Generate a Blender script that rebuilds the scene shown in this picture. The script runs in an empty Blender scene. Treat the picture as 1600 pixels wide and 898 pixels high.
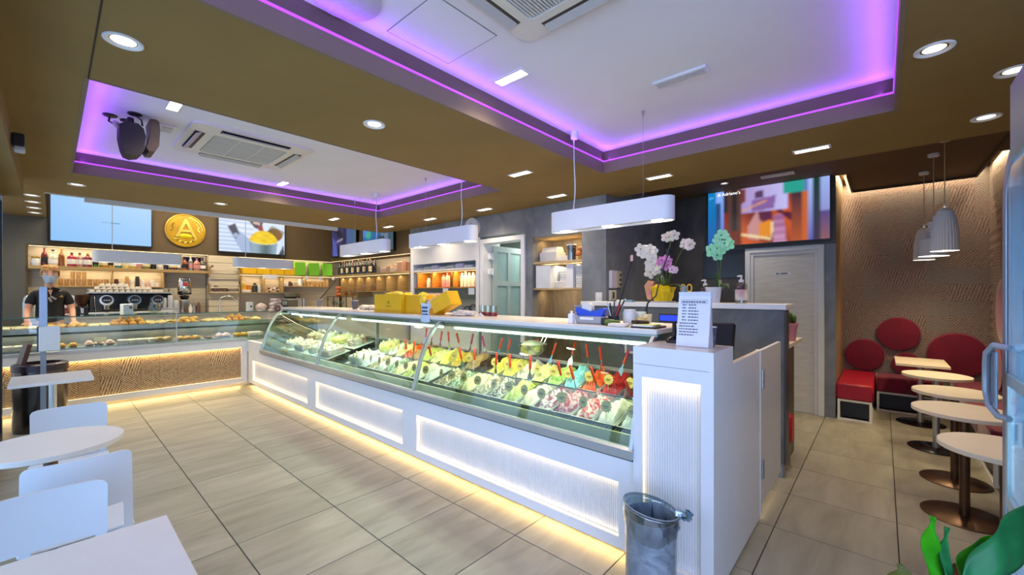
import bpy, math, random
from mathutils import Vector, Matrix, Euler
rnd = random.Random(7)
S = bpy.context.scene
COL = S.collection
PI = math.pi

# ---------------------------------------------------------------- camera
cam_d = bpy.data.cameras.new('camera')
cam = bpy.data.objects.new('camera', cam_d)
COL.objects.link(cam)
cam_d.sensor_width = 36.0
cam_d.lens = 646.0 / 1600.0 * 36.0
cam_d.shift_y = 9.0 / 1600.0
cam_d.clip_start = 0.02
cam_d.clip_end = 100
cam.location = (0, 0, 1.5)
cam.rotation_euler = (PI / 2, 0, math.radians(41.87 - 90))
S.camera = cam

# ---------------------------------------------------------------- world, exposure
w = bpy.data.worlds.new('world')
S.world = w
w.use_nodes = True
w.node_tree.nodes['Background'].inputs[0].default_value = (0.80, 0.88, 1.0, 1)
w.node_tree.nodes['Background'].inputs[1].default_value = 0.7
S.view_settings.view_transform = 'Standard'
S.view_settings.look = 'None'
S.view_settings.exposure = 0.62
S.view_settings.gamma = 1.0
S.view_settings.use_curve_mapping = False
cy = S.cycles
cy.use_denoising = True
cy.max_bounces = 7
cy.diffuse_bounces = 3
cy.glossy_bounces = 3
cy.transmission_bounces = 5
cy.transparent_max_bounces = 12
cy.caustics_reflective = False
cy.caustics_refractive = False
cy.sample_clamp_indirect = 3.0
cy.blur_glossy = 0.5
try:
    cy.use_light_tree = True
    cy.denoiser = 'OPENIMAGEDENOISE'
except Exception:
    pass


def lin(h):
    h = h.lstrip('#')
    r = []
    for i in (0, 2, 4):
        v = int(h[i:i + 2], 16) / 255.0
        r.append(v / 12.92 if v <= 0.04045 else ((v + 0.055) / 1.055) ** 2.4)
    return (r[0], r[1], r[2], 1.0)


def aim(o, d):
    o.rotation_euler = Vector(d).to_track_quat('-Z', 'Z' if abs(Vector(d).normalized().z) < 0.9 else 'Y').to_euler()


def area(name, loc, d, sx, sy, power, color='#ffffff', xdir=None, spread=None):
    l = bpy.data.lights.new(name, 'AREA')
    l.shape = 'RECTANGLE'
    l.size, l.size_y, l.energy = sx, sy, power
    l.color = lin(color)[:3]
    if spread:
        l.spread = spread
    o = bpy.data.objects.new(name, l)
    COL.objects.link(o)
    z = -Vector(d).normalized()
    x = Vector(xdir if xdir else ((1, 0, 0) if abs(z.x) < 0.9 else (0, 1, 0)))
    x = (x - z * x.dot(z)).normalized()
    y = z.cross(x)
    o.matrix_world = Matrix.Translation(Vector(loc)) @ Matrix((x, y, z)).transposed().to_4x4()
    return o


def spot(name, loc, power_w, color='#ffe2bd', angle=110, blend=0.8, size=0.05, d=(0, 0, -1)):
    l = bpy.data.lights.new(name, 'SPOT')
    l.energy, l.spot_size, l.spot_blend, l.shadow_soft_size = power_w * 1.9, math.radians(angle), blend, size
    l.color = lin(color)[:3]
    o = bpy.data.objects.new(name, l)
    COL.objects.link(o)
    o.location = loc
    aim(o, d)
    return o


def point(name, loc, power, color='#ffe2bd', size=0.05):
    l = bpy.data.lights.new(name, 'POINT')
    l.energy, l.shadow_soft_size = power, size
    l.color = lin(color)[:3]
    o = bpy.data.objects.new(name, l)
    COL.objects.link(o)
    o.location = loc
    return o


# daylight entering through the shop front beside and behind the camera
area('daylight_front', (-1.6, -1.9, 1.5), (0.72, 0.69, -0.02), 4.6, 2.4, 128, '#9dbdff', xdir=(0.69, -0.72, 0))
area('daylight_side', (-1.3, 3.4, 1.4), (1, 0, 0), 5.0, 2.2, 52, '#a5c2ff', xdir=(0, 1, 0))

# ---------------------------------------------------------------- materials
MATS = {}


def mat(name, color, rough=0.5, metal=0.0, var=0.0, vscale=6.0, bump=0.0, bscale=40.0, emit=None, estr=0.0,
        color2=None, stretch=None, spec=None, rand=0.0, coat=0.0, sheen=0.0, det=3.0, contrast=(0.35, 0.65), w=0.0):
    if name in MATS:
        return MATS[name]
    m = bpy.data.materials.new(name)
    MATS[name] = m
    m.use_nodes = True
    nt = m.node_tree
    b = nt.nodes['Principled BSDF']
    b.inputs['Base Color'].default_value = lin(color)
    b.inputs['Roughness'].default_value = rough
    b.inputs['Metallic'].default_value = metal
    if spec is not None:
        b.inputs['Specular IOR Level'].default_value = spec
    if coat:
        b.inputs['Coat Weight'].default_value = coat
        b.inputs['Coat Roughness'].default_value = 0.1
    if sheen:
        b.inputs['Sheen Weight'].default_value = sheen
    if emit:
        b.inputs['Emission Color'].default_value = lin(emit)
        b.inputs['Emission Strength'].default_value = estr
    tc = nt.nodes.new('ShaderNodeTexCoord')
    vec = tc.outputs['Object']
    if stretch:
        mp = nt.nodes.new('ShaderNodeMapping')
        mp.inputs['Scale'].default_value = stretch
        nt.links.new(vec, mp.inputs['Vector'])
        vec = mp.outputs['Vector']
    if var > 0 or color2:
        nz = nt.nodes.new('ShaderNodeTexNoise')
        nz.inputs['Scale'].default_value = vscale
        nz.inputs['Detail'].default_value = det
        nz.inputs['Distortion'].default_value = w
        nt.links.new(vec, nz.inputs['Vector'])
        cr = nt.nodes.new('ShaderNodeValToRGB')
        c = lin(color)
        if color2:
            a, z = c, lin(color2)
        else:
            a = tuple(x * (1 - var) for x in c[:3]) + (1,)
            z = tuple(min(1, x * (1 + var)) for x in c[:3]) + (1,)
        cr.color_ramp.elements[0].position, cr.color_ramp.elements[1].position = contrast
        cr.color_ramp.elements[0].color, cr.color_ramp.elements[1].color = a, z
        nt.links.new(nz.outputs['Fac'], cr.inputs['Fac'])
        out = cr.outputs['Color']
        if rand:
            oi = nt.nodes.new('ShaderNodeObjectInfo')
            hs = nt.nodes.new('ShaderNodeHueSaturation')
            mr = nt.nodes.new('ShaderNodeMapRange')
            mr.inputs[3].default_value, mr.inputs[4].default_value = 1 - rand, 1 + rand
            nt.links.new(oi.outputs['Random'], mr.inputs[0])
            nt.links.new(mr.outputs[0], hs.inputs['Value'])
            nt.links.new(out, hs.inputs['Color'])
            out = hs.outputs['Color']
            if not stretch:
                pass
            ad = nt.nodes.new('ShaderNodeVectorMath')
            ad.operation = 'ADD'
            sc = nt.nodes.new('ShaderNodeVectorMath')
            sc.operation = 'SCALE'
            sc.inputs[0].default_value = (37, 53, 11)
            nt.links.new(oi.outputs['Random'], sc.inputs['Scale'])
            nt.links.new(vec, ad.inputs[0])
            nt.links.new(sc.outputs[0], ad.inputs[1])
            nt.links.new(ad.outputs[0], nz.inputs['Vector'])
        nt.links.new(out, b.inputs['Base Color'])
    if bump > 0:
        n2 = nt.nodes.new('ShaderNodeTexNoise')
        n2.inputs['Scale'].default_value = bscale
        n2.inputs['Detail'].default_value = 4
        nt.links.new(vec, n2.inputs['Vector'])
        bp = nt.nodes.new('ShaderNodeBump')
        bp.inputs['Strength'].default_value = bump
        bp.inputs['Distance'].default_value = 0.01
        nt.links.new(n2.outputs['Fac'], bp.inputs['Height'])
        nt.links.new(bp.outputs['Normal'], b.inputs['Normal'])
    return m


def glass(name, tint='#dfeee8', gloss=1.0, rough=0.02, ior=1.45, base=0.0):
    if name in MATS:
        return MATS[name]
    m = bpy.data.materials.new(name)
    MATS[name] = m
    m.use_nodes = True
    nt = m.node_tree
    nt.nodes.remove(nt.nodes['Principled BSDF'])
    o = nt.nodes['Material Output']
    t = nt.nodes.new('ShaderNodeBsdfTransparent')
    t.inputs[0].default_value = lin(tint)
    g = nt.nodes.new('ShaderNodeBsdfGlossy')
    g.inputs['Roughness'].default_value = rough
    g.inputs[0].default_value = (gloss, gloss, gloss, 1)
    lw = nt.nodes.new('ShaderNodeLayerWeight')
    lw.inputs['Blend'].default_value = 0.5
    pw = nt.nodes.new('ShaderNodeMath')
    pw.operation = 'POWER'
    pw.inputs[1].default_value = 5.0
    nt.links.new(lw.outputs['Facing'], pw.inputs[0])
    ma = nt.nodes.new('ShaderNodeMath')
    ma.operation = 'MULTIPLY_ADD'
    ma.inputs[1].default_value, ma.inputs[2].default_value = 0.9, 0.04
    nt.links.new(pw.outputs[0], ma.inputs[0])
    fac = ma.outputs[0]
    if base:
        mx0 = nt.nodes.new('ShaderNodeMath')
        mx0.operation = 'ADD'
        mx0.inputs[1].default_value = base
        nt.links.new(fac, mx0.inputs[0])
        fac = mx0.outputs[0]
    mx = nt.nodes.new('ShaderNodeMixShader')
    nt.links.new(fac, mx.inputs[0])
    nt.links.new(t.outputs[0], mx.inputs[1])
    nt.links.new(g.outputs[0], mx.inputs[2])
    nt.links.new(mx.outputs[0], o.inputs['Surface'])
    return m


def emis(name, color, strength):
    if name in MATS:
        return MATS[name]
    m = bpy.data.materials.new(name)
    MATS[name] = m
    m.use_nodes = True
    b = m.node_tree.nodes['Principled BSDF']
    b.inputs['Base Color'].default_value = lin(color)
    b.inputs['Emission Color'].default_value = lin(color)
    b.inputs['Emission Strength'].default_value = strength
    return m


def screen_mat(name, strength=1.0):
    m = bpy.data.materials.new(name)
    m.use_nodes = True
    nt = m.node_tree
    b = nt.nodes['Principled BSDF']
    a = nt.nodes.new('ShaderNodeVertexColor')
    a.layer_name = 'picture'
    b.inputs['Base Color'].default_value = (0.01, 0.01, 0.01, 1)
    strength *= 0.72
    b.inputs['Roughness'].default_value = 0.55
    nt.links.new(a.outputs['Color'], b.inputs['Emission Color'])
    b.inputs['Emission Strength'].default_value = strength
    return m


WHITE = mat('white_lacquer', '#f0f1f2', 0.3, var=0.02, vscale=2)
WHITE2 = mat('white_matt', '#e9e9e6', 0.6, var=0.03, vscale=3)
CEILW = mat('ceiling_white', '#efefec', 0.9, var=0.02, vscale=1.5)
SOFFIT = mat('soffit_taupe_paint', '#8b7340', 0.75, var=0.05, vscale=2.5)
FASCIA = mat('fascia_taupe_paint', '#81705c', 0.7, var=0.04, vscale=2.5)
UPFASCIA = mat('fascia_dark_brown_paint', '#6b5a4c', 0.6, var=0.05, vscale=3)  # same brown fascia, toned darker; the mauve is only violet cove light
BROWNC = mat('brown_ceiling_paint', '#5f4a30', 0.75, var=0.05, vscale=2)
WALLBR = mat('wall_brown_paint', '#5c4a2e', 0.7, var=0.06, vscale=2.2)
WALLDK = mat('wall_dark_paint', '#57554c', 0.7, var=0.08, vscale=2.2)
PLASTER = mat('grey_venetian_plaster', '#6c7178', 0.38, color2='#8a9097', vscale=3.2, det=7, w=0.9, bump=0.12, bscale=7, contrast=(0.3, 0.72))
PLASTERD = mat('dark_brown_plaster', '#38342f', 0.42, color2='#565049', vscale=2.4, det=6, w=1.2, bump=0.08, bscale=9, stretch=(1, 1, 0.4))
PLASTERL = mat('niche_taupe_plaster', '#6d6252', 0.4, color2='#8d8270', vscale=4, det=6, w=1.5, bump=0.1, bscale=9, stretch=(1, 1, 0.5))
STEEL = mat('brushed_steel', '#b9bcbb', 0.3, 1.0, var=0.05, vscale=30, stretch=(1, 1, 8))
STEELW = mat('satin_aluminium', '#c9cccb', 0.38, 0.85, var=0.03, vscale=12)
CHROME = mat('chrome', '#d6d8da', 0.12, 1.0, var=0.02)
BRONZE = mat('bronze_metal', '#6b5444', 0.32, 0.9, var=0.08, vscale=9)
BLACK = mat('black_plastic', '#16171a', 0.4, var=0.1)
BLACKG = mat('black_gloss', '#0b0c12', 0.12, var=0.1)
DGREY = mat('dark_grey_plastic', '#41444a', 0.5, var=0.06)
OAK = mat('light_oak', '#c9b389', 0.5, color2='#b39b70', vscale=3.5, det=5, stretch=(1.0, 1.0, 14), w=0.4)
OAKD = mat('oak_shelf', '#b79a66', 0.5, color2='#a1834f', vscale=4, det=5, stretch=(1, 1, 12), w=0.3)
PALEW = mat('pale_wood_panel', '#ddd0b4', 0.5, color2='#cdbd9c', vscale=3, det=5, stretch=(0.6, 0.6, 14), w=0.5)
TABLEW = mat('table_white_laminate', '#eee9e1', 0.35, var=0.02, vscale=5)
TABLEC = mat('table_cream_laminate', '#f3e6cc', 0.4, var=0.02, vscale=5)
RED = mat('red_leatherette', '#a5102b', 0.45, var=0.1, vscale=5, bump=0.05, bscale=90)
REDF = mat('burgundy_fabric', '#7a0c33', 0.85, var=0.12, vscale=8, bump=0.1, bscale=220, sheen=0.3)
YELLOW = mat('yellow_card', '#f2bd05', 0.55, var=0.04, vscale=5)
GREENB = mat('green_card', '#79c41f', 0.5, var=0.04, vscale=5)
PAPER = mat('white_paper', '#eef0f6', 0.8, var=0.02)
PAPERB = mat('brown_paper', '#cfb28c', 0.8, var=0.06)
INK = mat('grey_ink', '#5b5f70', 0.8, var=0.05)
GOLD = mat('gold_metal', '#bd9420', 0.35, 0.35, var=0.15, vscale=6)
GOLDT = mat('gold_tag_card', '#d3b766', 0.55, 0.0, var=0.1, vscale=25)
LED_W = emis('led_warm_line', '#ffe4b0', 1.0)
LED_C = emis('led_cool_line', '#e6fff0', 4.0)
LED_P = emis('led_violet_line', '#b24dff', 0.75)
LAMP = emis('lamp_lens', '#fff3da', 9.0)
LAMPD = emis('lamp_lens_soft', '#fff6e6', 1.6)
GLASS = glass('case_glass', '#ebf5ef', 1.0)
GLASSN = glass('pastry_case_glass', '#f3f7f4', 1.0)
GLASSG = glass('case_edge_glass', '#d3e4dc', 1.0, base=0.06)
CLEAR = glass('clear_glass', '#eef1ea', 1.0, base=0.03)
HONEY = glass('amber_lit_glass', '#f3e6c6', 1.0, base=0.06)  # clear glass with the warm shelf light put into its tint
CREAM = mat('cream_ceramic', '#efe6d2', 0.35, var=0.03)


# ---------------------------------------------------------------- mesh building
class MB:
    def __init__(s):
        s.v, s.f, s.mi, s.cm = [], [], [], 0

    def add(s, vs, fs):
        n = len(s.v)
        s.v.extend([tuple(p) for p in vs])
        s.f.extend([tuple(i + n for i in q) for q in fs])
        s.mi.extend([s.cm] * len(fs))
        return s

    def box(s, x0, x1, y0, y1, z0, z1, b=0.0):
        if x0 > x1: x0, x1 = x1, x0
        if y0 > y1: y0, y1 = y1, y0
        if z0 > z1: z0, z1 = z1, z0
        s.nb = (getattr(s, 'nb', 0) + 1) % 11
        e = 0.00013 * s.nb
        x0, x1, y0, y1, z0, z1 = x0 - e, x1 + e, y0 - e, y1 + e, z0 - e, z1 + e
        if b <= 0:
            v = [(x, y, z) for z in (z0, z1) for y in (y0, y1) for x in (x0, x1)]
            return s.add(v, [(0, 2, 3, 1), (4, 5, 7, 6), (0, 1, 5, 4), (2, 6, 7, 3), (0, 4, 6, 2), (1, 3, 7, 5)])
        b = min(b, (x1 - x0) / 2.01, (y1 - y0) / 2.01, (z1 - z0) / 2.01)
        v = []
        ix = {}
        X, Y, Z = (x0, x1), (y0, y1), (z0, z1)
        for i in (0, 1):
            for j in (0, 1):
                for k in (0, 1):
                    sx, sy, sz = (b if i == 0 else -b), (b if j == 0 else -b), (b if k == 0 else -b)
                    ix[i, j, k, 0] = len(v); v.append((X[i], Y[j] + sy, Z[k] + sz))
                    ix[i, j, k, 1] = len(v); v.append((X[i] + sx, Y[j], Z[k] + sz))
                    ix[i, j, k, 2] = len(v); v.append((X[i] + sx, Y[j] + sy, Z[k]))
        f = []
        for i in (0, 1):
            q = [ix[i, 0, 0, 0], ix[i, 1, 0, 0], ix[i, 1, 1, 0], ix[i, 0, 1, 0]]
            f.append(q if i else q[::-1])
            q = [ix[0, i, 0, 1], ix[0, i, 1, 1], ix[1, i, 1, 1], ix[1, i, 0, 1]]
            f.append(q if i else q[::-1])
            q = [ix[0, 0, i, 2], ix[1, 0, i, 2], ix[1, 1, i, 2], ix[0, 1, i, 2]]
            f.append(q if i else q[::-1])
        for i in (0, 1):
            for j in (0, 1):
                q = [ix[i, j, 0, 0], ix[i, j, 0, 1], ix[i, j, 1, 1], ix[i, j, 1, 0]]
                f.append(q if (i + j) % 2 == 0 else q[::-1])
                q = [ix[i, 0, j, 0], ix[i, 1, j, 0], ix[i, 1, j, 2], ix[i, 0, j, 2]]
                f.append(q if (i + j) % 2 == 0 else q[::-1])
                q = [ix[0, i, j, 1], ix[0, i, j, 2], ix[1, i, j, 2], ix[1, i, j, 1]]
                f.append(q if (i + j) % 2 == 0 else q[::-1])
                for k in (0, 1):
                    q = [ix[i, j, k, 0], ix[i, j, k, 2], ix[i, j, k, 1]]
                    f.append(q if (i + j + k) % 2 == 0 else q[::-1])
        return s.add(v, f)

    def obox(s, c, d, half, b=0):
        """box of half sizes about c, its axes turned by matrix d"""
        t = MB()
        t.box(-half[0], half[0], -half[1], half[1], -half[2], half[2], b)
        s.add([Vector(c) + d @ Vector(p) for p in t.v], t.f)
        return s

    def cyl(s, p0, p1, r0, r1=None, n=16, cap=True):
        r1 = r0 if r1 is None else r1
        p0, p1 = Vector(p0), Vector(p1)
        z = (p1 - p0).normalized()
        x = z.orthogonal().normalized()
        y = z.cross(x)
        v = []
        for p, r in ((p0, r0), (p1, r1)):
            for i in range(n):
                a = 2 * PI * i / n
                v.append(p + x * r * math.cos(a) + y * r * math.sin(a))
        f = [(i, (i + 1) % n, n + (i + 1) % n, n + i) for i in range(n)]
        if cap:
            f.append(tuple(range(n))[::-1])
            f.append(tuple(range(n, 2 * n)))
        return s.add(v, f)

    def lathe(s, prof, n=20, c=(0, 0, 0), sx=1.0, sy=1.0, flute=None):
        v, f = [], []
        m = len(prof)
        for i in range(n):
            a = 2 * PI * i / n
            for r, z in prof:
                rr = r * (flute(i) if flute else 1.0)
                v.append((c[0] + rr * math.cos(a) * sx, c[1] + rr * math.sin(a) * sy, c[2] + z))
        for i in range(n):
            j = (i + 1) % n
            for k in range(m - 1):
                f.append((i * m + k, j * m + k, j * m + k + 1, i * m + k + 1))
        return s.add(v, f)

    def tube(s, pts, r, n=8, cap=True):
        pts = [Vector(p) for p in pts]
        rs = r if isinstance(r, (list, tuple)) else [r] * len(pts)
        v, f = [], []
        prev = None
        for i, p in enumerate(pts):
            t = (pts[min(i + 1, len(pts) - 1)] - pts[max(i - 1, 0)]).normalized()
            if prev is None:
                x = t.orthogonal().normalized()
            else:
                x = prev - t * prev.dot(t)
                x = x.normalized() if x.length > 1e-6 else t.orthogonal().normalized()
            prev = x
            y = t.cross(x)
            for k in range(n):
                a = 2 * PI * k / n
                v.append(p + (x * math.cos(a) + y * math.sin(a)) * rs[i])
        for i in range(len(pts) - 1):
            for k in range(n):
                f.append((i * n + k, i * n + (k + 1) % n, (i + 1) * n + (k + 1) % n, (i + 1) * n + k))
        if cap:
            f.append(tuple(range(n))[::-1])
            f.append(tuple(range((len(pts) - 1) * n, len(pts) * n)))
        return s.add(v, f)

    def prism(s, poly, a0, a1, axis='z'):
        """polygon (list of 2D points) pushed from a0 to a1 along an axis; 2D is (x,y), (x,z) or (y,z)"""
        def P(p, a):
            return {'z': (p[0], p[1], a), 'y': (p[0], a, p[1]), 'x': (a, p[0], p[1])}[axis]
        n = len(poly)
        ar = sum(poly[i][0] * poly[(i + 1) % n][1] - poly[(i + 1) % n][0] * poly[i][1] for i in range(n))
        if (ar < 0) != (axis == 'y'):
            poly = poly[::-1]
        v = [P(p, a0) for p in poly] + [P(p, a1) for p in poly]
        lo, hi = tuple(range(n))[::-1], tuple(range(n, 2 * n))
        f = [lo, hi] + [(i, (i + 1) % n, n + (i + 1) % n, n + i) for i in range(n)]
        return s.add(v, f)

    def sphere(s, c, r, n=14, m=8, sc=(1, 1, 1), rot=None, jit=0.0, seed=0):
        rr = random.Random(seed)
        v = [(0, 0, -1)]
        for i in range(1, m):
            ph = -PI / 2 + PI * i / m
            for k in range(n):
                a = 2 * PI * k / n
                v.append((math.cos(ph) * math.cos(a), math.cos(ph) * math.sin(a), math.sin(ph)))
        v.append((0, 0, 1))
        f = [(0, 1 + (k + 1) % n, 1 + k) for k in range(n)]
        for i in range(m - 2):
            for k in range(n):
                a, b = 1 + i * n + k, 1 + i * n + (k + 1) % n
                f.append((a, b, b + n, a + n))
        t = 1 + (m - 2) * n
        f += [(t + k, t + (k + 1) % n, len(v) - 1) for k in range(n)]
        vs = []
        for p in v:
            j = 1 + rr.uniform(-jit, jit)
            q = Vector((p[0] * sc[0], p[1] * sc[1], p[2] * sc[2])) * r * j
            if rot is not None:
                q = rot @ q
            vs.append(Vector(c) + q)
        return s.add(vs, f)

    def grid(s, fn, nu, nv):
        v = [fn(i / nu, j / nv) for j in range(nv + 1) for i in range(nu + 1)]
        f = [(j * (nu + 1) + i, j * (nu + 1) + i + 1, (j + 1) * (nu + 1) + i + 1, (j + 1) * (nu + 1) + i) for j in range(nv) for i in range(nu)]
        return s.add(v, f)

    def xf(s, M, start=0):
        for i in range(start, len(s.v)):
            s.v[i] = tuple(M @ Vector(s.v[i]))
        return s

    def build(s, name, mats, parent=None, smooth=True, ang=0.7, label=None, kind=None):
        me = bpy.data.meshes.new(name)
        me.from_pydata(s.v, [], s.f)
        for m in (mats if isinstance(mats, (list, tuple)) else [mats]):
            me.materials.append(m)
        if any(s.mi):
            me.polygons.foreach_set('material_index', s.mi)
        if smooth:
            me.polygons.foreach_set('use_smooth', [True] * len(s.f))
            try:
                me.set_sharp_from_angle(angle=ang)
            except Exception:
                pass
        me.update()
        o = bpy.data.objects.new(name, me)
        COL.objects.link(o)
        if parent is not None:
            o.parent = parent
        if label:
            o['label'] = label
        if kind:
            o['kind'] = kind
        return o


def tag(o, label, cat, group=None, kind=None):
    o['label'] = label
    o['category'] = cat
    if group:
        o['group'] = group
    if kind:
        o['kind'] = kind
    return o


def thing(name, label, cat, loc=(0, 0, 0), rz=0.0, group=None):
    o = bpy.data.objects.new(name, None)
    o.empty_display_size = 0.05
    COL.objects.link(o)
    o.location = loc
    o.rotation_euler = (0, 0, rz)
    return tag(o, label, cat, group)


def solo(mb, name, mats, label, cat, loc=(0, 0, 0), rz=0.0, group=None, smooth=True, rot=None):
    o = mb.build(name, mats, None, smooth)
    o.location = loc
    o.rotation_euler = rot if rot is not None else (0, 0, rz)
    return tag(o, label, cat, group)


def dup(root, loc, rz=None, label=None, group=None, rot=None):
    def cp(o, par):
        c = o.copy()
        COL.objects.link(c)
        if par is not None:
            c.parent = par
        for ch in list(o.children):
            cp(ch, c)
        return c
    r = cp(root, None)
    r.location = loc
    if rz is not None:
        r.rotation_euler = (0, 0, rz)
    if rot is not None:
        r.rotation_euler = rot
    if label:
        r['label'] = label
    if group:
        r['group'] = group
    return r


def struct(mb, name, mats, parent=None, smooth=True):
    o = mb.build(name, mats, parent, smooth)
    if parent is None:
        o['kind'] = 'structure'
    return o


def text_mesh(txt, size, extrude=0.001, align='CENTER', name='lettering'):
    c = bpy.data.curves.new(name, 'FONT')
    c.body = txt
    c.size = size
    c.extrude = extrude
    c.align_x = align
    c.align_y = 'CENTER'
    o = bpy.data.objects.new(name, c)
    COL.objects.link(o)
    bpy.context.view_layer.update()
    dg = bpy.context.evaluated_depsgraph_get()
    me = bpy.data.meshes.new_from_object(o.evaluated_get(dg))
    bpy.data.objects.remove(o)
    me.name = name
    return me


def lettering(txt, size, m, parent, M, extrude=0.001, align='CENTER', name='lettering'):
    me = text_mesh(txt, size, extrude, align, name)
    me.materials.clear()
    me.materials.append(m)
    o = bpy.data.objects.new(name, me)
    COL.objects.link(o)
    o.parent = parent
    o.matrix_local = M
    return o


def facing(loc, normal):
    """matrix that puts a text (its x right, y up) upright on a wall whose outward normal is given"""
    z = Vector(normal).normalized()
    y = Vector((0, 0, 1))
    x = y.cross(z).normalized()
    y = z.cross(x)
    return Matrix.Translation(Vector(loc)) @ Matrix((x, y, z)).transposed().to_4x4()
# ================================================================ the room
YB, XR, XD, ZC, ZS = 9.9, 4.5, 6.3, 2.91, 2.7     # back wall, service wall, dark wall, ceiling, soffit


def tile_mat():
    m = mat('floor_porcelain', '#918b78', 0.42, color2='#b3ae9a', vscale=2.6, det=6, stretch=(0.8, 3.2, 1), w=0.6,
            rand=0.06, bump=0.04, bscale=18, contrast=(0.25, 0.75))
    return m


# floor of separate tiles with recessed joints
fb = MB()
fb.box(-2.6, 8.2, -3.2, 10.4, -0.06, -0.006)
floor = struct(fb, 'floor', mat('floor_grout', '#4a4439', 0.9, var=0.05), smooth=False)
tm = MB()
P_ = 0.589
tm.box(-P_ / 2 + 0.003, P_ / 2 - 0.003, -P_ / 2 + 0.003, P_ / 2 - 0.003, -0.012, 0, 0.0015)
tile0 = None
for i in range(-2, 12):
    for j in range(-4, 17):
        x, y = 0.745 + (i - 0.5) * P_, 2.875 + (j - 6 + 0.5) * P_
        if y < -1.2 or y > 10.0 or x < -0.75 or x > 7.6:
            continue
        if (x > 4.8 and y > 2.6) or (x < -0.1 and y < 0.2) or (2.7 < x and y > 2.9 and x < 3.1) or (y < -0.6 and x < 1) or y > 9.3:
            continue
        if tile0 is None:
            t = tile0 = tm.build('tile', tile_mat(), floor, smooth=False)
        else:
            t = tile0.copy()
            COL.objects.link(t)
        t.location = (x, y, 0)

# white ceiling with the taupe soffit hung below it
cb = MB()
cb.box(-0.7, 4.9, -2.6, 7.4, ZC, ZC + 0.08)
cb.box(-0.7, 5.0, 7.4, 10.4, 3.34, 3.42)
cb.box(4.9, 8.0, -2.6, 3.2, 3.1, 3.18)
cb.box(-0.7, 5.0, 7.4, 7.48, ZC, 3.34)
ceiling = struct(cb, 'ceiling', CEILW, smooth=False)
sb = MB()
T1 = (0.14, 3.69, -0.06, 2.08)     # the big light tray
T2 = (0.14, 3.50, 3.31, 6.00)      # the tray over the bar
for x0, x1, y0, y1 in ((-0.7, 0.14, -2.6, 7.4), (-0.9, -0.05, 7.4, 10.2), (0.14, 4.5, 2.08, 3.31), (0.14, 4.5, 6.0, 7.4),
                       (3.5, 4.5, 3.31, 6.0), (3.69, 4.72, -2.6, 2.08), (4.5, 4.72, 2.08, 2.5), (0.14, 3.69, -2.6, -0.06)):
    sb.box(x0, x1, y0, y1, ZS, ZS + 0.03)
sb.box(4.69, 4.72, -1.2, 2.5, ZS, ZC)
soffit = struct(sb, 'soffit', SOFFIT, ceiling, smooth=False)
bs = MB()
bs.box(-0.7, -0.19, 1.0, 6.7, 2.5, ZS)
struct(bs, 'bulkhead', SOFFIT, ceiling, smooth=False)
sm = MB()
sm.box(0.137, 0.143, -0.06, 3.31, ZS - 0.002, ZS + 0.001)
struct(sm, 'soffit_joint', mat('joint_dark', '#3a2f20', 0.9), ceiling, smooth=False)


def tray(x0, x1, y0, y1):
    t = 0.02
    x0, x1, y0, y1 = x0 + 0.004, x1 - 0.004, y0 + 0.004, y1 - 0.004
    lo = MB()
    for a in ((x0 - t, x0, y0 - t, y1 + t), (x1, x1 + t, y0 - t, y1 + t), (x0, x1, y0 - t, y0), (x0, x1, y1, y1 + t)):
        lo.box(*a, ZS - 0.002, 2.808)
    struct(lo, 'tray_fascia', FASCIA, ceiling, smooth=False)
    up = MB()
    for a in ((x0 - t, x0, y0 - t, y1 + t), (x1, x1 + t, y0 - t, y1 + t), (x0, x1, y0 - t, y0), (x0, x1, y1, y1 + t)):
        up.box(*a, 2.82, ZC)
    struct(up, 'tray_upstand', UPFASCIA, ceiling, smooth=False)
    ld = MB()
    e = 0.006
    for a in ((x0, x0 + e, y0, y1), (x1 - e, x1, y0, y1), (x0, x1, y0, y0 + e), (x0, x1, y1 - e, y1)):
        ld.box(*a, 2.808, 2.82)
    struct(ld, 'led_strip', LED_P, ceiling, smooth=False)
    col = '#8f42ff'
    k = 0.85
    cx, cy_ = (x0 + x1) / 2, (y0 + y1) / 2
    L, Wd = x1 - x0, y1 - y0
    area('cove_light', (cx, y1 - 0.06, 2.822), (0, -0.75, 1), L, 0.02, L * k, col)
    area('cove_light', (cx, y0 + 0.06, 2.822), (0, 0.75, 1), L, 0.02, L * k, col)
    area('cove_light', (x1 - 0.06, cy_, 2.822), (-0.75, 0, 1), 0.02, Wd, Wd * k, col)
    area('cove_light', (x0 + 0.06, cy_, 2.822), (0.75, 0, 1), 0.02, Wd, Wd * k, col)


tray(*T1)
tray(*T2)
hb = MB()
hb.box(1.21, 1.625, 1.575, 1.98, ZC - 0.003, ZC + 0.002)
hs = struct(hb, 'access_hatch', CEILW, ceiling, smooth=False)
hj = MB()
for a in ((1.205, 1.21, 1.57, 1.985), (1.625, 1.63, 1.57, 1.985), (1.21, 1.625, 1.57, 1.575), (1.21, 1.625, 1.98, 1.985)):
    hj.box(*a, ZC - 0.0015, ZC + 0.001)
struct(hj, 'hatch_joint', mat('joint_grey', '#8b8b88', 0.9), ceiling, smooth=False)
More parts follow.
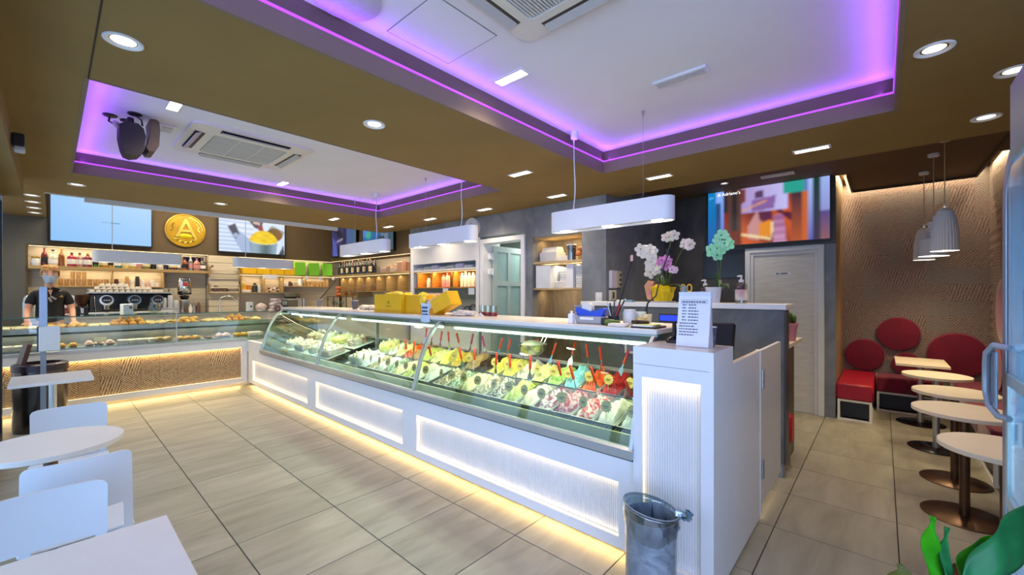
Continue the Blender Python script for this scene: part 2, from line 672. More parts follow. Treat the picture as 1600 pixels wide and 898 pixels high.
# brown ceiling of the alcove, stopping short of its walls for the light slot
ab = MB()
ab.box(4.72, XD, -1.2, 2.5, ZC, ZC + 0.05)
ab.box(XD, 7.36, -0.82, 0.32, ZC, ZC + 0.05)
struct(ab, 'alcove_ceiling', BROWNC, ceiling, smooth=False)
at = MB()
at.box(7.34, 7.36, -0.82, 0.32, ZC - 0.03, ZC)
at.box(XD, 7.36, 0.30, 0.32, ZC - 0.03, ZC)
at.box(5.0, 7.36, -0.84, -0.82, ZC - 0.03, ZC)
struct(at, 'alcove_ceiling_edge', mat('dark_edge', '#3b2c1b', 0.6), ceiling, smooth=False)
la = MB()
la.box(6.32, 7.36, 0.322, 0.345, 2.885, 2.905)
struct(la, 'alcove_led_strip', LED_W, ceiling, smooth=False)
area('alcove_cove_light', (7.43, -0.26, 3.02), (0.12, 0, -1), 0.05, 1.2, 6, '#ffe2b8')
area('alcove_cove_light', (6.9, 0.37, 3.02), (0, 0.12, -1), 1.0, 0.05, 5, '#ffe2b8')
area('alcove_cove_light', (6.3, -0.89, 3.02), (0, -0.12, -1), 2.0, 0.05, 7, '#ffe2b8')

# walls
wb = MB()
wb.box(-0.9, 4.9, YB, YB + 0.1, 2.27, 3.4)
wb.box(-0.9, -0.24, YB, YB + 0.1, 0, 2.27)
wb.box(-0.24, 4.9, YB + 0.2, YB + 0.3, 0, 2.27)
wb.box(-0.26, -0.24, YB, YB + 0.2, 0, 2.27)
wb.box(-0.24, 4.9, YB, YB + 0.2, 2.25, 2.27)
wb.box(-0.24, 4.9, YB, YB + 0.2, 0, 1.12)
wall_back = struct(wb, 'wall_back', WALLBR, smooth=False)
sd = MB()
sd.box(-0.9, -0.05, YB - 0.012, YB - 0.002, 0, 2.27)
sd.box(-0.9, -0.03, YB - 0.012, YB - 0.002, 2.27, 2.7)
sd.cm = 0
sd.v = [p for p in sd.v]
cl = MB()
cl.box(-0.9, -0.26, YB - 0.012, YB - 0.002, 0, 2.27)
cl.box(-0.9, -0.03, YB - 0.012, YB - 0.002, 2.27, 2.7)
struct(cl, 'corridor_wall_panel', WALLDK, wall_back, smooth=False)
# light wood linings of the back-bar recess, one per bay
for x0, x1, m in ((-0.24, 2.07, PALEW), (2.6, 4.8, PALEW)):
    p = MB()
    p.box(x0, x1, YB + 0.185, YB + 0.2, 1.0, 2.25)
    struct(p, 'recess_lining', m, wall_back, smooth=False)
for k in range(9):                                        # the wood plank column by the tap
    p = MB()
    p.box(2.08, 2.59, YB - 0.01, YB + 0.19, 0.95 + k * 0.145, 0.95 + (k + 1) * 0.145 - 0.006, 0.002)
    struct(p, 'plank', PALEW, wall_back, smooth=False)
tr = MB()
tr.box(0.28, 3.5, 7.40, 7.45, 2.64, 2.715)
tr.box(-0.05, 0.28, 7.40, 7.43, 2.69, 2.72)
o = struct(tr, 'trim_1', WHITE2, smooth=False)

# service wall at x = 4.5: plaster with doorway, recess and cabinet opening
gb = MB()
gb.box(XR, XR + 0.14, 2.5, 6.6, 2.375, ZC)
gb.box(XR, XR + 0.14, 3.65, 3.775, 0, 2.375)
gb.box(XR, XR + 0.14, 2.84, 3.65, 2.28, 2.375)
gb.box(XR, XR + 0.14, 4.69, 4.705, 0, 2.375)
gb.box(XR, XD + 0.1, 2.5, 2.84, 0, ZC)
gb.box(XR, XR + 0.5, 6.54, 6.6, 0, ZC)
wall_right = struct(gb, 'wall_right', PLASTER, smooth=False)
nb = MB()
nb.box(XR + 0.5, XR + 0.55, 2.84, 3.65, 0, 2.3)
nb.box(XR + 0.14, XR + 0.5, 3.65, 3.70, 0, 2.3)
nb.box(XR + 0.02, XR + 0.5, 2.835, 2.845, 0, 2.3)
nb.box(XR + 0.14, XR + 0.5, 2.84, 3.65, 2.28, 2.3)
struct(nb, 'recess_lining', PLASTERL, wall_right, smooth=False)
ns = MB()
ns.box(XR + 0.02, XR + 0.5, 2.845, 3.65, 1.905, 1.935, 0.002)
ns.box(XR + 0.02, XR + 0.5, 2.845, 3.65, 1.545, 1.57, 0.002)
ns.box(XR + 0.03, XR + 0.5, 2.845, 3.65, 2.26, 2.28)
struct(ns, 'recess_shelf', OAK, wall_right, smooth=False)
area('recess_light', (XR + 0.2, 3.25, 2.255), (0.3, 0, -1), 0.05, 0.7, 3, '#ffd9a0')
area('recess_light', (XR + 0.2, 3.25, 1.90), (0.3, 0, -1), 0.05, 0.7, 2.5, '#ffe6c0')
area('recess_light', (XR + 0.2, 3.25, 1.54), (0.4, 0, -1), 0.05, 0.7, 2.5, '#ffd9a0')
# bar shelving wall (continues the service wall, with the screens above)
rb = MB()
rb.box(XR, XR + 0.1, 6.6, YB, 2.27, 3.4)
rb.box(XR + 0.38, XR + 0.48, 6.6, YB + 0.3, 0, 2.27)
rb.box(XR, XR + 0.4, 6.6, YB, 2.25, 2.27)
struct(rb, 'shelf_wall', WALLBR, wall_right, smooth=False)
rl = MB()
rl.box(XR + 0.37, XR + 0.38, 6.6, YB + 0.19, 1.0, 2.25)
struct(rl, 'recess_lining', PALEW, wall_right, smooth=False)

# kitchen behind the doorway
kb = MB()
kb.box(XD - 0.05, XD, 2.84, 6.6, 0, 2.7)
kb.box(XR + 0.14, XD, 6.55, 6.6, 0, 2.7)
kb.box(XR + 0.56, XD, 2.84, 2.86, 0, 2.7)
kb.box(XR + 0.14, XD, 3.7, 6.6, 2.6, 2.7)
struct(kb, 'kitchen_wall', mat('kitchen_wall_paint', '#bfc8c2', 0.6, var=0.03), wall_right, smooth=False)
area('kitchen_light', (5.6, 4.4, 2.55), (0, 0, -1), 0.6, 0.6, 17, '#f4fff8')

d2 = thing('door_2', 'white frame', 'door', (XR, 4.23, 0))
for k in ('label', 'category'):
    del d2[k]
d2['kind'] = 'structure'
fr = MB()
fr.box(-0.03, 0.16, -0.455, -0.385, 0, 2.335, 0.004)
fr.box(-0.03, 0.16, 0.385, 0.455, 0, 2.335, 0.004)
fr.box(-0.03, 0.16, -0.455, 0.455, 2.265, 2.335, 0.004)
fr.build('door_frame', WHITE, d2, smooth=False)
# open leaf with four frosted panes, turned into the kitchen
lf = MB()
X0, X1, yy = 0.17, 0.92, 0.37
for a in ((X0, X0 + 0.09, 0, 2.25), (X1 - 0.09, X1, 0, 2.25), ((X0 + X1) / 2 - 0.035, (X0 + X1) / 2 + 0.035, 0, 2.25),
          (X0, X1, 0, 0.12), (X0, X1, 2.16, 2.25), (X0, X1, 1.62, 1.70), (X0, X1, 0.85, 0.93)):
    lf.box(a[0], a[1], yy - 0.02, yy + 0.02, a[2], a[3])
lf.build('door_leaf', mat('door_leaf_grey', '#b9c4c0', 0.4, var=0.03), d2, smooth=False)
fg = mat('frosted_pane', '#a9c2bd', 0.35, var=0.06, vscale=3)
for x0, x1 in ((X0 + 0.09, (X0 + X1) / 2 - 0.035), ((X0 + X1) / 2 + 0.035, X1 - 0.09)):
    for z0, z1 in ((0.12, 0.85), (0.93, 1.62), (1.70, 2.16)):
        p = MB()
        p.box(x0, x1, yy - 0.008, yy + 0.008, z0, z1)
        p.build('pane', fg, d2, smooth=False)
for z in (2.08, 1.84):
    h = MB()
    h.box(0.08, 0.14, 0.34, 0.385, z - 0.05, z + 0.05, 0.006)
    h.cyl((0.15, 0.345, z - 0.055), (0.15, 0.345, z + 0.055), 0.014, n=10)
    h.build('hinge', WHITE, d2)

# dark wall with the white door
db = MB()
db.box(XD, XD + 0.1, 1.385, 2.5, 0, 3.1)
db.box(XD, XD + 0.1, 0.42, 1.385, 2.10, 3.1)
wall_rear = struct(db, 'wall_rear', PLASTERD, smooth=False)
p2 = MB()
p2.box(XD, XD + 0.1, 0.42, 0.53, 0, 2.1)
struct(p2, 'plaster_pier', PLASTER, wall_rear, smooth=False)
pd = MB()
pd.box(XD - 0.012, XD, 1.40, 1.93, 1.72, 2.10)  # shade of the large screen, painted on the wall as a dark sheet
struct(pd, 'tv_shade_patch', mat('tv_shade_blue', '#20242c', 0.25, var=0.08), wall_rear, smooth=False)
bbm = MB()
bbm.box(XD - 0.012, XD, 0.425, 0.53, 0, 0.12)
bbm.box(XD - 0.012, XD, 1.385, 2.5, 0, 0.12)
struct(bbm, 'baseboard_rear', mat('baseboard_grey', '#7d828a', 0.4, var=0.04), smooth=False)
d1 = thing('door_1', 'white', 'door', (XD, 0.957, 0))
for k in ('label', 'category'):
    del d1[k]
d1['kind'] = 'structure'
f1 = MB()
for a in ((-0.43, -0.365, 0, 2.10), (0.365, 0.43, 0, 2.10), (-0.43, 0.43, 2.035, 2.10)):
    f1.box(-0.035, 0.08, a[0], a[1], a[2], a[3], 0.006)
for a in ((-0.365, -0.33, 0, 2.035), (0.33, 0.365, 0, 2.035), (-0.365, 0.365, 2.0, 2.035)):
    f1.box(-0.018, 0.08, a[0], a[1], a[2], a[3], 0.004)
f1.build('door_frame', mat('door_frame_white', '#dfe1e2', 0.45, var=0.02), d1, smooth=False)
l1 = MB()
l1.box(0.0, 0.05, -0.33, 0.33, 0.008, 2.0, 0.003)
l1.build('door_leaf', mat('door_leaf_white', '#dcdad4', 0.45, color2='#d0cdc4', vscale=4, stretch=(1, 1, 9)), d1, smooth=False)
hnd = MB()
hnd.cyl((0, 0.27, 1.02), (-0.05, 0.27, 1.02), 0.012)
hnd.tube([(-0.05, 0.27, 1.02), (-0.055, 0.2, 1.02), (-0.055, 0.15, 1.02)], 0.01)
hnd.build('handle', STEEL, d1)
sp = MB()
sp.box(-0.004, 0.0, -0.085, 0.085, 1.735, 1.775)
s1 = sp.build('door_sign', WHITE2, d1, smooth=False)
sk = MB()
sk.box(-0.006, -0.004, 0.045, 0.055, 1.745, 1.765)
sk.box(-0.006, -0.004, 0.062, 0.072, 1.745, 1.765)
sk.box(-0.006, -0.004, -0.05, 0.025, 1.748, 1.762)
sk.build('sign_mark', INK, s1, smooth=False)

# patterned cement tiles of the alcove and of the pastry counter front


def cement(name, a, b, c, turn='X'):
    m = bpy.data.materials.new(name)
    m.use_nodes = True
    nt = m.node_tree
    N, L = nt.nodes.new, nt.links.new
    bs_ = nt.nodes['Principled BSDF']
    bs_.inputs['Roughness'].default_value = 0.6
    tc = N('ShaderNodeTexCoord')
    oi = N('ShaderNodeObjectInfo')
    # four line patterns; each tile takes one by its own random number
    outs = []
    for k, (sc, rot, typ) in enumerate(((13, 0.785, 'B'), (11, 1.3, 'B'), (15, -0.785, 'B'), (12, 0.25, 'B'))):
        mp = N('ShaderNodeMapping')
        mp.inputs['Rotation'].default_value = (rot, 0.0, 0) if turn == 'X' else (0.0, rot, 0)
        L(tc.outputs['Object'], mp.inputs['Vector'])
        wv = N('ShaderNodeTexWave')
        wv.wave_type = 'BANDS' if typ == 'B' else 'RINGS'
        if typ == 'B':
            wv.bands_direction = 'Z'
        else:
            wv.rings_direction = turn
        wv.inputs['Scale'].default_value = sc
        wv.inputs['Distortion'].default_value = 3.2
        wv.inputs['Detail'].default_value = 2
        wv.inputs['Detail Scale'].default_value = 3
        L(mp.outputs[0], wv.inputs['Vector'])
        outs.append(wv.outputs['Fac'])
    cur = outs[0]
    for k in (1, 2, 3):
        gt = N('ShaderNodeMath')
        gt.operation = 'GREATER_THAN'
        gt.inputs[1].default_value = k * 0.25
        L(oi.outputs['Random'], gt.inputs[0])
        mx = N('ShaderNodeMix')
        L(gt.outputs[0], mx.inputs[0])
        L(cur, mx.inputs[2])
        L(outs[k], mx.inputs[3])
        cur = mx.outputs[0]
    nz = N('ShaderNodeTexNoise')
    nz.inputs['Scale'].default_value = 22
    nz.inputs['Detail'].default_value = 6
    nz.inputs['Roughness'].default_value = 0.7
    L(tc.outputs['Object'], nz.inputs['Vector'])
    mul = N('ShaderNodeMath')
    mul.operation = 'MULTIPLY'
    L(cur, mul.inputs[0])
    L(nz.outputs['Fac'], mul.inputs[1])
    r = N('ShaderNodeValToRGB')
    r.color_ramp.elements[0].position, r.color_ramp.elements[1].position = 0.08, 0.42
    r.color_ramp.elements[0].color, r.color_ramp.elements[1].color = lin(a), lin(b)
    L(mul.outputs[0], r.inputs['Fac'])
    hx = N('ShaderNodeMix')
    hx.data_type = 'RGBA'
    mr = N('ShaderNodeMapRange')
    mr.inputs[1].default_value, mr.inputs[2].default_value, mr.inputs[4].default_value = 0.5, 1.0, 0.55
    L(oi.outputs['Random'], mr.inputs[0])
    L(mr.outputs[0], hx.inputs[0])
    L(r.outputs['Color'], hx.inputs[6])
    hx.inputs[7].default_value = lin(c)
    L(hx.outputs[2], bs_.inputs['Base Color'])
    bp = N('ShaderNodeBump')
    bp.inputs['Strength'].default_value = 0.4
    bp.inputs['Distance'].default_value = 0.004
    L(mul.outputs[0], bp.inputs['Height'])
    L(bp.outputs['Normal'], bs_.inputs['Normal'])
    return m


CEM = cement('alcove_cement_tile', '#7a675d', '#a19087', '#7c827e')
CEM2 = cement('counter_cement_tile', '#76552f', '#d2b98f', '#a88a64', 'Y')
nw = MB()
nw.box(7.5, 7.6, -1.05, 0.53, 0, 3.1)
wall_niche = struct(nw, 'wall_niche', mat('tile_bed', '#6b5f55', 0.9, var=0.05), smooth=False)
ns_ = MB()
ns_.box(XD + 0.1, 7.5, 0.42, 0.53, 0, 3.1)
struct(ns_, 'niche_side_wall', mat('tan_side_paint', '#9a8263', 0.7, var=0.06), wall_niche, smooth=False)
rw = MB()
rw.box(2.2, 7.6, -1.06, -0.96, 0, 3.1)
wall_side = struct(rw, 'wall_side', mat('side_wall_paint', '#8a7a6c', 0.8, var=0.05), smooth=False)
tq = MB()
tq.box(-0.008, 0, -0.104, 0.104, -0.1, 0.1, 0.002)
t0 = None
for i in range(7):
    for j in range(15):
        y, z = 0.37 - 0.104 + 0.05 - i * 0.2085, 0.1 + j * 0.2015
        if t0 is None:
            t0 = t = tq.build('tile', CEM, wall_niche, smooth=False)
        else:
            t = t0.copy()
            COL.objects.link(t)
        t.location = (7.5, y, z)
ts0 = None
tq2 = MB()
tq2.box(-0.104, 0.104, 0, 0.008, -0.1, 0.1, 0.002)
for i in range(6):
    for j in range(1, 15):
        if ts0 is None:
            ts0 = t = tq2.build('tile', CEM, wall_side, smooth=False)
        else:
            t = ts0.copy()
            COL.objects.link(t)
        t.location = (7.38 - i * 0.2085, -0.96, 0.1 + j * 0.2015)

# shop front on the left: dark posts and panes beside the tables
wl = MB()
for y in (0.9, 2.35, 3.8, 5.25, 6.62):
    wl.box(-0.42, -0.33, y, y + 0.09, 0, 2.5, 0.004)
wl.box(-0.42, -0.33, 0.9, 6.7, 0, 0.1)
wl.box(-0.42, -0.33, 0.9, 6.7, 2.42, 2.5)
win = struct(wl, 'window_1', mat('dark_frame_metal', '#1b1f22', 0.35, 0.4, var=0.1), smooth=False)
for y in (0.99, 2.44, 3.89, 5.34):
    p = MB()
    p.box(-0.38, -0.372, y, y + (1.28 if y > 5 else 1.36), 0.1, 2.42)
    struct(p, 'pane', glass('shop_window_glass', '#e8f2f2', 1.0), win, smooth=False)
bl = MB()
bl.box(-0.7, -0.34, 6.71, 6.75, 0, 2.5)
struct(bl, 'wall_left', WALLDK, smooth=False)

# partition behind the cash desk with its white ledge
pb = MB()
pb.box(3.95, 4.08, 0.59, 2.5, 0.12, 1.36)
pb.box(4.08, 4.5, 2.3, 2.5, 0, 1.36)
part_ = struct(pb, 'wall_partition', mat('partition_grey', '#555a5f', 0.5, color2='#6a6f73', vscale=3, det=5, w=1.2), smooth=False)
pe = MB()
pe.box(3.94, 4.09, 0.578, 0.592, 0.12, 1.36)
struct(pe, 'end_trim', mat('dark_trim', '#3c3f45', 0.4), part_, smooth=False)
pp = MB()
pp.box(3.96, 4.07, 0.60, 2.5, 0, 0.12)
struct(pp, 'plinth', mat('plinth_grey', '#848a93', 0.4, var=0.03), part_, smooth=False)
pl = MB()
pl.box(3.93, 4.30, 0.575, 2.5, 1.365, 1.41, 0.004)
struct(pl, 'ledge', WHITE, part_, smooth=False)
# ================================================================ ceiling fittings
def slot_light(x, y, z, where, power=14):
    t = thing('recessed_slot_light', 'white rectangular recessed light ' + where, 'ceiling light', (x, y, z), 0, 'rectangular recessed lights')
    m = MB()
    for a in ((-0.05, -0.035, -0.13, 0.13), (0.035, 0.05, -0.13, 0.13), (-0.035, 0.035, -0.13, -0.115), (-0.035, 0.035, 0.115, 0.13)):
        m.box(*a, -0.006, 0.004)
    m.build('frame', WHITE2, t, smooth=False)
    for k in (-1, 0, 1):
        q = MB()
        q.box(-0.034, 0.034, k * 0.076 - 0.036, k * 0.076 + 0.036, -0.003, 0.0)
        q.build('lens', LAMP, t, smooth=False)
    spot('slot_lamp', (x, y, z - 0.02), power, '#ffe7c4', 140, 1.0, 0.06)
    return t


def downlight(x, y, z, where, power=7, r=0.075):
    t = thing('round_downlight', 'round white recessed downlight ' + where, 'ceiling light', (x, y, z), 0, 'round recessed downlights')
    m = MB()
    m.lathe([(r, 0.001), (r, -0.006), (r * 0.93, -0.009), (r * 0.72, -0.004), (r * 0.66, 0.002)], 28)
    m.build('ring', WHITE2, t)
    q = MB()
    q.lathe([(r * 0.66, 0.0), (r * 0.5, -0.002), (r * 0.001, -0.003)], 24)
    q.build('lens', LAMPD, t)
    spot('downlight_lamp', (x, y, z - 0.02), power, '#ffeed6', 120, 1.0, 0.05)
    return t


for x, y, wh in ((3.143, 2.705, 'in the soffit just left of the nearest pendant lamp'),
                 (4.167, 2.99, 'in the soffit in front of the dark shelf recess'),
                 (4.144, 4.243, 'in the soffit in front of the kitchen door'),
                 (4.093, 5.446, 'in the soffit above the white tall cabinet'),
                 (4.064, 6.633, 'in the soffit near the two wall screens'),
                 (3.057, 6.602, 'in the soffit by the far corner of the violet tray'),
                 (4.184, 1.714, 'in the soffit above the potted orchids'),
                 (4.232, 0.441, 'in the soffit in front of the white toilet door')):
    slot_light(x, y, ZS, wh)
slot_light(2.009, 1.807, ZC, 'in the white ceiling beside the square cassette unit')
slot_light(0.62, 3.95, ZC, 'in the white ceiling beside the black heater')
slot_light(1.99, 5.74, ZC, 'in the white ceiling at the far side of the bar tray')
for x, y, wh in ((0.231, 2.69, 'in the soffit beam, nearest to the left wall'), (1.534, 2.688, 'in the soffit beam between the two violet trays'),
                 (1.52, 6.6, 'in the back soffit above the gold medallion'), (0.192, 6.618, 'in the back soffit above the light blue screen'),
                 (-0.155, 7.74, 'first of the row of four leading to the dark corner'), (-0.155, 8.29, 'second of the row of four leading to the dark corner'),
                 (-0.155, 8.85, 'third of the row of four leading to the dark corner'), (-0.155, 9.39, 'last of the row of four, deepest in the dark corner'),
                 (2.895, -0.189, 'in the brown soffit by the big tray corner'), (3.465, -0.529, 'in the brown soffit over the fridge'),
                 (4.257, -0.526, 'in the brown soffit before the alcove')):
    downlight(x, y, ZS, wh, 5 if y < 0 else 7)
downlight(5.76, 1.51, ZC, 'small and dim, in the dark ceiling above the large screen', 16, 0.05)


def cassette(name, x, y, sx, sy, label, rows):
    t = thing(name, label, 'air conditioner', (x, y, ZC))
    m = MB()
    hx, hy = sx / 2, sy / 2
    ix, iy = hx * 0.62, hy * 0.62
    # rounded square plate as a ring around the grille
    def rr(a, b, r, n=5):
        pts = []
        for cx, cy2, s0 in ((a - r, b - r, 0), (-a + r, b - r, 1), (-a + r, -b + r, 2), (a - r, -b + r, 3)):
            for i in range(n + 1):
                an = PI / 2 * (s0 + i / n)
                pts.append((cx + r * math.cos(an), cy2 + r * math.sin(an)))
        return pts
    o_, i_ = rr(hx, hy, 0.07), rr(ix, iy, 0.03)
    n = len(o_)
    v = [(p[0], p[1], 0.0) for p in o_] + [(p[0] * 0.99, p[1] * 0.99, -0.022) for p in o_] + [(p[0], p[1], -0.035) for p in i_] + [(p[0], p[1], -0.02) for p in i_]
    f = []
    for k in range(3):
        for i in range(n):
            f.append((k * n + i, k * n + (i + 1) % n, (k + 1) * n + (i + 1) % n, (k + 1) * n + i))
    m.add(v, f)
    m.build('panel', mat('cassette_cream', '#e9e4d3', 0.5, var=0.02), t, ang=0.5)
    g = MB()
    g.box(-ix, ix, -iy, iy, -0.02, -0.014)
    g.build('grille_back', mat('grille_grey', '#6f716d', 0.7, var=0.04), t, smooth=False)
    gr = MB()
    k = -iy + 0.012
    while k < iy - 0.01:
        gr.box(-ix + 0.01, ix - 0.01, k, k + 0.007, -0.031, -0.02)
        k += 0.017
    for xx in rows:
        gr.box(ix * xx - 0.006, ix * xx + 0.006, -iy, iy, -0.034, -0.02)
    gr.build('grille', mat('grille_cream', '#d8d5c8', 0.55), t, smooth=False, kind='stuff')
    for s in (-1, 1):
        for ax in (0, 1):
            fl = MB()
            sl = MB()
            if ax == 0:
                cyy = s * (iy + hy) / 2
                sl.box(-ix * 0.92, ix * 0.92, cyy - 0.042, cyy + 0.042, -0.0305, -0.026)
                fl.obox((0, cyy + 0.012 * s, -0.036), Matrix.Rotation(-0.42 * s, 3, 'X'), (ix * 0.9, 0.026, 0.003))
            else:
                cxx = s * (ix + hx) / 2
                sl.box(cxx - 0.042, cxx + 0.042, -iy * 0.92, iy * 0.92, -0.0305, -0.026)
                fl.obox((cxx + 0.012 * s, 0, -0.036), Matrix.Rotation(0.42 * s, 3, 'Y'), (0.026, iy * 0.9, 0.003))
            sl.build('air_slot', BLACK, t, smooth=False)
            fl.build('flap', mat('flap_grey', '#b9b8b0', 0.5, var=0.02), t, smooth=False)
    return t


cassette('ceiling_cassette', 1.36, 1.06, 0.84, 0.84, 'square cream ceiling air conditioner in the white ceiling of the big violet tray', ())
cassette('ceiling_cassette', 1.25, 4.62, 0.96, 0.96, 'white ceiling air conditioner with grey grille in the tray over the bar', (-0.33, 0.33))

# long ceiling vent, small vents, loudspeaker disc
m = MB()
m.box(-0.045, 0.045, -0.17, 0.17, -0.016, 0, 0.004)
v1 = thing('ceiling_vent', 'narrow white slotted vent in the white ceiling of the big tray', 'vent', (2.73, 0.98, ZC))
m.build('frame', WHITE2, v1, smooth=False)
m = MB()
for k in range(3):
    m.box(-0.03 + k * 0.022, -0.016 + k * 0.022, -0.15, 0.15, -0.019, -0.016)
m.build('slat', mat('vent_grey', '#c6c6c2', 0.5), v1, smooth=False)
v2 = thing('ceiling_vent', 'narrow pale vent in the dark ceiling above the large orange screen', 'vent', (5.75, 0.93, ZC))
m = MB()
m.box(-0.05, 0.05, -0.17, 0.17, -0.02, 0, 0.004)
m.build('frame', WHITE2, v2, smooth=False)
m = MB()
m.box(-0.03, 0.03, -0.15, 0.15, -0.022, -0.02)
m.build('slat', mat('vent_grey', '#c6c6c2', 0.5), v2, smooth=False)
v3 = thing('ceiling_vent', 'small square white vent in the ceiling behind the black heater', 'vent', (0.66, 4.56, ZC))
m = MB()
m.box(-0.06, 0.06, -0.11, 0.11, -0.012, 0, 0.003)
m.build('frame', WHITE2, v3, smooth=False)
m = MB()
m.box(-0.035, 0.035, -0.07, 0.07, -0.016, -0.012)
m.build('slat', mat('vent_grey', '#c6c6c2', 0.5), v3, smooth=False)
m = MB()
m.lathe([(0.16, 0), (0.16, -0.012), (0.15, -0.02), (0.0005, -0.022)], 36)
solo(m, 'ceiling_loudspeaker', mat('speaker_mesh_white', '#cfcbd6', 0.8, var=0.04, vscale=60), 'round flat white loudspeaker in the ceiling at the violet tray edge', 'loudspeaker', (0.94, 1.9, ZC))

# black heater/speaker hung from three ceiling plates
h = thing('ceiling_heater', 'black boxy unit hung by cables from round plates in the bar tray', 'heater', (0.44, 4.42, ZC))
b = MB()
b.prism([(-0.115, -0.15), (-0.06, -0.115), (0.02, -0.11), (0.06, -0.15), (0.075, -0.22), (0.065, -0.36), (0.03, -0.41), (-0.03, -0.43), (-0.075, -0.415), (-0.095, -0.36), (-0.115, -0.25)], -0.13, 0.10, 'y')
b.box(-0.05, 0.0, -0.02, 0.06, -0.13, -0.03, 0.01)
b.build('body', mat('heater_plastic', '#0d0911', 0.5, var=0.06), h, ang=0.4)
b = MB()
b.prism([(0.10, -0.05), (0.145, -0.042), (0.17, -0.06), (0.178, -0.14), (0.17, -0.30), (0.14, -0.36), (0.095, -0.37), (0.075, -0.34), (0.10, -0.24), (0.105, -0.12)], -0.17, 0.12, 'y')
b.build('front_plate', mat('heater_taupe', '#3a2e29', 0.4, 0.3, var=0.06), h, ang=0.4)
b = MB()
b.box(-0.1, -0.085, -0.06, -0.02, -0.33, -0.25)
b.build('rating_plate', mat('plate_white', '#c9c4cf', 0.5), h, smooth=False)
for x, y in ((-0.16, 0.16), (-0.03, 0.22), (0.0, -0.06)):
    d = MB()
    d.lathe([(0.055, 0), (0.055, -0.012), (0.04, -0.02), (0.0005, -0.02)], 20, (x, y, 0))
    d.build('ceiling_plate', BLACK, h)
for pts in ([(-0.16, 0.16, -0.015), (-0.17, 0.14, -0.07), (-0.13, 0.08, -0.11), (-0.07, 0.0, -0.14)], [(-0.03, 0.22, -0.015), (0.0, 0.16, -0.04), (0.0, 0.05, -0.08), (0.02, 0.0, -0.12)],
            [(0.0, -0.06, -0.015), (0.05, -0.06, -0.05), (0.06, -0.04, -0.1)]):
    d = MB()
    d.tube(pts, 0.008, 8)
    d.build('cable', BLACK, h)
d = MB()
d.obox((-0.11, 0.05, -0.125), Euler((0.3, 0.5, 0.9)).to_matrix(), (0.05, 0.022, 0.018), 0.005)
d.build('driver_box', mat('driver_grey', '#a59f9a', 0.5), h, smooth=False)

h.scale = (0.8, 0.8, 0.8)
# small black sensor on the left bulkhead
s_ = thing('wall_sensor', 'small black motion sensor under the left bulkhead', 'sensor', (-0.185, 4.7, 2.5))
b = MB()
b.box(-0.03, 0.03, -0.05, 0.05, -0.0, 0.09, 0.008)
b.build('body', BLACK, s_, smooth=False)
b = MB()
b.box(-0.02, 0.032, -0.045, 0.045, -0.035, 0.0, 0.006)
b.build('lens', mat('sensor_white', '#b9bab4', 0.4), s_, smooth=False)
s_.location = (-0.155, 4.6, 2.545)


# pendant lamps: long white stadium boxes, three spots each
def pendant(name, label, loc, L, Wd, Hh, rz, cord_y, wire_y, top, drop_cord=True, power=9):
    t = thing(name, label, 'pendant lamp', loc, rz, 'long white pendant lamps')
    r = Wd / 2
    pts = []
    for s, c in ((1, L / 2 - r), (-1, -L / 2 + r)):
        for i in range(13):
            a = PI * i / 12
            pts.append((r * math.cos(a) * s, c + s * r * math.sin(a)))
    n = len(pts)
    m = MB()
    ins = [(p[0] * 0.95, (p[1] - math.copysign(0.006, p[1]))) for p in pts]
    v = [(p[0], p[1], Hh) for p in pts] + [(p[0], p[1], 0) for p in pts] + [(p[0], p[1], 0.0) for p in ins] + [(p[0], p[1], 0.022) for p in ins]
    f = [tuple(range(n))]
    for k in range(3):
        for i in range(n):
            f.append((k * n + i, (k + 1) * n + i, (k + 1) * n + (i + 1) % n, k * n + (i + 1) % n))
    m.add(v, f)
    m.build('shade', mat('pendant_white', '#eef0f2', 0.3, var=0.01), t, ang=0.5)
    u = MB()
    u.prism(ins, 0.018, 0.024, 'z')
    u.build('underside', mat('pendant_under', '#c9c8c2', 0.5), t, smooth=False)
    for k in (-1, 0, 1):
        q = MB()
        q.lathe([(0.045, 0.018), (0.042, 0.006), (0.0005, 0.004)], 18, (0, k * (L / 2 - 0.13), 0))
        q.build('spot_lens', LAMP, t)
    c = MB()
    zt = top - loc[2]
    if drop_cord:
        w_ = [(0.012 * math.sin(a * 9), cord_y + 0.012 * math.cos(a * 7), Hh + (zt - 0.06 - Hh) * a) for a in [i / 14 for i in range(15)]]
        c.tube(w_, 0.0045, 6)
    c.tube([(0, cord_y, Hh), (0, cord_y, zt)], 0.0012 if drop_cord else 0.0045, 5)
    c.build('cord', WHITE2, t)
    c = MB()
    c.lathe([(0.0005, zt - 0.062), (0.03, zt - 0.06), (0.034, zt - 0.05), (0.034, zt)], 18, (0, cord_y, 0))
    c.build('ceiling_rose', WHITE2, t)
    c = MB()
    c.tube([(0, wire_y, Hh), (0, wire_y, zt)], 0.0012, 5)
    c.build('wire', STEEL, t)
    c = MB()
    c.cyl((0, wire_y, zt - 0.03), (0, wire_y, zt), 0.008, 0.012, 10)
    c.tube([(0, wire_y, zt - 0.03), (0.008, wire_y + 0.008, zt - 0.045), (0, wire_y, zt - 0.055)], 0.003, 6)
    c.build('hook', STEEL, t)
    M = Matrix.Rotation(rz, 3, 'Z')
    for k in (-1, 0, 1):
        q = M @ Vector((0, k * (L / 2 - 0.13), -0.01))
        spot('pendant_lamp', Vector(loc) + q, power, '#ffe6c2', 130, 1.0, 0.04)
    return t


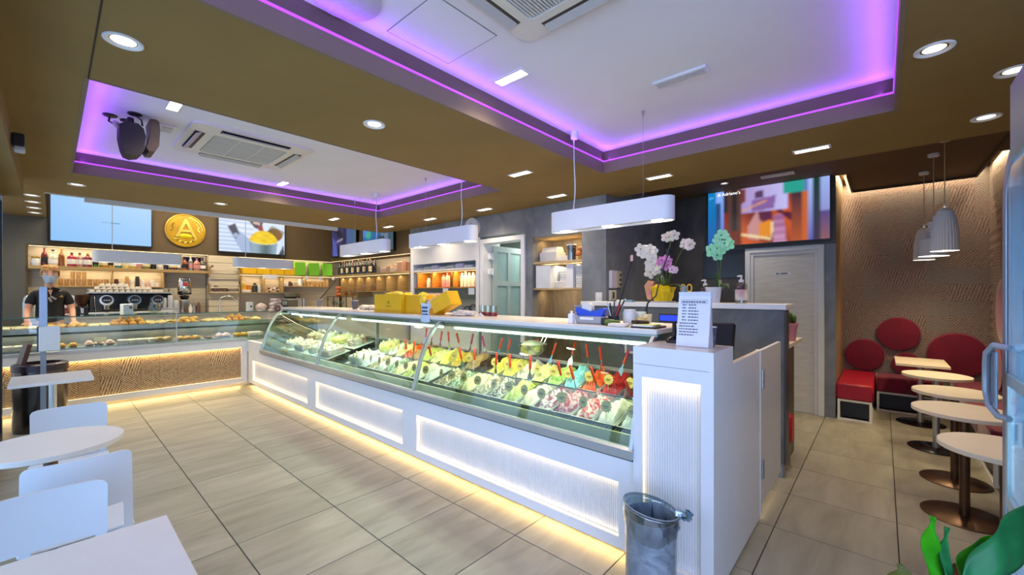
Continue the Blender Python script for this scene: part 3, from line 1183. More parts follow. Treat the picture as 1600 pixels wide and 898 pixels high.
pendant('pendant_lamp', 'long white pendant lamp nearest, before the large orange screen', (3.06, 1.69, 2.045), 1.10, 0.15, 0.175, 0, 0.32, -0.31, ZC)
pendant('pendant_lamp', 'long white pendant lamp in the middle, before the kitchen door', (3.06, 3.86, 2.065), 1.19, 0.15, 0.17, 0, -0.36, 0.30, ZC)
pendant('pendant_lamp', 'long white pendant lamp farthest along the gelato counter, before the wall screens', (3.06, 5.66, 2.07), 1.30, 0.15, 0.17, 0, -0.35, 0.27, ZC)
pendant('pendant_lamp', 'long pendant lamp hanging under the light blue screen', (0.87, 8.1, 1.935), 0.98, 0.15, 0.16, PI / 2, 0.29, -0.30, 3.34, False, 16)
pendant('pendant_lamp', 'long pendant lamp hanging under the screen with the bowl', (2.51, 8.1, 1.94), 0.95, 0.15, 0.16, PI / 2, 0.29, -0.29, 3.34, False, 16)
# ================================================================ the gelato counter
GC = thing('gelato_counter', 'long white gelato counter with curved glass and glowing ribbed panels', 'counter', (0, 0, 0))
FX = 2.15
m = MB()
for y0, y1, z0, z1 in ((1.015, 7.68, 0.43, 0.565), (1.015, 7.68, 0.055, 0.115), (1.015, 1.115, 0.115, 0.43), (3.06, 3.27, 0.115, 0.43),
                       (5.14, 5.37, 0.115, 0.43), (7.50, 7.68, 0.115, 0.43)):
    m.box(FX, FX + 0.045, y0, y1, z0, z1)
m.box(FX + 0.05, 3.06, 1.015, 7.02, 0.055, 0.565)
m.build('base', WHITE, GC, smooth=False)
m = MB()
m.box(FX + 0.09, 3.02, 1.02, 7.68, 0, 0.055)
m.build('plinth', mat('plinth_cream', '#d9d2c2', 0.5), GC, smooth=False)
RIB = mat('ribbed_white', '#ecebe8', 0.4, var=0.02)


def ribbed(axis, a0, a1, z0, z1, at, sgn, pitch=0.0135, depth=0.005, parent=None):
    mb = MB()
    n = int((a1 - a0) / pitch)
    st = (a1 - a0) / n
    pts = []
    for i in range(n):
        s = a0 + i * st
        pts += [(s, 0.0), (s + st * 0.18, depth), (s + st * 0.72, depth), (s + st * 0.9, 0.0)]
    pts.append((a1, 0.0))
    v = []
    for s, d in pts:
        for z in (z0, z1):
            v.append((at - sgn * d, s, z) if axis == 'y' else (s, at - sgn * d, z))
    f = [(2 * i, 2 * i + 2, 2 * i + 3, 2 * i + 1) for i in range(len(pts) - 1)]
    if axis == 'y':
        f = [q[::-1] for q in f]
    mb.add(v, f)
    return mb.build('ribbed_panel', RIB, parent, smooth=False)


for y0, y1 in ((1.115, 3.06), (3.27, 5.14), (5.37, 7.50)):
    ribbed('y', y0, y1, 0.115, 0.43, FX + 0.043, 1, parent=GC)
    l = MB()
    l.box(FX + 0.012, FX + 0.03, y0 + 0.004, y1 - 0.004, 0.422, 0.43)
    l.box(FX + 0.012, FX + 0.03, y0 + 0.004, y1 - 0.004, 0.115, 0.1175)
    l.box(FX + 0.016, FX + 0.03, y1 - 0.0045, y1 - 0.001, 0.12, 0.425)
    l.build('led_strip', LED_W, GC, smooth=False)
    area('panel_light', (FX + 0.022, (y0 + y1) / 2, 0.42), (0.03, 0, -1), 0.018, y1 - y0 - 0.02, 0.22 * (y1 - y0), '#ffd9a0')
    area('panel_light', (FX + 0.022, (y0 + y1) / 2, 0.12), (0.03, 0, 1), 0.016, y1 - y0 - 0.02, 0.10 * (y1 - y0), '#ffe2b4')
area('plinth_light', (FX + 0.055, 4.35, 0.045), (-0.75, 0, -0.7), 6.6, 0.02, 8, '#ffd58c', xdir=(0, 1, 0))
l = MB()
l.box(FX + 0.06, FX + 0.075, 1.05, 7.66, 0.03, 0.045)
l.build('led_strip', LED_W, GC, smooth=False)

# glazed display: lower sill, struts, panes, canopy, lamps, worktop
PR = [(2.115, 0.645), (2.138, 0.72), (2.165, 0.82), (2.20, 0.93), (2.245, 1.035), (2.295, 1.12), (2.35, 1.19), (2.425, 1.25)]
m = MB()
m.box(2.155, 2.20, 1.015, 7.0, 0.565, 0.592)
m.build('sill_gap', BLACK, GC, smooth=False)
m = MB()
m.prism([(2.10, 0.592), (2.10, 0.64), (2.118, 0.652), (2.25, 0.66), (2.25, 0.592)], 1.012, 7.0, 'y')
m.build('sill', mat('sill_aluminium', '#b9bfc0', 0.38, 0.6, var=0.03), GC, smooth=False)
m = MB()
m.box(2.25, 3.05, 1.03, 7.0, 0.565, 0.64)
m.prism([(2.135, 0.655), (2.205, 0.69), (2.215, 0.655)], 1.03, 7.0, 'y')
m.build('case_floor', mat('case_grey_green', '#4f5c55', 0.3, 0.5, var=0.04), GC, smooth=False)
for y in (1.012, 3.045, 5.02, 6.965):
    s = MB()
    outer = [(p[0] - 0.010, p[1] + 0.002) for p in PR]
    inner = [(p[0] + 0.016, p[1] - 0.008) for p in PR]
    s.prism(outer + inner[::-1], y, y + (0.028 if 1.5 < y < 6 else 0.02), 'y')
    s.build('strut', STEELW, GC, smooth=False)
for y0, y1 in ((1.035, 3.045), (3.075, 5.02), (5.05, 6.965)):
    s = MB()
    pts = PR + [(p[0] + 0.006, p[1] - 0.003) for p in PR][::-1]
    s.prism(pts, y0, y1, 'y')
    s.build('curved_pane', GLASS, GC, ang=0.6)
    # canopy strip and lamp tube below the worktop
    s = MB()
    s.prism([(2.44, 1.252), (2.46, 1.20), (2.52, 1.185), (2.58, 1.20), (2.60, 1.252)], y0, y1, 'y')
    s.build('canopy', mat('canopy_grey_green', '#8e9c92', 0.35, 0.4, var=0.03), GC, smooth=False)
    s = MB()
    s.cyl((2.53, y0 + 0.09, 1.176), (2.53, y1 - 0.06, 1.176), 0.011, n=10)
    s.build('lamp_tube', LED_C, GC)
    area('case_lamp', (2.535, (y0 + y1) / 2, 1.165), (0.0, 0, -1), 0.05, y1 - y0 - 0.2, 5.5, '#f6f6dc')
    area('case_lamp', (2.46, (y0 + y1) / 2, 1.165), (-0.35, 0, -1), 0.03, y1 - y0 - 0.2, 3, '#eefadf')
m = MB()
m.box(2.405, 3.0, 1.0, 7.03, 1.252, 1.282, 0.003)
m.build('worktop', mat('worktop_white', '#e9e4dc', 0.22, var=0.04, vscale=3), GC, smooth=False)
m = MB()
m.box(2.41, 2.44, 1.0, 7.02, 1.238, 1.252)
m.build('worktop_edge', mat('worktop_edge_grey', '#9aa5a0', 0.35, 0.5), GC, smooth=False)
for y in (1.02, 3.05, 5.03, 6.98):
    s = MB()
    s.box(2.90, 2.94, y, y + 0.03, 0.64, 1.252)
    s.build('rear_post', STEELW, GC, smooth=False)
s = MB()
end = PR + [(2.95, 1.25), (2.95, 0.645)]
s.prism(end, 6.985, 7.0, 'y')
s.build('end_glass', GLASSG, GC, smooth=False)
s = MB()
s.prism(end, 1.014, 1.03, 'y')
s.build('end_panel', mat('end_panel_grey', '#5d6a66', 0.3, 0.3), GC, smooth=False)
s = MB()
s.box(2.985, 3.0, 1.05, 6.98, 0.64, 0.905)
s.box(2.93, 3.0, 1.05, 6.98, 0.895, 0.91)
s.build('rear_rail', STEELW, GC, smooth=False)
# sloping steel deck that carries the tubs
SL = math.atan(0.27)


def deck(x):
    return 0.675 + (x - 2.225) * 0.27


s = MB()
s.prism([(2.225, deck(2.225) - 0.03), (2.225, deck(2.225)), (2.245, deck(2.245)), (2.245, deck(2.245) - 0.03)], 1.04, 6.96, 'y')
s.build('deck_lip', mat('deck_lip_cream', '#c9c894', 0.4, 0.2), GC, smooth=False)
s = MB()
s.prism([(2.245, deck(2.245) - 0.14), (2.245, deck(2.245) - 0.10), (2.985, deck(2.985) - 0.10), (2.985, 0.64), (2.25, 0.64)], 1.04, 6.96, 'y')
s.build('deck', mat('deck_steel_dark', '#55605c', 0.4, 0.6), GC, smooth=False)
s = MB()
for i in range(26):
    y = 1.05 + i * 0.0235
    s.box(2.247, 2.285, y, y + 0.010, deck(2.26) - 0.008, deck(2.26) - 0.003)
s.build('air_grille', mat('grille_dark', '#2f3a37', 0.5), GC, smooth=False, kind='stuff')

# ---- gelato tubs
FLAV = {
    'cream': ('pale cream gelato', '#efe6c4', '#f6f0d8'), 'milk': ('white milk gelato', '#f1efe0', '#dfe8d2'),
    'straw': ('white gelato streaked with red sauce', '#d8341a', '#f0dccb'), 'amar': ('white gelato with dark cherry swirls', '#f0dfdc', '#8a1f32'),
    'rasp': ('pink and raspberry swirled gelato', '#e7b7b4', '#a83347'), 'pist': ('yellow green pistachio gelato', '#c6cf55', '#d9df86'),
    'cook': ('cream gelato with dark crumbs', '#e9e1c4', '#5b4a3e'), 'nut': ('pale gelato with brown nut pieces', '#e6dcb8', '#a58d5d'),
    'mint': ('mint gelato with chocolate flakes', '#cfe0c0', '#7f8d6e'), 'van': ('vanilla gelato', '#f0e39b', '#f7efb9'),
    'lem': ('bright yellow gelato', '#f2dc4c', '#f8ec8a'), 'plum': ('dark plum gelato', '#4c2430', '#71404b'),
    'red': ('deep red sorbet', '#a8171d', '#c8312c'), 'oran': ('orange red sorbet', '#e2491d', '#f07a3a'),
    'blue': ('sky blue gelato', '#7fd3df', '#b4e6e4'), 'green': ('green apple gelato', '#9fcf58', '#d8e6a2'),
    'choc': ('dark chocolate gelato', '#2e1a12', '#4b2d1f'), 'haz': ('hazelnut brown gelato', '#b68c5a', '#d1ad7c'),
    'ice': ('pale blue white sorbet', '#cfe6e6', '#eef6f3'), 'mango': ('golden mango gelato', '#f0c133', '#f6d870'),
}
front = ['milk', 'cream', 'straw', 'rasp', 'amar', 'cream', 'pist', 'cook', 'nut', 'van', 'mint', 'nut', 'milk', 'cream', 'pist', 'van', 'mint', 'milk', 'nut', 'ice']
rear = ['lem', 'plum', 'red', 'oran', 'blue', 'green', 'van', 'cream', 'lem', 'lem', 'choc', 'haz', 'mango', 'lem', 'van', 'pist', 'haz', 'oran', 'van', 'milk']
ORD = ['first', 'second', 'third', 'fourth', 'fifth', 'sixth', 'seventh', 'eighth', 'ninth', 'tenth', 'eleventh', 'twelfth', 'thirteenth',
       'fourteenth', 'fifteenth', 'sixteenth', 'seventeenth', 'eighteenth', 'nineteenth', 'twentieth']
TW, TL = 0.158, 0.335
TUBST = mat('tub_steel', '#c3c6bd', 0.28, 0.9, var=0.04)
tubm = None


def pan_mesh():
    t = MB()
    a, b = TL / 2, TW / 2
    rim = [(-a, -b), (a, -b), (a, b), (-a, b)]
    inn = [(-a + 0.006, -b + 0.006), (a - 0.006, -b + 0.006), (a - 0.006, b - 0.006), (-a + 0.006, b - 0.006)]
    v = [(p[0], p[1], -0.09) for p in rim] + [(p[0], p[1], 0) for p in rim] + [(p[0], p[1], 0) for p in inn] + [(p[0], p[1], -0.05) for p in inn]
    f = [(3, 2, 1, 0)]
    for k in range(3):
        for i in range(4):
            f.append((k * 4 + i, k * 4 + (i + 1) % 4, (k + 1) * 4 + (i + 1) % 4, (k + 1) * 4 + i))
    f.append((12, 13, 14, 15))
    t.add(v, f)
    return t


pan0 = None


def gelato_mound(seed, hgt):
    r = random.Random(seed)
    a, b = TL / 2 - 0.008, TW / 2 - 0.008
    ph = [r.uniform(0, 6.28) for _ in range(6)]
    k1, k2 = r.uniform(28, 42), r.uniform(45, 70)
    g = MB()

    def fn(u, v):
        x, y = (u * 2 - 1), (v * 2 - 1)
        e = (1 - abs(x) ** 4) * (1 - abs(y) ** 4)
        wv = 0.012 * math.sin(k1 * (x * a + 0.5 * y * b) + ph[0] + 2 * math.sin(9 * y + ph[1])) + 0.008 * math.sin(k2 * (y * b - 0.3 * x * a) + ph[2])
        wv += 0.006 * math.sin(90 * x * a + ph[3]) * math.sin(120 * y * b + ph[4])
        z = -0.03 + e * (hgt + 0.018 + 0.02 * (x * 0.5) + wv * 1.3)
        return (x * a, y * b, z)
    g.grid(fn, 20, 12)
    return g


def flav_mat(k):
    n, a, b = FLAV[k]
    return mat('gelato_' + k, a, 0.55, color2=b, vscale=26 if k in ('cook', 'nut', 'mint') else 15, det=4, w=1.8, contrast=(0.42, 0.56), spec=0.3,
               bump=0.25, bscale=60)


def scallop(rx, ry, n=12):
    return [((rx + 0.10 * rx * math.cos(n * a)) * math.cos(a), (ry + 0.10 * ry * math.cos(n * a)) * math.sin(a)) for a in [2 * PI * i / 60 for i in range(60)]]


tag_m = MB()
tag_m.prism(scallop(0.036, 0.037), -0.001, 0.001, 'x')
tag_m.cyl((0.003, 0, -0.075), (0.003, 0, -0.02), 0.0018, n=6)
tagink = MB()
tagink.box(-0.0018, -0.001, -0.018, 0.018, -0.003, 0.003)
tagink.box(-0.0018, -0.001, -0.012, 0.012, -0.012, -0.008)
TAG0 = None
SP0 = None
HRED = mat('spatula_red', '#d9401f', 0.35, var=0.04)
HWHITE = mat('spatula_mint', '#dcebe0', 0.35, var=0.02)
HPINK = mat('spatula_pink', '#c93a78', 0.35, var=0.04)


def spatula(handle):
    t = thing('gelato_spatula', 'x', 'spatula')
    b = MB()
    b.prism([(-0.018, -0.06), (0.018, -0.06), (0.016, 0.0), (0.006, 0.022), (0.005, 0.05), (-0.005, 0.05), (-0.006, 0.022), (-0.016, 0.0)], -0.0012, 0.0012, 'x')
    b.build('blade', CHROME, t, smooth=False)
    h_ = MB()
    h_.tube([(0, 0, 0.045), (0, 0, 0.06), (0, 0, 0.10), (0, 0, 0.145), (0, 0, 0.155)], [0.008, 0.0105, 0.0095, 0.0115, 0.007], 10)
    h_.build('handle', handle, t)
    return t


SPS = {}
sp_used = {}


def put_spatula(loc, rot, label, col='red'):
    mm = {'red': HRED, 'white': HWHITE, 'pink': HPINK}[col]
    if col not in SPS:
        o = SPS[col] = spatula(mm)
        o.location, o.rotation_euler = loc, rot
        o['label'], o['group'] = label, 'gelato spatulas'
        return o
    return dup(SPS[col], loc, None, label, 'gelato spatulas', rot)


def put_tag(loc, label, tilt=0.25, yaw=0.0):
    global TAG0
    if TAG0 is None:
        t = TAG0 = tag_m.build('flavour_tag', GOLDT, None, smooth=False)
        tag(t, label, 'label', 'golden flavour tags')
        k = tagink.build('tag_writing', mat('tag_ink', '#5a4d22', 0.6), t, smooth=False)
    else:
        t = dup(TAG0, loc, None, label, 'golden flavour tags')
    t.location = loc
    t.rotation_euler = (0, tilt, yaw)
    return t


for row, lst in (('front', front), ('back', rear)):
    for i, fk in enumerate(lst):
        y = 1.035 + 0.012 + TW / 2 + i * (TW + 0.006)
        if y > 2.98:
            y += 0.055
        xc = 2.285 + TL / 2 * math.cos(SL) if row == 'front' else 2.625 + TL / 2 * math.cos(SL)
        desc = FLAV[fk][0]
        lab = 'tub of %s, %s %s-row tub from the cash desk' % (desc, ORD[i], row)
        t = thing('gelato_tub', lab, 'gelato tub', (xc, y, deck(xc) + 0.005), 0, 'gelato tubs')
        t.rotation_euler = (0, -SL, 0)
        if pan0 is None:
            pan0 = pan_mesh().build('pan', TUBST, t, smooth=False)
        else:
            p = pan0.copy()
            COL.objects.link(p)
            p.parent = t
        hgt = rnd.uniform(0.045, 0.07) if row == 'back' else rnd.uniform(0.03, 0.05)
        g = gelato_mound(i * 7 + (3 if row == 'back' else 0), hgt).build('gelato', flav_mat(fk), t, ang=3.2)
        # tag on the near edge of each tub
        if not (row == 'back' and i in (10, 13)):
            xt = xc - (TL / 2 - 0.03) * math.cos(SL)
            put_tag((xt, y + rnd.uniform(-0.02, 0.02), deck(xt) + 0.095), 'gold scalloped tag on the %s %s-row tub from the cash desk' % (ORD[i], row), rnd.uniform(0.1, 0.35), rnd.uniform(-0.3, 0.3))
        if not (row == 'front' and i in (0, 1, 5, 9, 12, 14, 17, 18, 19)) and not (row == 'back' and i in (18, 19)):
            xs = xc + rnd.uniform(0.06, 0.12)
            colr = 'white' if (row == 'back' and i == 1) else ('pink' if (row == 'back' and i in (11, 12, 16)) else 'red')
            put_spatula((xs, y + rnd.uniform(-0.03, 0.03), deck(xs) + 0.085), (rnd.uniform(-0.35, 0.35), rnd.uniform(-0.3, 0.25), rnd.uniform(-0.9, 0.9)),
                        '%s-handled spatula stuck in the %s %s-row tub from the cash desk' % ({'red': 'red', 'white': 'pale', 'pink': 'pink'}[colr], ORD[i], row), colr)
put_spatula((2.42, 1.14, deck(2.42) + 0.085), (-0.5, 0.3, 0.2), 'red spatula leaning on the first front-row tub, next to the cash desk end', 'red')

# steel bowl of whipped cream on the back rail
t = thing('cream_bowl', 'round steel bowl heaped with whipped cream behind the tubs', 'bowl', (2.87, 2.28, 0.925))
b = MB()
b.lathe([(0.0005, 0), (0.06, 0.004), (0.105, 0.04), (0.128, 0.10), (0.131, 0.10), (0.124, 0.095), (0.10, 0.05), (0.0005, 0.03)], 28)
b.build('bowl', mat('bowl_steel', '#c8cbb8', 0.22, 1.0), t)
b = MB()
b.sphere((0, 0.0, 0.075), 0.1, 18, 10, (1.12, 1.12, 0.55), jit=0.05, seed=4)
b.build('cream', mat('whipped_cream', '#f3edd0', 0.6, bump=0.3, bscale=30), t)
t.location = (2.84, 2.30, 0.955)
for k, (dx, dy) in enumerate(((0.02, -0.05), (0.04, -0.075))):
    q = MB()
    q.tube([(dx, dy, 0.08), (dx + 0.03, dy - 0.03, 0.16), (dx + 0.05, dy - 0.05, 0.24)], 0.006, 8)
    q.build('whisk_handle', CHROME, t)

# left bay: cakes and semifreddi on trays
trayn = 0
CK = (('#f3ecd9', '#e8dcc0', 'cream covered'), ('#f0e8a6', '#d7cf5e', 'pale yellow'), ('#efe2d2', '#c79f78', 'nut sprinkled'), ('#e9efdf', '#bccb8a', 'pistachio'),
      ('#f5efe6', '#e9cdb4', 'meringue'), ('#eadfc9', '#9c7a58', 'coffee striped'))
for r_ in (0, 1):
    for i in range(6):
        y = 4.52 + i * 0.405
        if y > 6.9:
            continue
        if y < 5.15 and y + 0.19 > 4.9:
            continue
        x = 2.45 + r_ * 0.35
        a, b_, nm = CK[(i * 2 + r_) % 6]
        lab = '%s cake on a pale tray, %s from the far end, %s row' % (nm, ORD[5 - i if i > 1 else 4], 'back' if r_ else 'front')
        t = thing('ice_cream_cake', lab, 'cake', (x, y, deck(x) - 0.02), 0, 'ice cream cakes')
        t.rotation_euler = (0, -SL, 0)
        q = MB()
        q.box(-0.16, 0.16, -0.185, 0.185, -0.006, 0.004, 0.003)
        q.build('tray', mat('tray_mint', '#dfe9e4', 0.4, var=0.02), t, smooth=False)
        q = MB()
        if (i + r_) % 2:
            q.lathe([(0.125, 0.004), (0.13, 0.02), (0.128, 0.07), (0.118, 0.085), (0.0005, 0.088)], 30)
        else:
            q.box(-0.12, 0.12, -0.15, 0.15, 0.004, 0.085, 0.018)
        q.build('cake', mat('cake_%d' % ((i * 2 + r_) % 6), a, 0.55, color2=b_, vscale=14, w=1.0, bump=0.2, bscale=40), t)
        for k in range(7):
            an = 2 * PI * k / 7
            q = MB()
            q.lathe([(0.018, 0), (0.02, 0.008), (0.012, 0.02), (0.0005, 0.034)], 9, (0.09 * math.cos(an), 0.09 * math.sin(an), 0.084))
            q.build('cream_rosette', mat('rosette_cream', '#f2ecc9', 0.5), t)

# ---- white cash desk pedestal at the near end
CD = thing('cash_desk', 'white cash desk end with a glowing ribbed panel and side gate', 'counter', (0, 0, 0))
m = MB()
m.box(2.12, 2.165, 0.605, 0.662, 0.02, 1.06)
m.box(2.12, 2.165, 0.963, 1.012, 0.02, 1.06)
m.box(2.12, 2.165, 0.605, 1.012, 1.052, 1.118)
m.box(2.12, 2.165, 0.605, 1.012, 0.02, 0.09)
m.box(2.12, 2.463, 0.603, 1.012, 1.121, 1.211)
m.box(2.175, 2.463, 0.62, 1.0, 0.0, 1.12)
m.box(2.12, 2.463, 0.603, 0.625, 0.02, 1.119)
m.box(2.463, 3.12, 0.603, 0.628, 0.02, 1.119)
m.build('carcass', WHITE, CD, smooth=False)
m = MB()
m.box(2.121, 2.463, 0.605, 1.01, 1.211, 1.2135)
m.build('desk_top', mat('desk_top_stone', '#e5ddd2', 0.22, var=0.05, vscale=4), CD, smooth=False)
m = MB()
m.box(2.463, 3.12, 0.606, 0.626, 1.119, 1.122)
m.build('side_edge', mat('edge_tan', '#d8c8ae', 0.5), CD, smooth=False)
ribbed('y', 0.662, 0.963, 0.09, 1.052, 2.163, 1, parent=CD)
l = MB()
l.box(2.132, 2.15, 0.666, 0.959, 1.044, 1.052)
l.box(2.136, 2.15, 0.9585, 0.962, 0.1, 1.04)
l.build('led_strip', LED_W, CD, smooth=False)
area('panel_light', (2.142, 0.812, 1.043), (0.02, 0, -1), 0.02, 0.28, 0.22, '#ffdca4')
m = MB()
m.box(2.4, 3.1, 0.64, 1.0, 0.70, 0.74)
m.build('cash_shelf', DGREY, CD, smooth=False)
m = MB()
m.box(3.12, 3.155, 0.598, 0.63, 0.03, 1.125, 0.003)
m.build('gate_post', WHITE, CD, smooth=False)
m = MB()
m.box(3.165, 3.87, 0.602, 0.626, 0.085, 1.118, 0.002)
g = m.build('gate', mat('gate_white', '#e3e1db', 0.4, var=0.02), CD, smooth=False)
for z in (0.93, 0.33):
    m = MB()
    m.cyl((3.16, 0.594, z - 0.06), (3.16, 0.594, z + 0.06), 0.011, n=10)
    m.box(3.165, 3.195, 0.592, 0.602, z - 0.055, z + 0.055)
    m.build('hinge', STEEL, g)
# ================================================================ pastry counter across the back
PC = thing('pastry_counter', 'pastry counter with glass front and warm lit patterned panel', 'counter', (0, 0, 0))
FY = 7.70
m = MB()
for x0, x1, z0, z1 in ((-0.75, 2.13, 0.63, 0.735), (-0.75, 2.13, 0.055, 0.135), (2.055, 2.13, 0.135, 0.63)):
    m.box(x0, x1, FY, FY + 0.04, z0, z1)
m.box(-0.75, 3.0, FY + 0.06, 8.35, 0.055, 0.735)
m.build('base', WHITE2, PC, smooth=False)
m = MB()
m.box(-0.75, 2.2, FY + 0.09, 8.3, 0, 0.055)
m.build('plinth', MATS['plinth_cream'], PC, smooth=False)
q = MB()
q.box(-0.1, 0.1, 0, 0.012, -0.1225, 0.1225, 0.002)
tp0 = None
for i in range(14):
    for j in range(2):
        if tp0 is None:
            t = tp0 = q.build('tile', CEM2, PC, smooth=False)
        else:
            t = tp0.copy()
            COL.objects.link(t)
        t.location = (1.954 - i * 0.202, FY + 0.04, 0.2575 + j * 0.2465)
l = MB()
l.box(-0.75, 2.05, FY + 0.012, FY + 0.03, 0.621, 0.63)
l.box(-0.75, 2.05, FY + 0.012, FY + 0.03, 0.135, 0.137)
l.build('led_strip', LED_W, PC, smooth=False)
area('panel_light', (0.65, FY + 0.02, 0.62), (0, 0.03, -1), 2.75, 0.018, 2.6, '#ffd699')
area('plinth_light', (0.65, FY + 0.055, 0.045), (0, -0.75, -0.7), 2.8, 0.02, 4, '#ffd58c')
m = MB()
m.box(-0.75, 2.13, FY - 0.012, FY + 0.05, 0.735, 0.775, 0.004)
m.build('front_rail', STEELW, PC, smooth=False)
m = MB()
m.box(-0.75, 3.0, FY + 0.05, 8.35, 0.735, 0.80)
m.build('display_deck', mat('display_steel', '#c7cbc7', 0.25, 0.9, var=0.03), PC, smooth=False)
m = MB()
m.box(-0.75, 3.0, FY + 0.20, 8.35, 1.02, 1.04)
m.box(-0.75, 3.0, FY + 0.18, FY + 0.20, 1.0, 1.055)
m.box(-0.75, 3.0, FY + 0.17, FY + 0.185, 0.99, 0.998)
m.build('upper_shelf', MATS['display_steel'], PC, smooth=False)
m = MB()
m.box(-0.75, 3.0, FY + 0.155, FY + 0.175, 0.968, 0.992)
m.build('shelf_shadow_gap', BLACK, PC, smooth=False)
m = MB()
m.box(-0.75, 3.0, 8.33, 8.35, 0.80, 1.02)
m.build('rear_panel', mat('rear_steel', '#9da19c', 0.25, 0.9, var=0.05, stretch=(0.3, 1, 30), vscale=2), PC, smooth=False)
for x0, x1 in ((-0.75, 1.228), (1.236, 2.44)):
    m = MB()
    m.box(x0, x1, FY + 0.012, FY + 0.02, 0.775, 1.195)
    m.build('front_glass', GLASSN, PC, smooth=False)
    m = MB()
    m.box(x0, x1, FY + 0.012, 8.3, 1.195, 1.203)
    m.build('top_glass', GLASSG, PC, smooth=False)
    m = MB()
    m.box(x0, x1, FY + 0.008, FY + 0.012, 1.192, 1.206)
    m.build('glass_edge', mat('glass_edge_green', '#4f7a6c', 0.2, var=0.02), PC, smooth=False)
m = MB()
m.box(1.226, 1.238, FY + 0.006, FY + 0.026, 0.775, 1.2)
m.build('glass_joint', STEELW, PC, smooth=False)
l = MB()
l.box(-0.7, 2.9, FY + 0.21, FY + 0.23, 1.008, 1.016)
l.build('lamp_tube', LED_C, PC, smooth=False)
area('case_lamp', (1.0, FY + 0.24, 1.0), (0, 0.2, -1), 3.3, 0.04, 7, '#fff0d4')
area('case_lamp', (1.0, FY + 0.1, 1.185), (0, 0.6, -1), 3.3, 0.03, 3, '#fff0d4')
# white corner post where the two counters meet
m = MB()
m.box(2.13, 2.2, 7.02, 7.72, 0.565, 0.735)
m.build('corner_post', WHITE2, PC, smooth=False)
for i in range(3):
    pass

PASTRY = {
    'croissant': ('golden croissant', '#c98a3c', '#e2b469'), 'brioche': ('round glazed brioche', '#b9772f', '#d8a255'),
    'ring': ('sugared ring pastry', '#d9b987', '#efe2c4'), 'tart': ('small fruit tart', '#e8c35c', '#c9852f'),
    'puff': ('pale puff pastry fan', '#e5cb97', '#cfa768'), 'slice': ('white iced cake slice', '#f3efe6', '#e4d2b8'),
    'choux': ('pink iced cream bun', '#e7b6ab', '#efd9c8'), 'choco': ('chocolate topped biscuit', '#5b3824', '#8a5c3a'),
}
PM = {}


def pastry(kind):
    b = MB()
    if kind == 'croissant':
        pts, rs = [], []
        for i in range(11):
            a = -1.25 + 2.5 * i / 10
            pts.append((0.06 * math.sin(a), 0.05 * math.cos(a) - 0.03, 0.022))
            rs.append(0.006 + 0.02 * math.cos(a * 1.12) * (1 + 0.14 * (i % 2)))
        b.tube(pts, rs, 9)
    elif kind == 'ring':
        pts = [(0.04 * math.cos(a), 0.04 * math.sin(a), 0.018) for a in [2 * PI * i / 16 for i in range(17)]]
        b.tube(pts, 0.018, 8, False)
    elif kind == 'brioche':
        b.sphere((0, 0, 0.022), 0.042, 14, 8, (1, 1, 0.7))
        b.sphere((0, 0, 0.052), 0.018, 10, 6)
    elif kind == 'tart':
        b.lathe([(0.0005, 0), (0.03, 0), (0.042, 0.022), (0.04, 0.025), (0.036, 0.02), (0.0005, 0.026)], 16)
        for k in range(5):
            b.sphere((0.02 * math.cos(k * 1.26), 0.02 * math.sin(k * 1.26), 0.03), 0.012, 8, 5)
    elif kind == 'puff':
        for k in range(4):
            b.obox((0.012 * (k - 1.5), 0, 0.012 + 0.007 * k), Euler((0, 0.25, 0.4 * k)).to_matrix(), (0.045, 0.03, 0.007), 0.003)
    elif kind == 'slice':
        b.prism([(-0.04, -0.035), (0.05, -0.022), (0.05, 0.022), (-0.04, 0.035)], 0, 0.035, 'z')
        b.prism([(-0.038, -0.032), (0.045, -0.02), (0.045, 0.02), (-0.038, 0.032)], 0.035, 0.042, 'z')
    elif kind == 'choux':
        b.sphere((0, 0, 0.02), 0.036, 14, 7, (1.2, 0.85, 0.62))
        b.sphere((0, 0, 0.036), 0.026, 12, 6, (1.1, 0.8, 0.6))
    else:
        b.lathe([(0.0005, 0), (0.034, 0.001), (0.037, 0.012), (0.03, 0.02), (0.0005, 0.023)], 14)
    return b


NTH = {}


def nth(n):
    return ORD[n - 1] if n <= 20 else '%d%s' % (n, {1: 'st', 2: 'nd', 3: 'rd'}.get(n % 10, 'th'))


def put_pastry(kind, loc, rz, where, group):
    d, a, c2 = PASTRY[kind]
    NTH[where] = NTH.get(where, 0) + 1
    lab = '%s, %s %s' % (d, nth(NTH[where]), where)
    if kind not in PM:
        o = PM[kind] = pastry(kind).xf(Matrix.Diagonal((1.12, 1.12, 1.3, 1))).build('pastry', mat('pastry_' + kind, a, 0.5, color2=c2, vscale=22, w=0.8, bump=0.2, bscale=60), None, ang=1.2)
        o.name = {'slice': 'cake_slice', 'tart': 'fruit_tart', 'croissant': 'croissant', 'brioche': 'brioche', 'ring': 'ring_pastry', 'puff': 'puff_pastry', 'choux': 'cream_bun', 'choco': 'biscuit'}[kind]
        tag(o, lab, 'pastry', group)
    else:
        o = PM[kind].copy()
        COL.objects.link(o)
        o['label'], o['group'] = lab, group
    o.location = loc
    o.rotation_euler = (0, 0, rz)
    return o


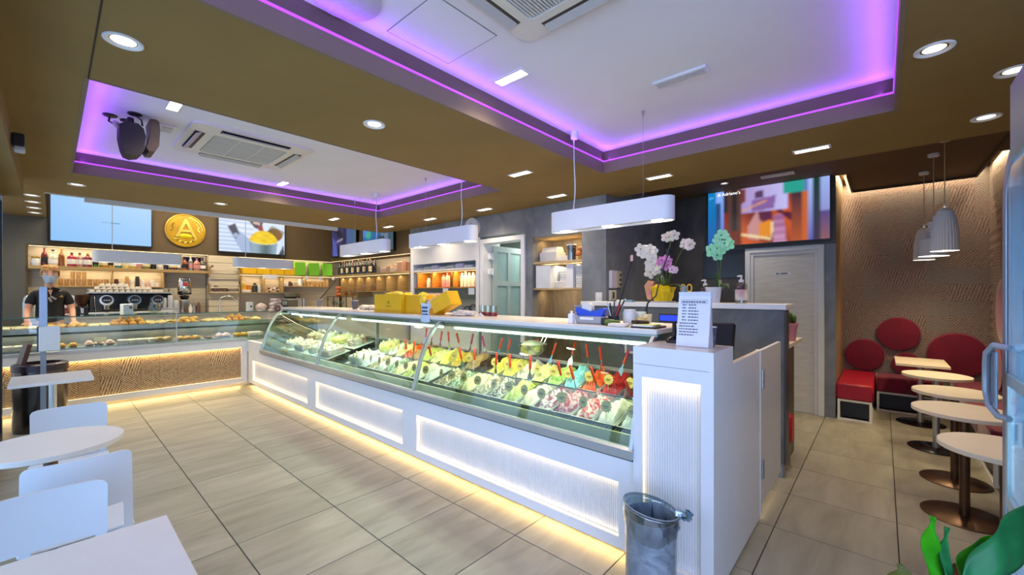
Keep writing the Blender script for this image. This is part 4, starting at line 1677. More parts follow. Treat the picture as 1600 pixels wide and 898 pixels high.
seq = [('ring', -0.5, -0.05), ('croissant', -0.05, 0.35), ('ring', 0.35, 0.55), ('brioche', 0.55, 0.95), ('puff', 0.95, 1.22), ('croissant', 1.26, 1.62), ('puff', 1.62, 1.9),
       ('brioche', 1.9, 2.2), ('puff', 2.2, 2.4)]
for kind, xa, xb in seq:
    for yy in (7.97, 8.09):
        x = xa + 0.04
        while x < xb - 0.03:
            put_pastry(kind, (x + rnd.uniform(-.01, .01), yy + rnd.uniform(-.01, .01), 1.04), rnd.uniform(0, 6), 'from left in the %s row of the upper pastry shelf' % ('front' if yy < 8 else 'rear'), 'pastries on the upper shelf')
            x += 0.098
for kind, xs, zz in (('brioche', (0.66, 0.76, 0.85), 1.085), ('croissant', (1.38, 1.50), 1.082), ('brioche', (2.0, 2.1), 1.085)):
    for x in xs:
        put_pastry(kind, (x, 8.03, zz), rnd.uniform(0, 6), 'from the left among those heaped on the upper pastry shelf', 'heaped pastries')
seq = [('slice', -0.5, -0.05), ('tart', -0.05, 0.25), ('choux', 0.3, 0.62), ('slice', 0.62, 1.0), ('puff', 1.0, 1.22), ('tart', 1.26, 1.6), ('choco', 1.6, 1.75), ('choux', 1.75, 2.0), ('tart', 2.0, 2.2), ('slice', 2.2, 2.4)]
for kind, xa, xb in seq:
    for yy in (7.80, 7.92):
        x = xa + 0.04
        while x < xb - 0.03:
            put_pastry(kind, (x + rnd.uniform(-.008, .008), yy, 0.80), rnd.uniform(-0.4, 0.4), 'from left in the %s row of the lower pastry deck' % ('front' if yy < 7.85 else 'rear'), 'pastries on the lower deck')
            x += 0.1
# small price stand
t = thing('price_stand', 'small tilted price card on a foot in the pastry case', 'sign', (0.42, 7.76, 0.80))
b = MB()
b.cyl((0, 0, 0), (0, 0, 0.015), 0.02, n=12)
b.cyl((0, 0, 0.015), (0, 0, 0.06), 0.004, n=8)
b.build('foot', CHROME, t)
b = MB()
b.obox((0.02, 0, 0.085), Euler((-0.6, 0, 0)).to_matrix(), (0.06, 0.002, 0.035))
b.build('card', mat('price_card', '#b5b29d', 0.3, 0.3), t, smooth=False)

# white box of the dispenser and its pole (stand in front of the pastry counter)
t = thing('dispenser_stand', 'grey pole stand with a white dispenser box in front of the pastry counter', 'stand', (-0.05, 6.30, 0))
b = MB()
b.lathe([(0.0005, 0), (0.15, 0), (0.15, 0.008), (0.02, 0.014), (0.0005, 0.014)], 28)
b.build('base', STEELW, t)
b = MB()
b.box(-0.02, 0.02, -0.012, 0.012, 0.012, 1.16)
b.build('pole', mat('pole_grey', '#8d949c', 0.35, 0.5), t, smooth=False)
b = MB()
b.box(-0.028, 0.028, -0.018, -0.006, 1.16, 1.565, 0.003)
b.build('upright_plate', mat('plate_blue_grey', '#a3b4c8', 0.25, 0.3, var=0.04), t, smooth=False)
b = MB()
b.box(-0.03, 0.115, -0.07, 0.05, 0.92, 1.165, 0.006)
b.build('dispenser_box', WHITE2, t, smooth=False)
b = MB()
b.box(-0.042, -0.03, -0.06, 0.05, 0.92, 1.165)
b.build('bracket', DGREY, t, smooth=False)

# ================================================================ counter and wall fittings behind the bar
m = MB()
m.box(-0.24, 4.86, 9.45, 9.89, 0, 1.10)
m.box(4.0, 4.86, 6.62, 9.45, 0, 1.10)
bbk = thing('back_counter', 'white L shaped work counter below the bar shelves', 'counter', (0, 0, 0))
m.build('carcass', mat('back_counter_front', '#dcd9d2', 0.5, var=0.03), bbk, smooth=False)
m = MB()
m.box(-0.24, 4.86, 9.42, 9.89, 1.10, 1.135)
m.box(3.97, 4.86, 6.62, 9.42, 1.10, 1.135)
m.build('worktop', mat('back_worktop', '#b6b3ab', 0.3, var=0.05), bbk, smooth=False)
CT = 1.135


def shelf(name, label, boxes, mt=None, parts=()):
    t = thing(name, label, 'shelf', (0, 0, 0))
    for nm, bx in boxes:
        q = MB()
        q.box(*bx, 0.002)
        q.build(nm, mt or OAKD, t, smooth=False)
    return t


shelf('bottle_shelf', 'long wooden wall shelf of liqueur bottles under the light blue screen', [('board', (-0.235, 2.075, 9.86, 10.08, 1.885, 1.94))])
sb_ = [('board', (0.05, 1.40, 9.88, 10.08, 1.60, 1.62))] + [('divider', (x, x + 0.02, 9.88, 10.08, 1.62, 1.885)) for x in (0.05, 0.70, 1.38)]
shelf('cup_box_shelf', 'open wooden wall box of glasses and cups below the bottle shelf', sb_)
area('shelf_light', (0.9, 9.93, 2.245), (0, 0.2, -1), 2.2, 0.03, 5, '#ffe8c6')
area('shelf_light', (0.72, 9.93, 1.88), (0, 0.3, -1), 1.3, 0.03, 2.2, '#ffe6bd')
area('shelf_light', (3.5, 9.93, 2.245), (0, 0.2, -1), 1.8, 0.03, 4, '#ffe8c6')
area('shelf_light', (3.5, 9.93, 1.84), (0, 0.3, -1), 1.8, 0.03, 2.6, '#ffe6bd')
area('shelf_light', (4.55, 8.2, 2.245), (0.2, 0, -1), 0.03, 3.0, 6, '#ffe8c6')
area('shelf_light', (4.55, 8.2, 1.84), (0.3, 0, -1), 0.03, 3.0, 4, '#ffe2b0')
for bx in ((-0.23, 2.07, 9.895, 9.905, 2.243, 2.25), (2.6, 4.5, 9.895, 9.905, 2.243, 2.25)):
    q = MB()
    q.box(*bx)
    struct(q, 'shelf_led_strip', LED_W, wall_back, smooth=False)
q = MB()
q.box(4.5, 4.51, 6.62, 9.9, 2.243, 2.25)
struct(q, 'shelf_led_strip', LED_W, wall_right, smooth=False)

# right-hand part of the back wall: upper shelf, cubby boxes below
r1 = [('board', (2.6, 4.88, 9.86, 10.08, 1.875, 1.91)), ('board', (2.62, 3.92, 9.86, 10.08, 1.50, 1.52))]
r1 += [('divider', (x, x + 0.02, 9.86, 10.08, 1.52, 1.875)) for x in (2.62, 3.05, 3.42)] + [('divider', (x, x + 0.02, 9.86, 10.08, 1.66, 1.875)) for x in (3.90, 4.42)]
r1 += [('board', (3.44, 4.44, 9.86, 10.08, 1.64, 1.66))]
shelf('cubby_shelf', 'wooden cubby shelf under the yellow and green boxes', r1)
q = MB()
q.box(2.6, 4.5, 9.855, 9.862, 1.872, 1.88)
struct(q, 'shelf_led_strip', LED_W, wall_back, smooth=False)
r2 = [('board', (4.50, 4.87, 6.61, 9.86, 1.875, 1.925)), ('board', (4.50, 4.87, 6.61, 8.62, 1.53, 1.55)), ('board', (4.50, 4.87, 8.62, 9.4, 1.42, 1.44))]
r2 += [('divider', (4.50, 4.87, y, y + 0.018, 1.55 if y < 8.6 else 1.44, 1.875)) for y in (6.62, 7.0, 7.42, 7.80, 8.22, 8.62, 9.02, 9.38)]
r2 += [('cubby_back', (4.86, 4.87, 6.62, 9.38, 1.55, 1.875))]
shelf('glass_shelf', 'wooden cubby shelf below the two wall screens, wine bottles above', r2)
q = MB()
q.box(4.492, 4.5, 6.62, 9.86, 1.868, 1.875)
struct(q, 'shelf_led_strip', LED_W, wall_right, smooth=False)

# ---- bottles
BOT = {
    'tall': [(0.0005, 0), (0.036, 0), (0.038, 0.01), (0.038, 0.17), (0.032, 0.2), (0.014, 0.235), (0.013, 0.285), (0.015, 0.288), (0.015, 0.30), (0.0005, 0.30)],
    'square': [(0.0005, 0), (0.046, 0), (0.048, 0.01), (0.048, 0.16), (0.042, 0.185), (0.015, 0.20), (0.014, 0.235), (0.018, 0.237), (0.018, 0.26), (0.0005, 0.26)],
    'wide': [(0.0005, 0), (0.055, 0), (0.06, 0.02), (0.06, 0.13), (0.045, 0.175), (0.016, 0.2), (0.015, 0.25), (0.02, 0.252), (0.02, 0.275), (0.0005, 0.275)],
    'wine': [(0.0005, 0), (0.036, 0), (0.0375, 0.01), (0.0375, 0.19), (0.03, 0.215), (0.0145, 0.245), (0.0135, 0.3), (0.015, 0.302), (0.015, 0.315), (0.0005, 0.315)],
    'jar': [(0.0005, 0), (0.05, 0), (0.055, 0.01), (0.055, 0.10), (0.045, 0.115), (0.048, 0.118), (0.048, 0.145), (0.0005, 0.147)],
}


def bottle(shape, body, labc, cap, label, loc, group, sc=1.0, name='bottle', sq=False):
    t = thing(name, label, 'bottle', loc, rnd.uniform(-0.3, 0.3), group)
    prof = BOT[shape]
    k = len(prof) - 3
    n = 4 if sq else 18
    b = MB()
    b.lathe([(r * sc * (1.25 if sq else 1), z * sc) for r, z in prof[:k]], n)
    b.build('body', body, t, ang=0.6)
    b = MB()
    b.lathe([(r * sc, z * sc) for r, z in prof[k - 1:]], 14)
    b.build('cap', cap, t)
    if labc is not None:
        b = MB()
        r = prof[3][0] * sc * (1.26 if sq else 1.02)
        z0, z1 = 0.045 * sc, prof[3][1] * sc * 0.85
        b.lathe([(r, z0), (r, z1)], n)
        b.build('paper_label', labc, t, ang=0.6)
    return t


def bg(name, c):
    return mat('bottle_' + name, c, 0.12, var=0.08, vscale=9, coat=0.5)


LBW, LBC, LBK, LBR = mat('label_white', '#e9e4da', 0.7, var=0.04), mat('label_cream', '#dccb9f', 0.7, var=0.05), mat('label_black', '#1d1b1c', 0.6), mat('label_rose', '#c98b86', 0.7)
blist = [('jar', 'pale', '#cfd6d2', LBW, 'white labelled glass jar at the left end'), ('tall', 'rubywine', '#6b1a22', LBK, 'dark ruby bottle with a black label'),
         ('wide', 'milky', '#cfc7a6', LBW, 'cream coloured bottle with white label'), ('tall', 'amber', '#8a4d18', None, 'ribbed amber bottle without label'),
         ('square', 'red', '#a30f2c', LBW, 'square red bottle with white label'), ('square', 'rose', '#b98a86', LBW, 'rose tinted square bottle'),
         ('square', 'cherry', '#7c2430', LBW, 'square cherry bottle with pale label'), ('tall', 'green', '#3f7d24', LBK, 'bright green bottle with a dark label'),
         ('square', 'gold', '#a5771d', LBC, 'golden square bottle'), ('tall', 'honey', '#b98a2c', LBK, 'honey coloured bottle with dark label'),
         ('square', 'teal', '#2c6e52', LBW, 'teal green square bottle'), ('wide', 'lemon', '#cdbf74', LBC, 'lemon yellow wide bottle'),
         ('square', 'yellow', '#c7a628', LBW, 'yellow square bottle'), ('square', 'peach', '#c59a84', LBR, 'peach coloured square bottle'),
         ('wide', 'olive', '#7b7624', LBC, 'olive green wide bottle'), ('square', 'black', '#17171a', LBK, 'black square bottle'),
         ('tall', 'clear', '#b9bfb8', LBW, 'pale clear bottle with white label'), ('tall', 'navy', '#1c2540', LBK, 'navy blue slim bottle'),
         ('wide', 'brown', '#5a2f1c', LBC, 'broad brown bottle with cream label'), ('tall', 'smoke', '#5a4a44', LBW, 'smoky bottle with white label'),
         ('square', 'copper', '#8a4d2a', LBK, 'copper square bottle'), ('tall', 'grey', '#7d7f7b', LBR, 'grey bottle with rose label'),
         ('wide', 'pinkish', '#a86a5c', LBR, 'pink brown bottle beside the small black box'), ('wide', 'silver', '#4a4542', LBW, 'round dark bottle at the right end')]
for i, (sh, nm, c, lb, d) in enumerate(blist):
    x = -0.16 + i * 0.0925 + (0.02 if i > 3 else 0)
    bottle(sh, bg(nm, c), lb, BLACK if i % 3 else GOLD, d + ' of the bar bottle shelf', (x, 9.93 + (0.02 if i % 2 else 0), 1.94), 'liqueur bottles on the bar shelf',
           0.95 if sh != 'square' else 0.88, sq=(sh == 'square'))
q = MB()
q.box(-0.14, 0.14, -0.05, 0.05, 0, 0.26, 0.004)
solo(q, 'gift_box', BLACKG, 'black gift box standing behind the last bottles of the bar shelf', 'box', (1.83, 10.02, 1.94), smooth=False)

# wine bottles under the right-hand screens
wc = [bg('wine_black', '#0e0f12'), bg('wine_green', '#15241a'), bg('wine_red', '#2b0d16')]
for i in range(12):
    y = 9.62 - i * 0.128
    for r_ in (0, 1):
        bottle('wine', wc[(i + r_) % 3], [LBK, LBW, LBC, LBK][(i * 2 + r_) % 4] if r_ == 0 else None, [BLACK, GOLD, LBR][i % 3],
               'dark wine bottle, %s from the corner in the %s row above the cubbies' % (ORD[i], 'front' if r_ == 0 else 'back'),
               (4.59 + r_ * 0.13, y + r_ * 0.04, 1.925), 'wine bottles below the wall screens', 0.98)
for i, (y, c, nm) in enumerate(((7.62, '#d8b49a', 'peach'), (7.42, '#c9a58a', 'tan'), (7.25, '#e3cdb4', 'pale'), (7.02, '#cf9c82', 'rosy'))):
    q = MB()
    q.box(-0.1, 0.1, -0.09, 0.09, 0, 0.09 + 0.04 * (i % 2) + (0.06 if i == 3 else 0), 0.008)
    t = thing('gift_pack', '%s coloured wrapped gift pack on the shelf right of the wine bottles' % nm, 'package', (4.64, y, 1.925), rnd.uniform(-.2, .2), 'wrapped gift packs')
    q.build('box', mat('gift_' + nm, c, 0.5, var=0.06), t, smooth=False)
    q = MB()
    hh = 0.09 + 0.04 * (i % 2) + (0.06 if i == 3 else 0)
    q.box(-0.012, 0.012, -0.092, 0.092, 0, hh + 0.002)
    q.sphere((0, 0, hh + 0.012), 0.02, 8, 5, (1.4, 0.8, 0.6))
    q.build('ribbon', mat('ribbon_rust', '#a5663e', 0.5), t, smooth=False)

# yellow and green boxes on the right-hand shelf
for i in range(4):
    x = 2.78 + i * 0.27
    q = MB()
    q.box(-0.13, 0.13, -0.08, 0.08, 0, 0.17, 0.003)
    t = thing('gift_bag', 'yellow card box on the shelf under the bowl screen, %s from the left' % ORD[i], 'box', (x, 9.96, 1.91), 0, 'yellow card boxes')
    q.build('box', YELLOW, t, smooth=False)
    q = MB()
    q.box(-0.131, 0.131, -0.082, -0.078, 0.145, 0.172)
    q.build('lid', mat('yellow_lid', '#e3a90a', 0.5), t, smooth=False)
for i in range(3):
    x = 3.80 + i * 0.31
    q = MB()
    q.box(-0.11, 0.11, -0.09, 0.09, 0, 0.29, 0.003)
    t = thing('gift_bag', 'bright green card bag on the shelf, %s of three towards the corner' % ORD[i], 'bag', (x, 9.93, 1.91), -0.25, 'bright green card bags')
    q.build('bag', GREENB, t, smooth=False)
    q = MB()
    q.box(-0.105, 0.105, -0.084, 0.084, 0.288, 0.294)
    q.build('fold', mat('green_fold', '#9fe03a', 0.5), t, smooth=False)
    q = MB()
    q.box(0.09, 0.15, -0.16, -0.155, -0.09, -0.02)
    q.build('price_card', WHITE2, t, smooth=False)
q = MB()
q.box(-0.14, 0.14, -0.006, 0, -0.05, 0.04, 0.002)
solo(q, 'shelf_sign', WHITE2, 'small white card hanging from the cubby shelf edge', 'sign', (3.16, 9.85, 1.86), smooth=False)


# ---- glasses and cups in the wall boxes
def glass_mb(h, r):
    b = MB()
    b.lathe([(0.0005, 0.004), (r * 0.8, 0.004), (r * 0.82, 0), (r * 0.84, 0.002), (r, h), (r * 0.94, h), (r * 0.76, 0.01), (0.0005, 0.01)], 14)
    return b


G0 = None
GLASSW = CLEAR
for i in range(9):
    for lv in range(2 if i in (2, 3, 4) else 1):
        x, z = 0.11 + i * 0.066, 1.62 + lv * 0.118
        lab = 'amber lit drinking glass, %s from the left in the wall box%s' % (ORD[i], ', upper of two' if lv else '')
        if G0 is None:
            o = G0 = solo(glass_mb(0.115, 0.03), 'drinking_glass', HONEY, lab, 'glass', group='glasses in the wall box')
        else:
            o = G0.copy()
            COL.objects.link(o)
            o['label'] = lab
        o.location = (x, 9.95, z)
cupc = [('white', '#efe9de'), ('brown', '#5a3526'), ('kraft', '#c79a63'), ('rose', '#d9b2a2'), ('dark', '#2c2624')]
for i in range(9):
    nm, c = cupc[[1, 0, 2, 0, 4, 0, 3, 0, 0][i]]
    n = [2, 1, 3, 2, 3, 2, 1, 2, 1][i]
    x = 0.765 + i * 0.068
    t = thing('cup_stack', '%s paper cups stacked upside down, %s from the divider in the wall box' % (nm, ORD[i]), 'cups', (x, 9.95, 1.62), 0, 'stacked cups in the wall box')
    for k in range(n):
        q = MB()
        q.lathe([(0.031, 0.0), (0.033, 0.004), (0.026, 0.072), (0.0005, 0.073)], 14, (0, 0, k * 0.055))
        q.build('cup', mat('cup_' + nm, c, 0.5, var=0.04), t)

# small things in the right-hand cubbies
cub = [(2.72, 9.95, 1.52, 'white carton', '#e8e4da', (0.09, 0.06, 0.05)), (2.70, 9.98, 1.57, 'yellow packet', '#e3ad1c', (0.05, 0.03, 0.12)),
       (2.80, 9.98, 1.57, 'orange packet', '#c7752b', (0.04, 0.03, 0.1)), (2.90, 9.96, 1.52, 'dark tin', '#3b3a2e', (0.05, 0.05, 0.2)), (2.98, 9.93, 1.52, 'grey spray bottle', '#b8c0c4', (0.03, 0.03, 0.19)),
       (3.50, 9.94, 1.66, 'white carton', '#eee6d8', (0.05, 0.04, 0.07)), (3.60, 9.95, 1.66, 'brown jar', '#5c3626', (0.045, 0.045, 0.11)), (3.70, 9.94, 1.66, 'cream packet', '#dccaa4', (0.05, 0.04, 0.09)),
       (3.82, 9.95, 1.66, 'white folder', '#ece8e0', (0.02, 0.06, 0.16))]
for i, (x, y, z, nm, c, s_) in enumerate(cub):
    q = MB()
    if 'bottle' in nm or 'tin' in nm or 'jar' in nm:
        q.lathe([(0.0005, 0), (s_[0], 0), (s_[0], s_[2] * 0.7), (s_[0] * 0.5, s_[2] * 0.8), (s_[0] * 0.5, s_[2]), (0.0005, s_[2])], 14)
    else:
        q.box(-s_[0], s_[0], -s_[1], s_[1], 0, s_[2], 0.004)
    solo(q, nm.split()[-1].replace('bottle', 'spray_bottle'), mat('cub_%d' % i, c, 0.5, var=0.06), '%s in the cubby shelf, %s item counted from the wood plank column' % (nm, ORD[i]), nm.split()[-1], (x, y, z), rnd.uniform(-.2, .2))
for k in range(14):
    q = MB()
    q.sphere((0, 0, 0.02), 0.028, 8, 5, (1.2, 0.8, 0.75), jit=0.15, seed=k)
    solo(q, 'wrapped_sweet', mat('sweet_wrap_%d' % (k % 3), ['#efe6d6', '#6b4433', '#d9b98c'][k % 3], 0.35, var=0.1), 'small wrapped sweet heaped in the second cubby under the yellow boxes', 'sweet',
         (3.12 + 0.055 * (k % 5) + 0.02 * (k // 5), 9.93 + 0.03 * (k % 2), 1.52 + 0.035 * (k // 5)), k, 'heap of wrapped sweets')
G1 = None
for i in range(6):
    lab = 'small stemless glass on the short cubby under the green bags, %s from the left' % ORD[i]
    o = G0.copy()
    COL.objects.link(o)
    o['label'], o['group'] = lab, 'glasses under the green bags'
    o.location = (3.97 + i * 0.07, 9.95, 1.66)
for i in range(10):
    o = G0.copy()
    COL.objects.link(o)
    o['label'], o['group'] = 'clear glass in the row of cubbies below the wine bottles, %s from the corner' % ORD[i], 'glasses in the corner cubbies'
    o.location = (4.58, 9.28 - i * 0.07 - (0.03 if i > 3 else 0) - (0.05 if i > 7 else 0), 1.44)
    if i > 7:
        o.location.z = 1.55
        o.location.y -= 0.12
for i in range(3):
    o = G0.copy()
    COL.objects.link(o)
    o['label'], o['group'] = 'upside down glass in the third cubby below the wine bottles, %s from the left' % ORD[i], 'glasses in the third cubby'
    o.location = (4.6, 8.15 - i * 0.1, 1.55)

# towel rails on the plank column, tap
for z, full in ((1.86, 0), (1.52, 1)):
    t = thing('wall_rack', ('light wood wall rack with a dark pouch in it' if full else 'light wood wall rail rack above the one with the pouch'), 'rack', (2.33, 9.88, z))
    for dz in ((0.0, 0.1) if not full else (0.0, 0.09, 0.15)):
        q = MB()
        q.box(-0.25, 0.25, -0.07, -0.05, dz - 0.012, dz + 0.012, 0.003)
        q.build('rail', PALEW, t, smooth=False)
    for sx in (-0.25, 0.25):
        q = MB()
        q.box(sx - 0.012, sx + 0.012, -0.07, 0.0, -0.03, 0.17, 0.003)
        q.build('bracket', OAKD, t, smooth=False)
    if full:
        q = MB()
        q.box(-0.25, 0.25, -0.07, 0, -0.03, -0.015, 0.002)
        q.build('tray', OAKD, t, smooth=False)
    else:
        for sx in (-0.22, 0.22):
            q = MB()
            q.cyl((sx, -0.07, 0.16), (sx, -0.12, 0.17), 0.022, n=12)
            q.build('spot_knob', CHROME, t)
q = MB()
q.obox((0, 0, 0.06), Euler((0.0, 0.5, 0)).to_matrix(), (0.085, 0.03, 0.055), 0.015)
q.sphere((0.12, 0, 0.05), 0.05, 10, 6, (1.2, 0.6, 0.9), jit=0.1)
solo(q, 'pouch', mat('pouch_brown', '#4c3328', 0.5, color2='#7d5c4c', vscale=18), 'dark brown pouch lying in the wall rack', 'pouch', (2.22, 9.845, 1.51))
t = thing('kitchen_tap', 'curved chrome tap in front of the wood planks', 'tap', (2.22, 9.72, CT))
q = MB()
q.tube([(0, 0, 0), (0, 0, 0.22)] + [(0.13 - 0.13 * math.cos(a), 0, 0.22 + 0.09 * math.sin(a)) for a in [PI * i / 10 for i in range(1, 11)]] + [(0.26, 0, 0.17)], 0.012, 10)
q.build('spout', CHROME, t)
q = MB()
q.cyl((0, 0, 0), (0, 0, 0.04), 0.025, n=14)
q.build('base', CHROME, t)

# ---- screens


def tv(label, loc, rz, W, H, paint, strength, name='wall_screen', frame=0.018, nx=112, ny=63, soft=1):
    t = thing(name, label, 'screen', loc, rz)
    b = MB()
    b.box(-W / 2, W / 2, 0.0, 0.05, -H / 2, H / 2, 0.006)
    b.build('casing', BLACKG, t, smooth=False)
    b = MB()
    for a in ((-W / 2, W / 2, H / 2 - frame, H / 2), (-W / 2, W / 2, -H / 2, -H / 2 + frame * 1.3), (-W / 2, -W / 2 + frame, -H / 2, H / 2), (W / 2 - frame, W / 2, -H / 2, H / 2)):
        b.box(a[0], a[1], -0.006, 0.002, a[2], a[3])
    b.build('bezel', BLACK, t, smooth=False)
    w_, h_ = W - 2 * frame, H - 2.3 * frame
    b = MB()
    b.grid(lambda u, v: ((u - 0.5) * w_, -0.003, (v - 0.5) * h_ + frame * 0.15), nx, ny)
    o = b.build('picture', screen_mat('screen_' + str(len(bpy.data.materials)), strength), t, smooth=False)
    at = o.data.color_attributes.new('picture', 'FLOAT_COLOR', 'POINT')
    px = [[paint(i / nx, j / ny) for i in range(nx + 1)] for j in range(ny + 1)]
    for _ in range(soft):
        px = [[tuple(sum(px[min(ny, max(0, j + b_))][min(nx, max(0, i + a_))][c_] for a_ in (-1, 0, 1) for b_ in (-1, 0, 1)) / 9 for c_ in range(4)) for i in range(nx + 1)] for j in range(ny + 1)]
    at.data.foreach_set('color', [c_ for row in px for p_ in row for c_ in p_])
    return t


def mixc(a, b, t):
    t = max(0, min(1, t))
    return tuple(a[i] * (1 - t) + b[i] * t for i in range(3)) + (1,)


def hx(h):
    return lin(h)


def paint1(u, v):
    return mixc(hx('#86bdf2'), hx('#a5cdfb'), v * 0.4 + 0.4 * u)


def inpoly(u, v, P):
    c = False
    n = len(P)
    for i in range(n):
        (x1, y1), (x2, y2) = P[i], P[i - 1]
        if (y1 > v) != (y2 > v) and u < (x2 - x1) * (v - y1) / (y2 - y1) + x1:
            c = not c
    return c


def paint2(u, v):
    base = mixc(hx('#b9cbea'), hx('#e2eafa'), 0.5 + 0.5 * math.sin(40 * v + 3 * u))
    if u > 0.5:
        base = hx('#d5e2f2')
    if inpoly(u, v, [(0.18, 1.0), (0.0, 1.0), (0, 0.0), (0.33, 0.0), (0.12, 0.7)]):
        base = mixc(hx('#a9bfe0'), hx('#dbe6fa'), 0.5 + 0.5 * math.sin(55 * v))
    if inpoly(u, v, [(0.2, 0.75), (0.44, 0.42), (0.48, 0.0), (0.33, 0.0), (0.13, 0.66)]):
        base = hx('#9db2d6')
    if inpoly(u, v, [(0.12, 0.74), (0.23, 0.84), (0.29, 0.55), (0.24, 0.38)]):
        base = hx('#2b3250')
    if (u - 0.24) ** 2 + ((v - 0.5) * 0.56) ** 2 < 0.0011:
        base = hx('#9fb0cc')
    if inpoly(u, v, [(0.42, 0.98), (0.66, 0.98), (0.60, 0.72), (0.52, 0.76)]):
        base = hx('#3a3148')
    if inpoly(u, v, [(0.5, 0.97), (0.6, 0.95), (0.6, 0.85), (0.5, 0.88)]):
        base = hx('#c4a7a4')
    if inpoly(u, v, [(0.57, 0.83), (0.64, 0.86), (0.66, 0.68), (0.58, 0.70)]):
        base = hx('#8a1f33')
    if inpoly(u, v, [(0.74, 0.8), (0.8, 0.88), (1.0, 0.72), (0.95, 0.5), (0.8, 0.5)]):
        base = hx('#8f9a92')
    if ((u - 0.83) / 0.13) ** 2 + ((v - 0.6) / 0.2) ** 2 < 1:
        base = mixc(hx('#5a4718'), hx('#8a5a2a'), (u - 0.7) * 4)
    bx = (u - 0.66) / 0.225
    if abs(bx) < 1:
        top = 0.40 - 0.12 * math.sqrt(1 - bx * bx)
        if v < top and v > -0.02 and abs(bx) < 1 - (0.40 - v) * 0.28:
            base = mixc(hx('#8fa7b9'), hx('#4f6a72'), 0.5 + 0.5 * math.sin(bx * 4 + 1))
        mound = 0.40 + 0.3 * (1 - bx * bx) ** 0.7
        if top <= v < mound:
            base = mixc(hx('#ffe100'), hx('#d3a400'), 0.5 + 0.5 * math.sin(30 * u + 14 * math.sin(20 * v)))
            if abs(v - top) < 0.02:
                base = hx('#f4f0a8')
    if inpoly(u, v, [(0.9, 0.0), (0.98, 0.3), (1.0, 0.0)]):
        base = hx('#39424a')
    return base


def paint3(u, v):
    if u > 0.62:
        c = mixc(hx('#4a5a9c'), hx('#3f6680'), (u - 0.6) * 2.5)
    elif u > 0.5:
        c = hx('#20233f')
    else:
        c = mixc(hx('#191a33'), hx('#3a356a'), 0.5 + 0.5 * math.sin(12 * u + 9 * v))
        if inpoly(u, v, [(0.02, 0.72), (0.2, 0.5), (0.26, 0.0), (0.06, 0.0)]):
            c = mixc(hx('#5a63b8'), hx('#4b529a'), v)
        if inpoly(u, v, [(0.22, 0.55), (0.48, 0.62), (0.48, 0.55), (0.22, 0.47)]):
            c = hx('#9a8fb5')
    return c


def paint4(u, v):
    c = mixc(hx('#1c6aa8'), hx('#0e3f63'), u + 0.3 * math.sin(9 * v))
    if v > 0.5 and u < 0.25:
        c = hx('#4a86d8')
    if ((u - 0.2) / 0.09) ** 2 + ((v - 0.55) / 0.12) ** 2 < 1:
        c = hx('#3fae8e')
    if u > 0.62:
        c = mixc(hx('#7f8fb4'), hx('#1c4a52'), (u - 0.62) * 2.6 + 0.2 * math.sin(30 * u))
    if inpoly(u, v, [(0.5, 0.2), (0.78, 0.2), (0.72, 0.45), (0.55, 0.45)]):
        c = hx('#23303a')
    return c


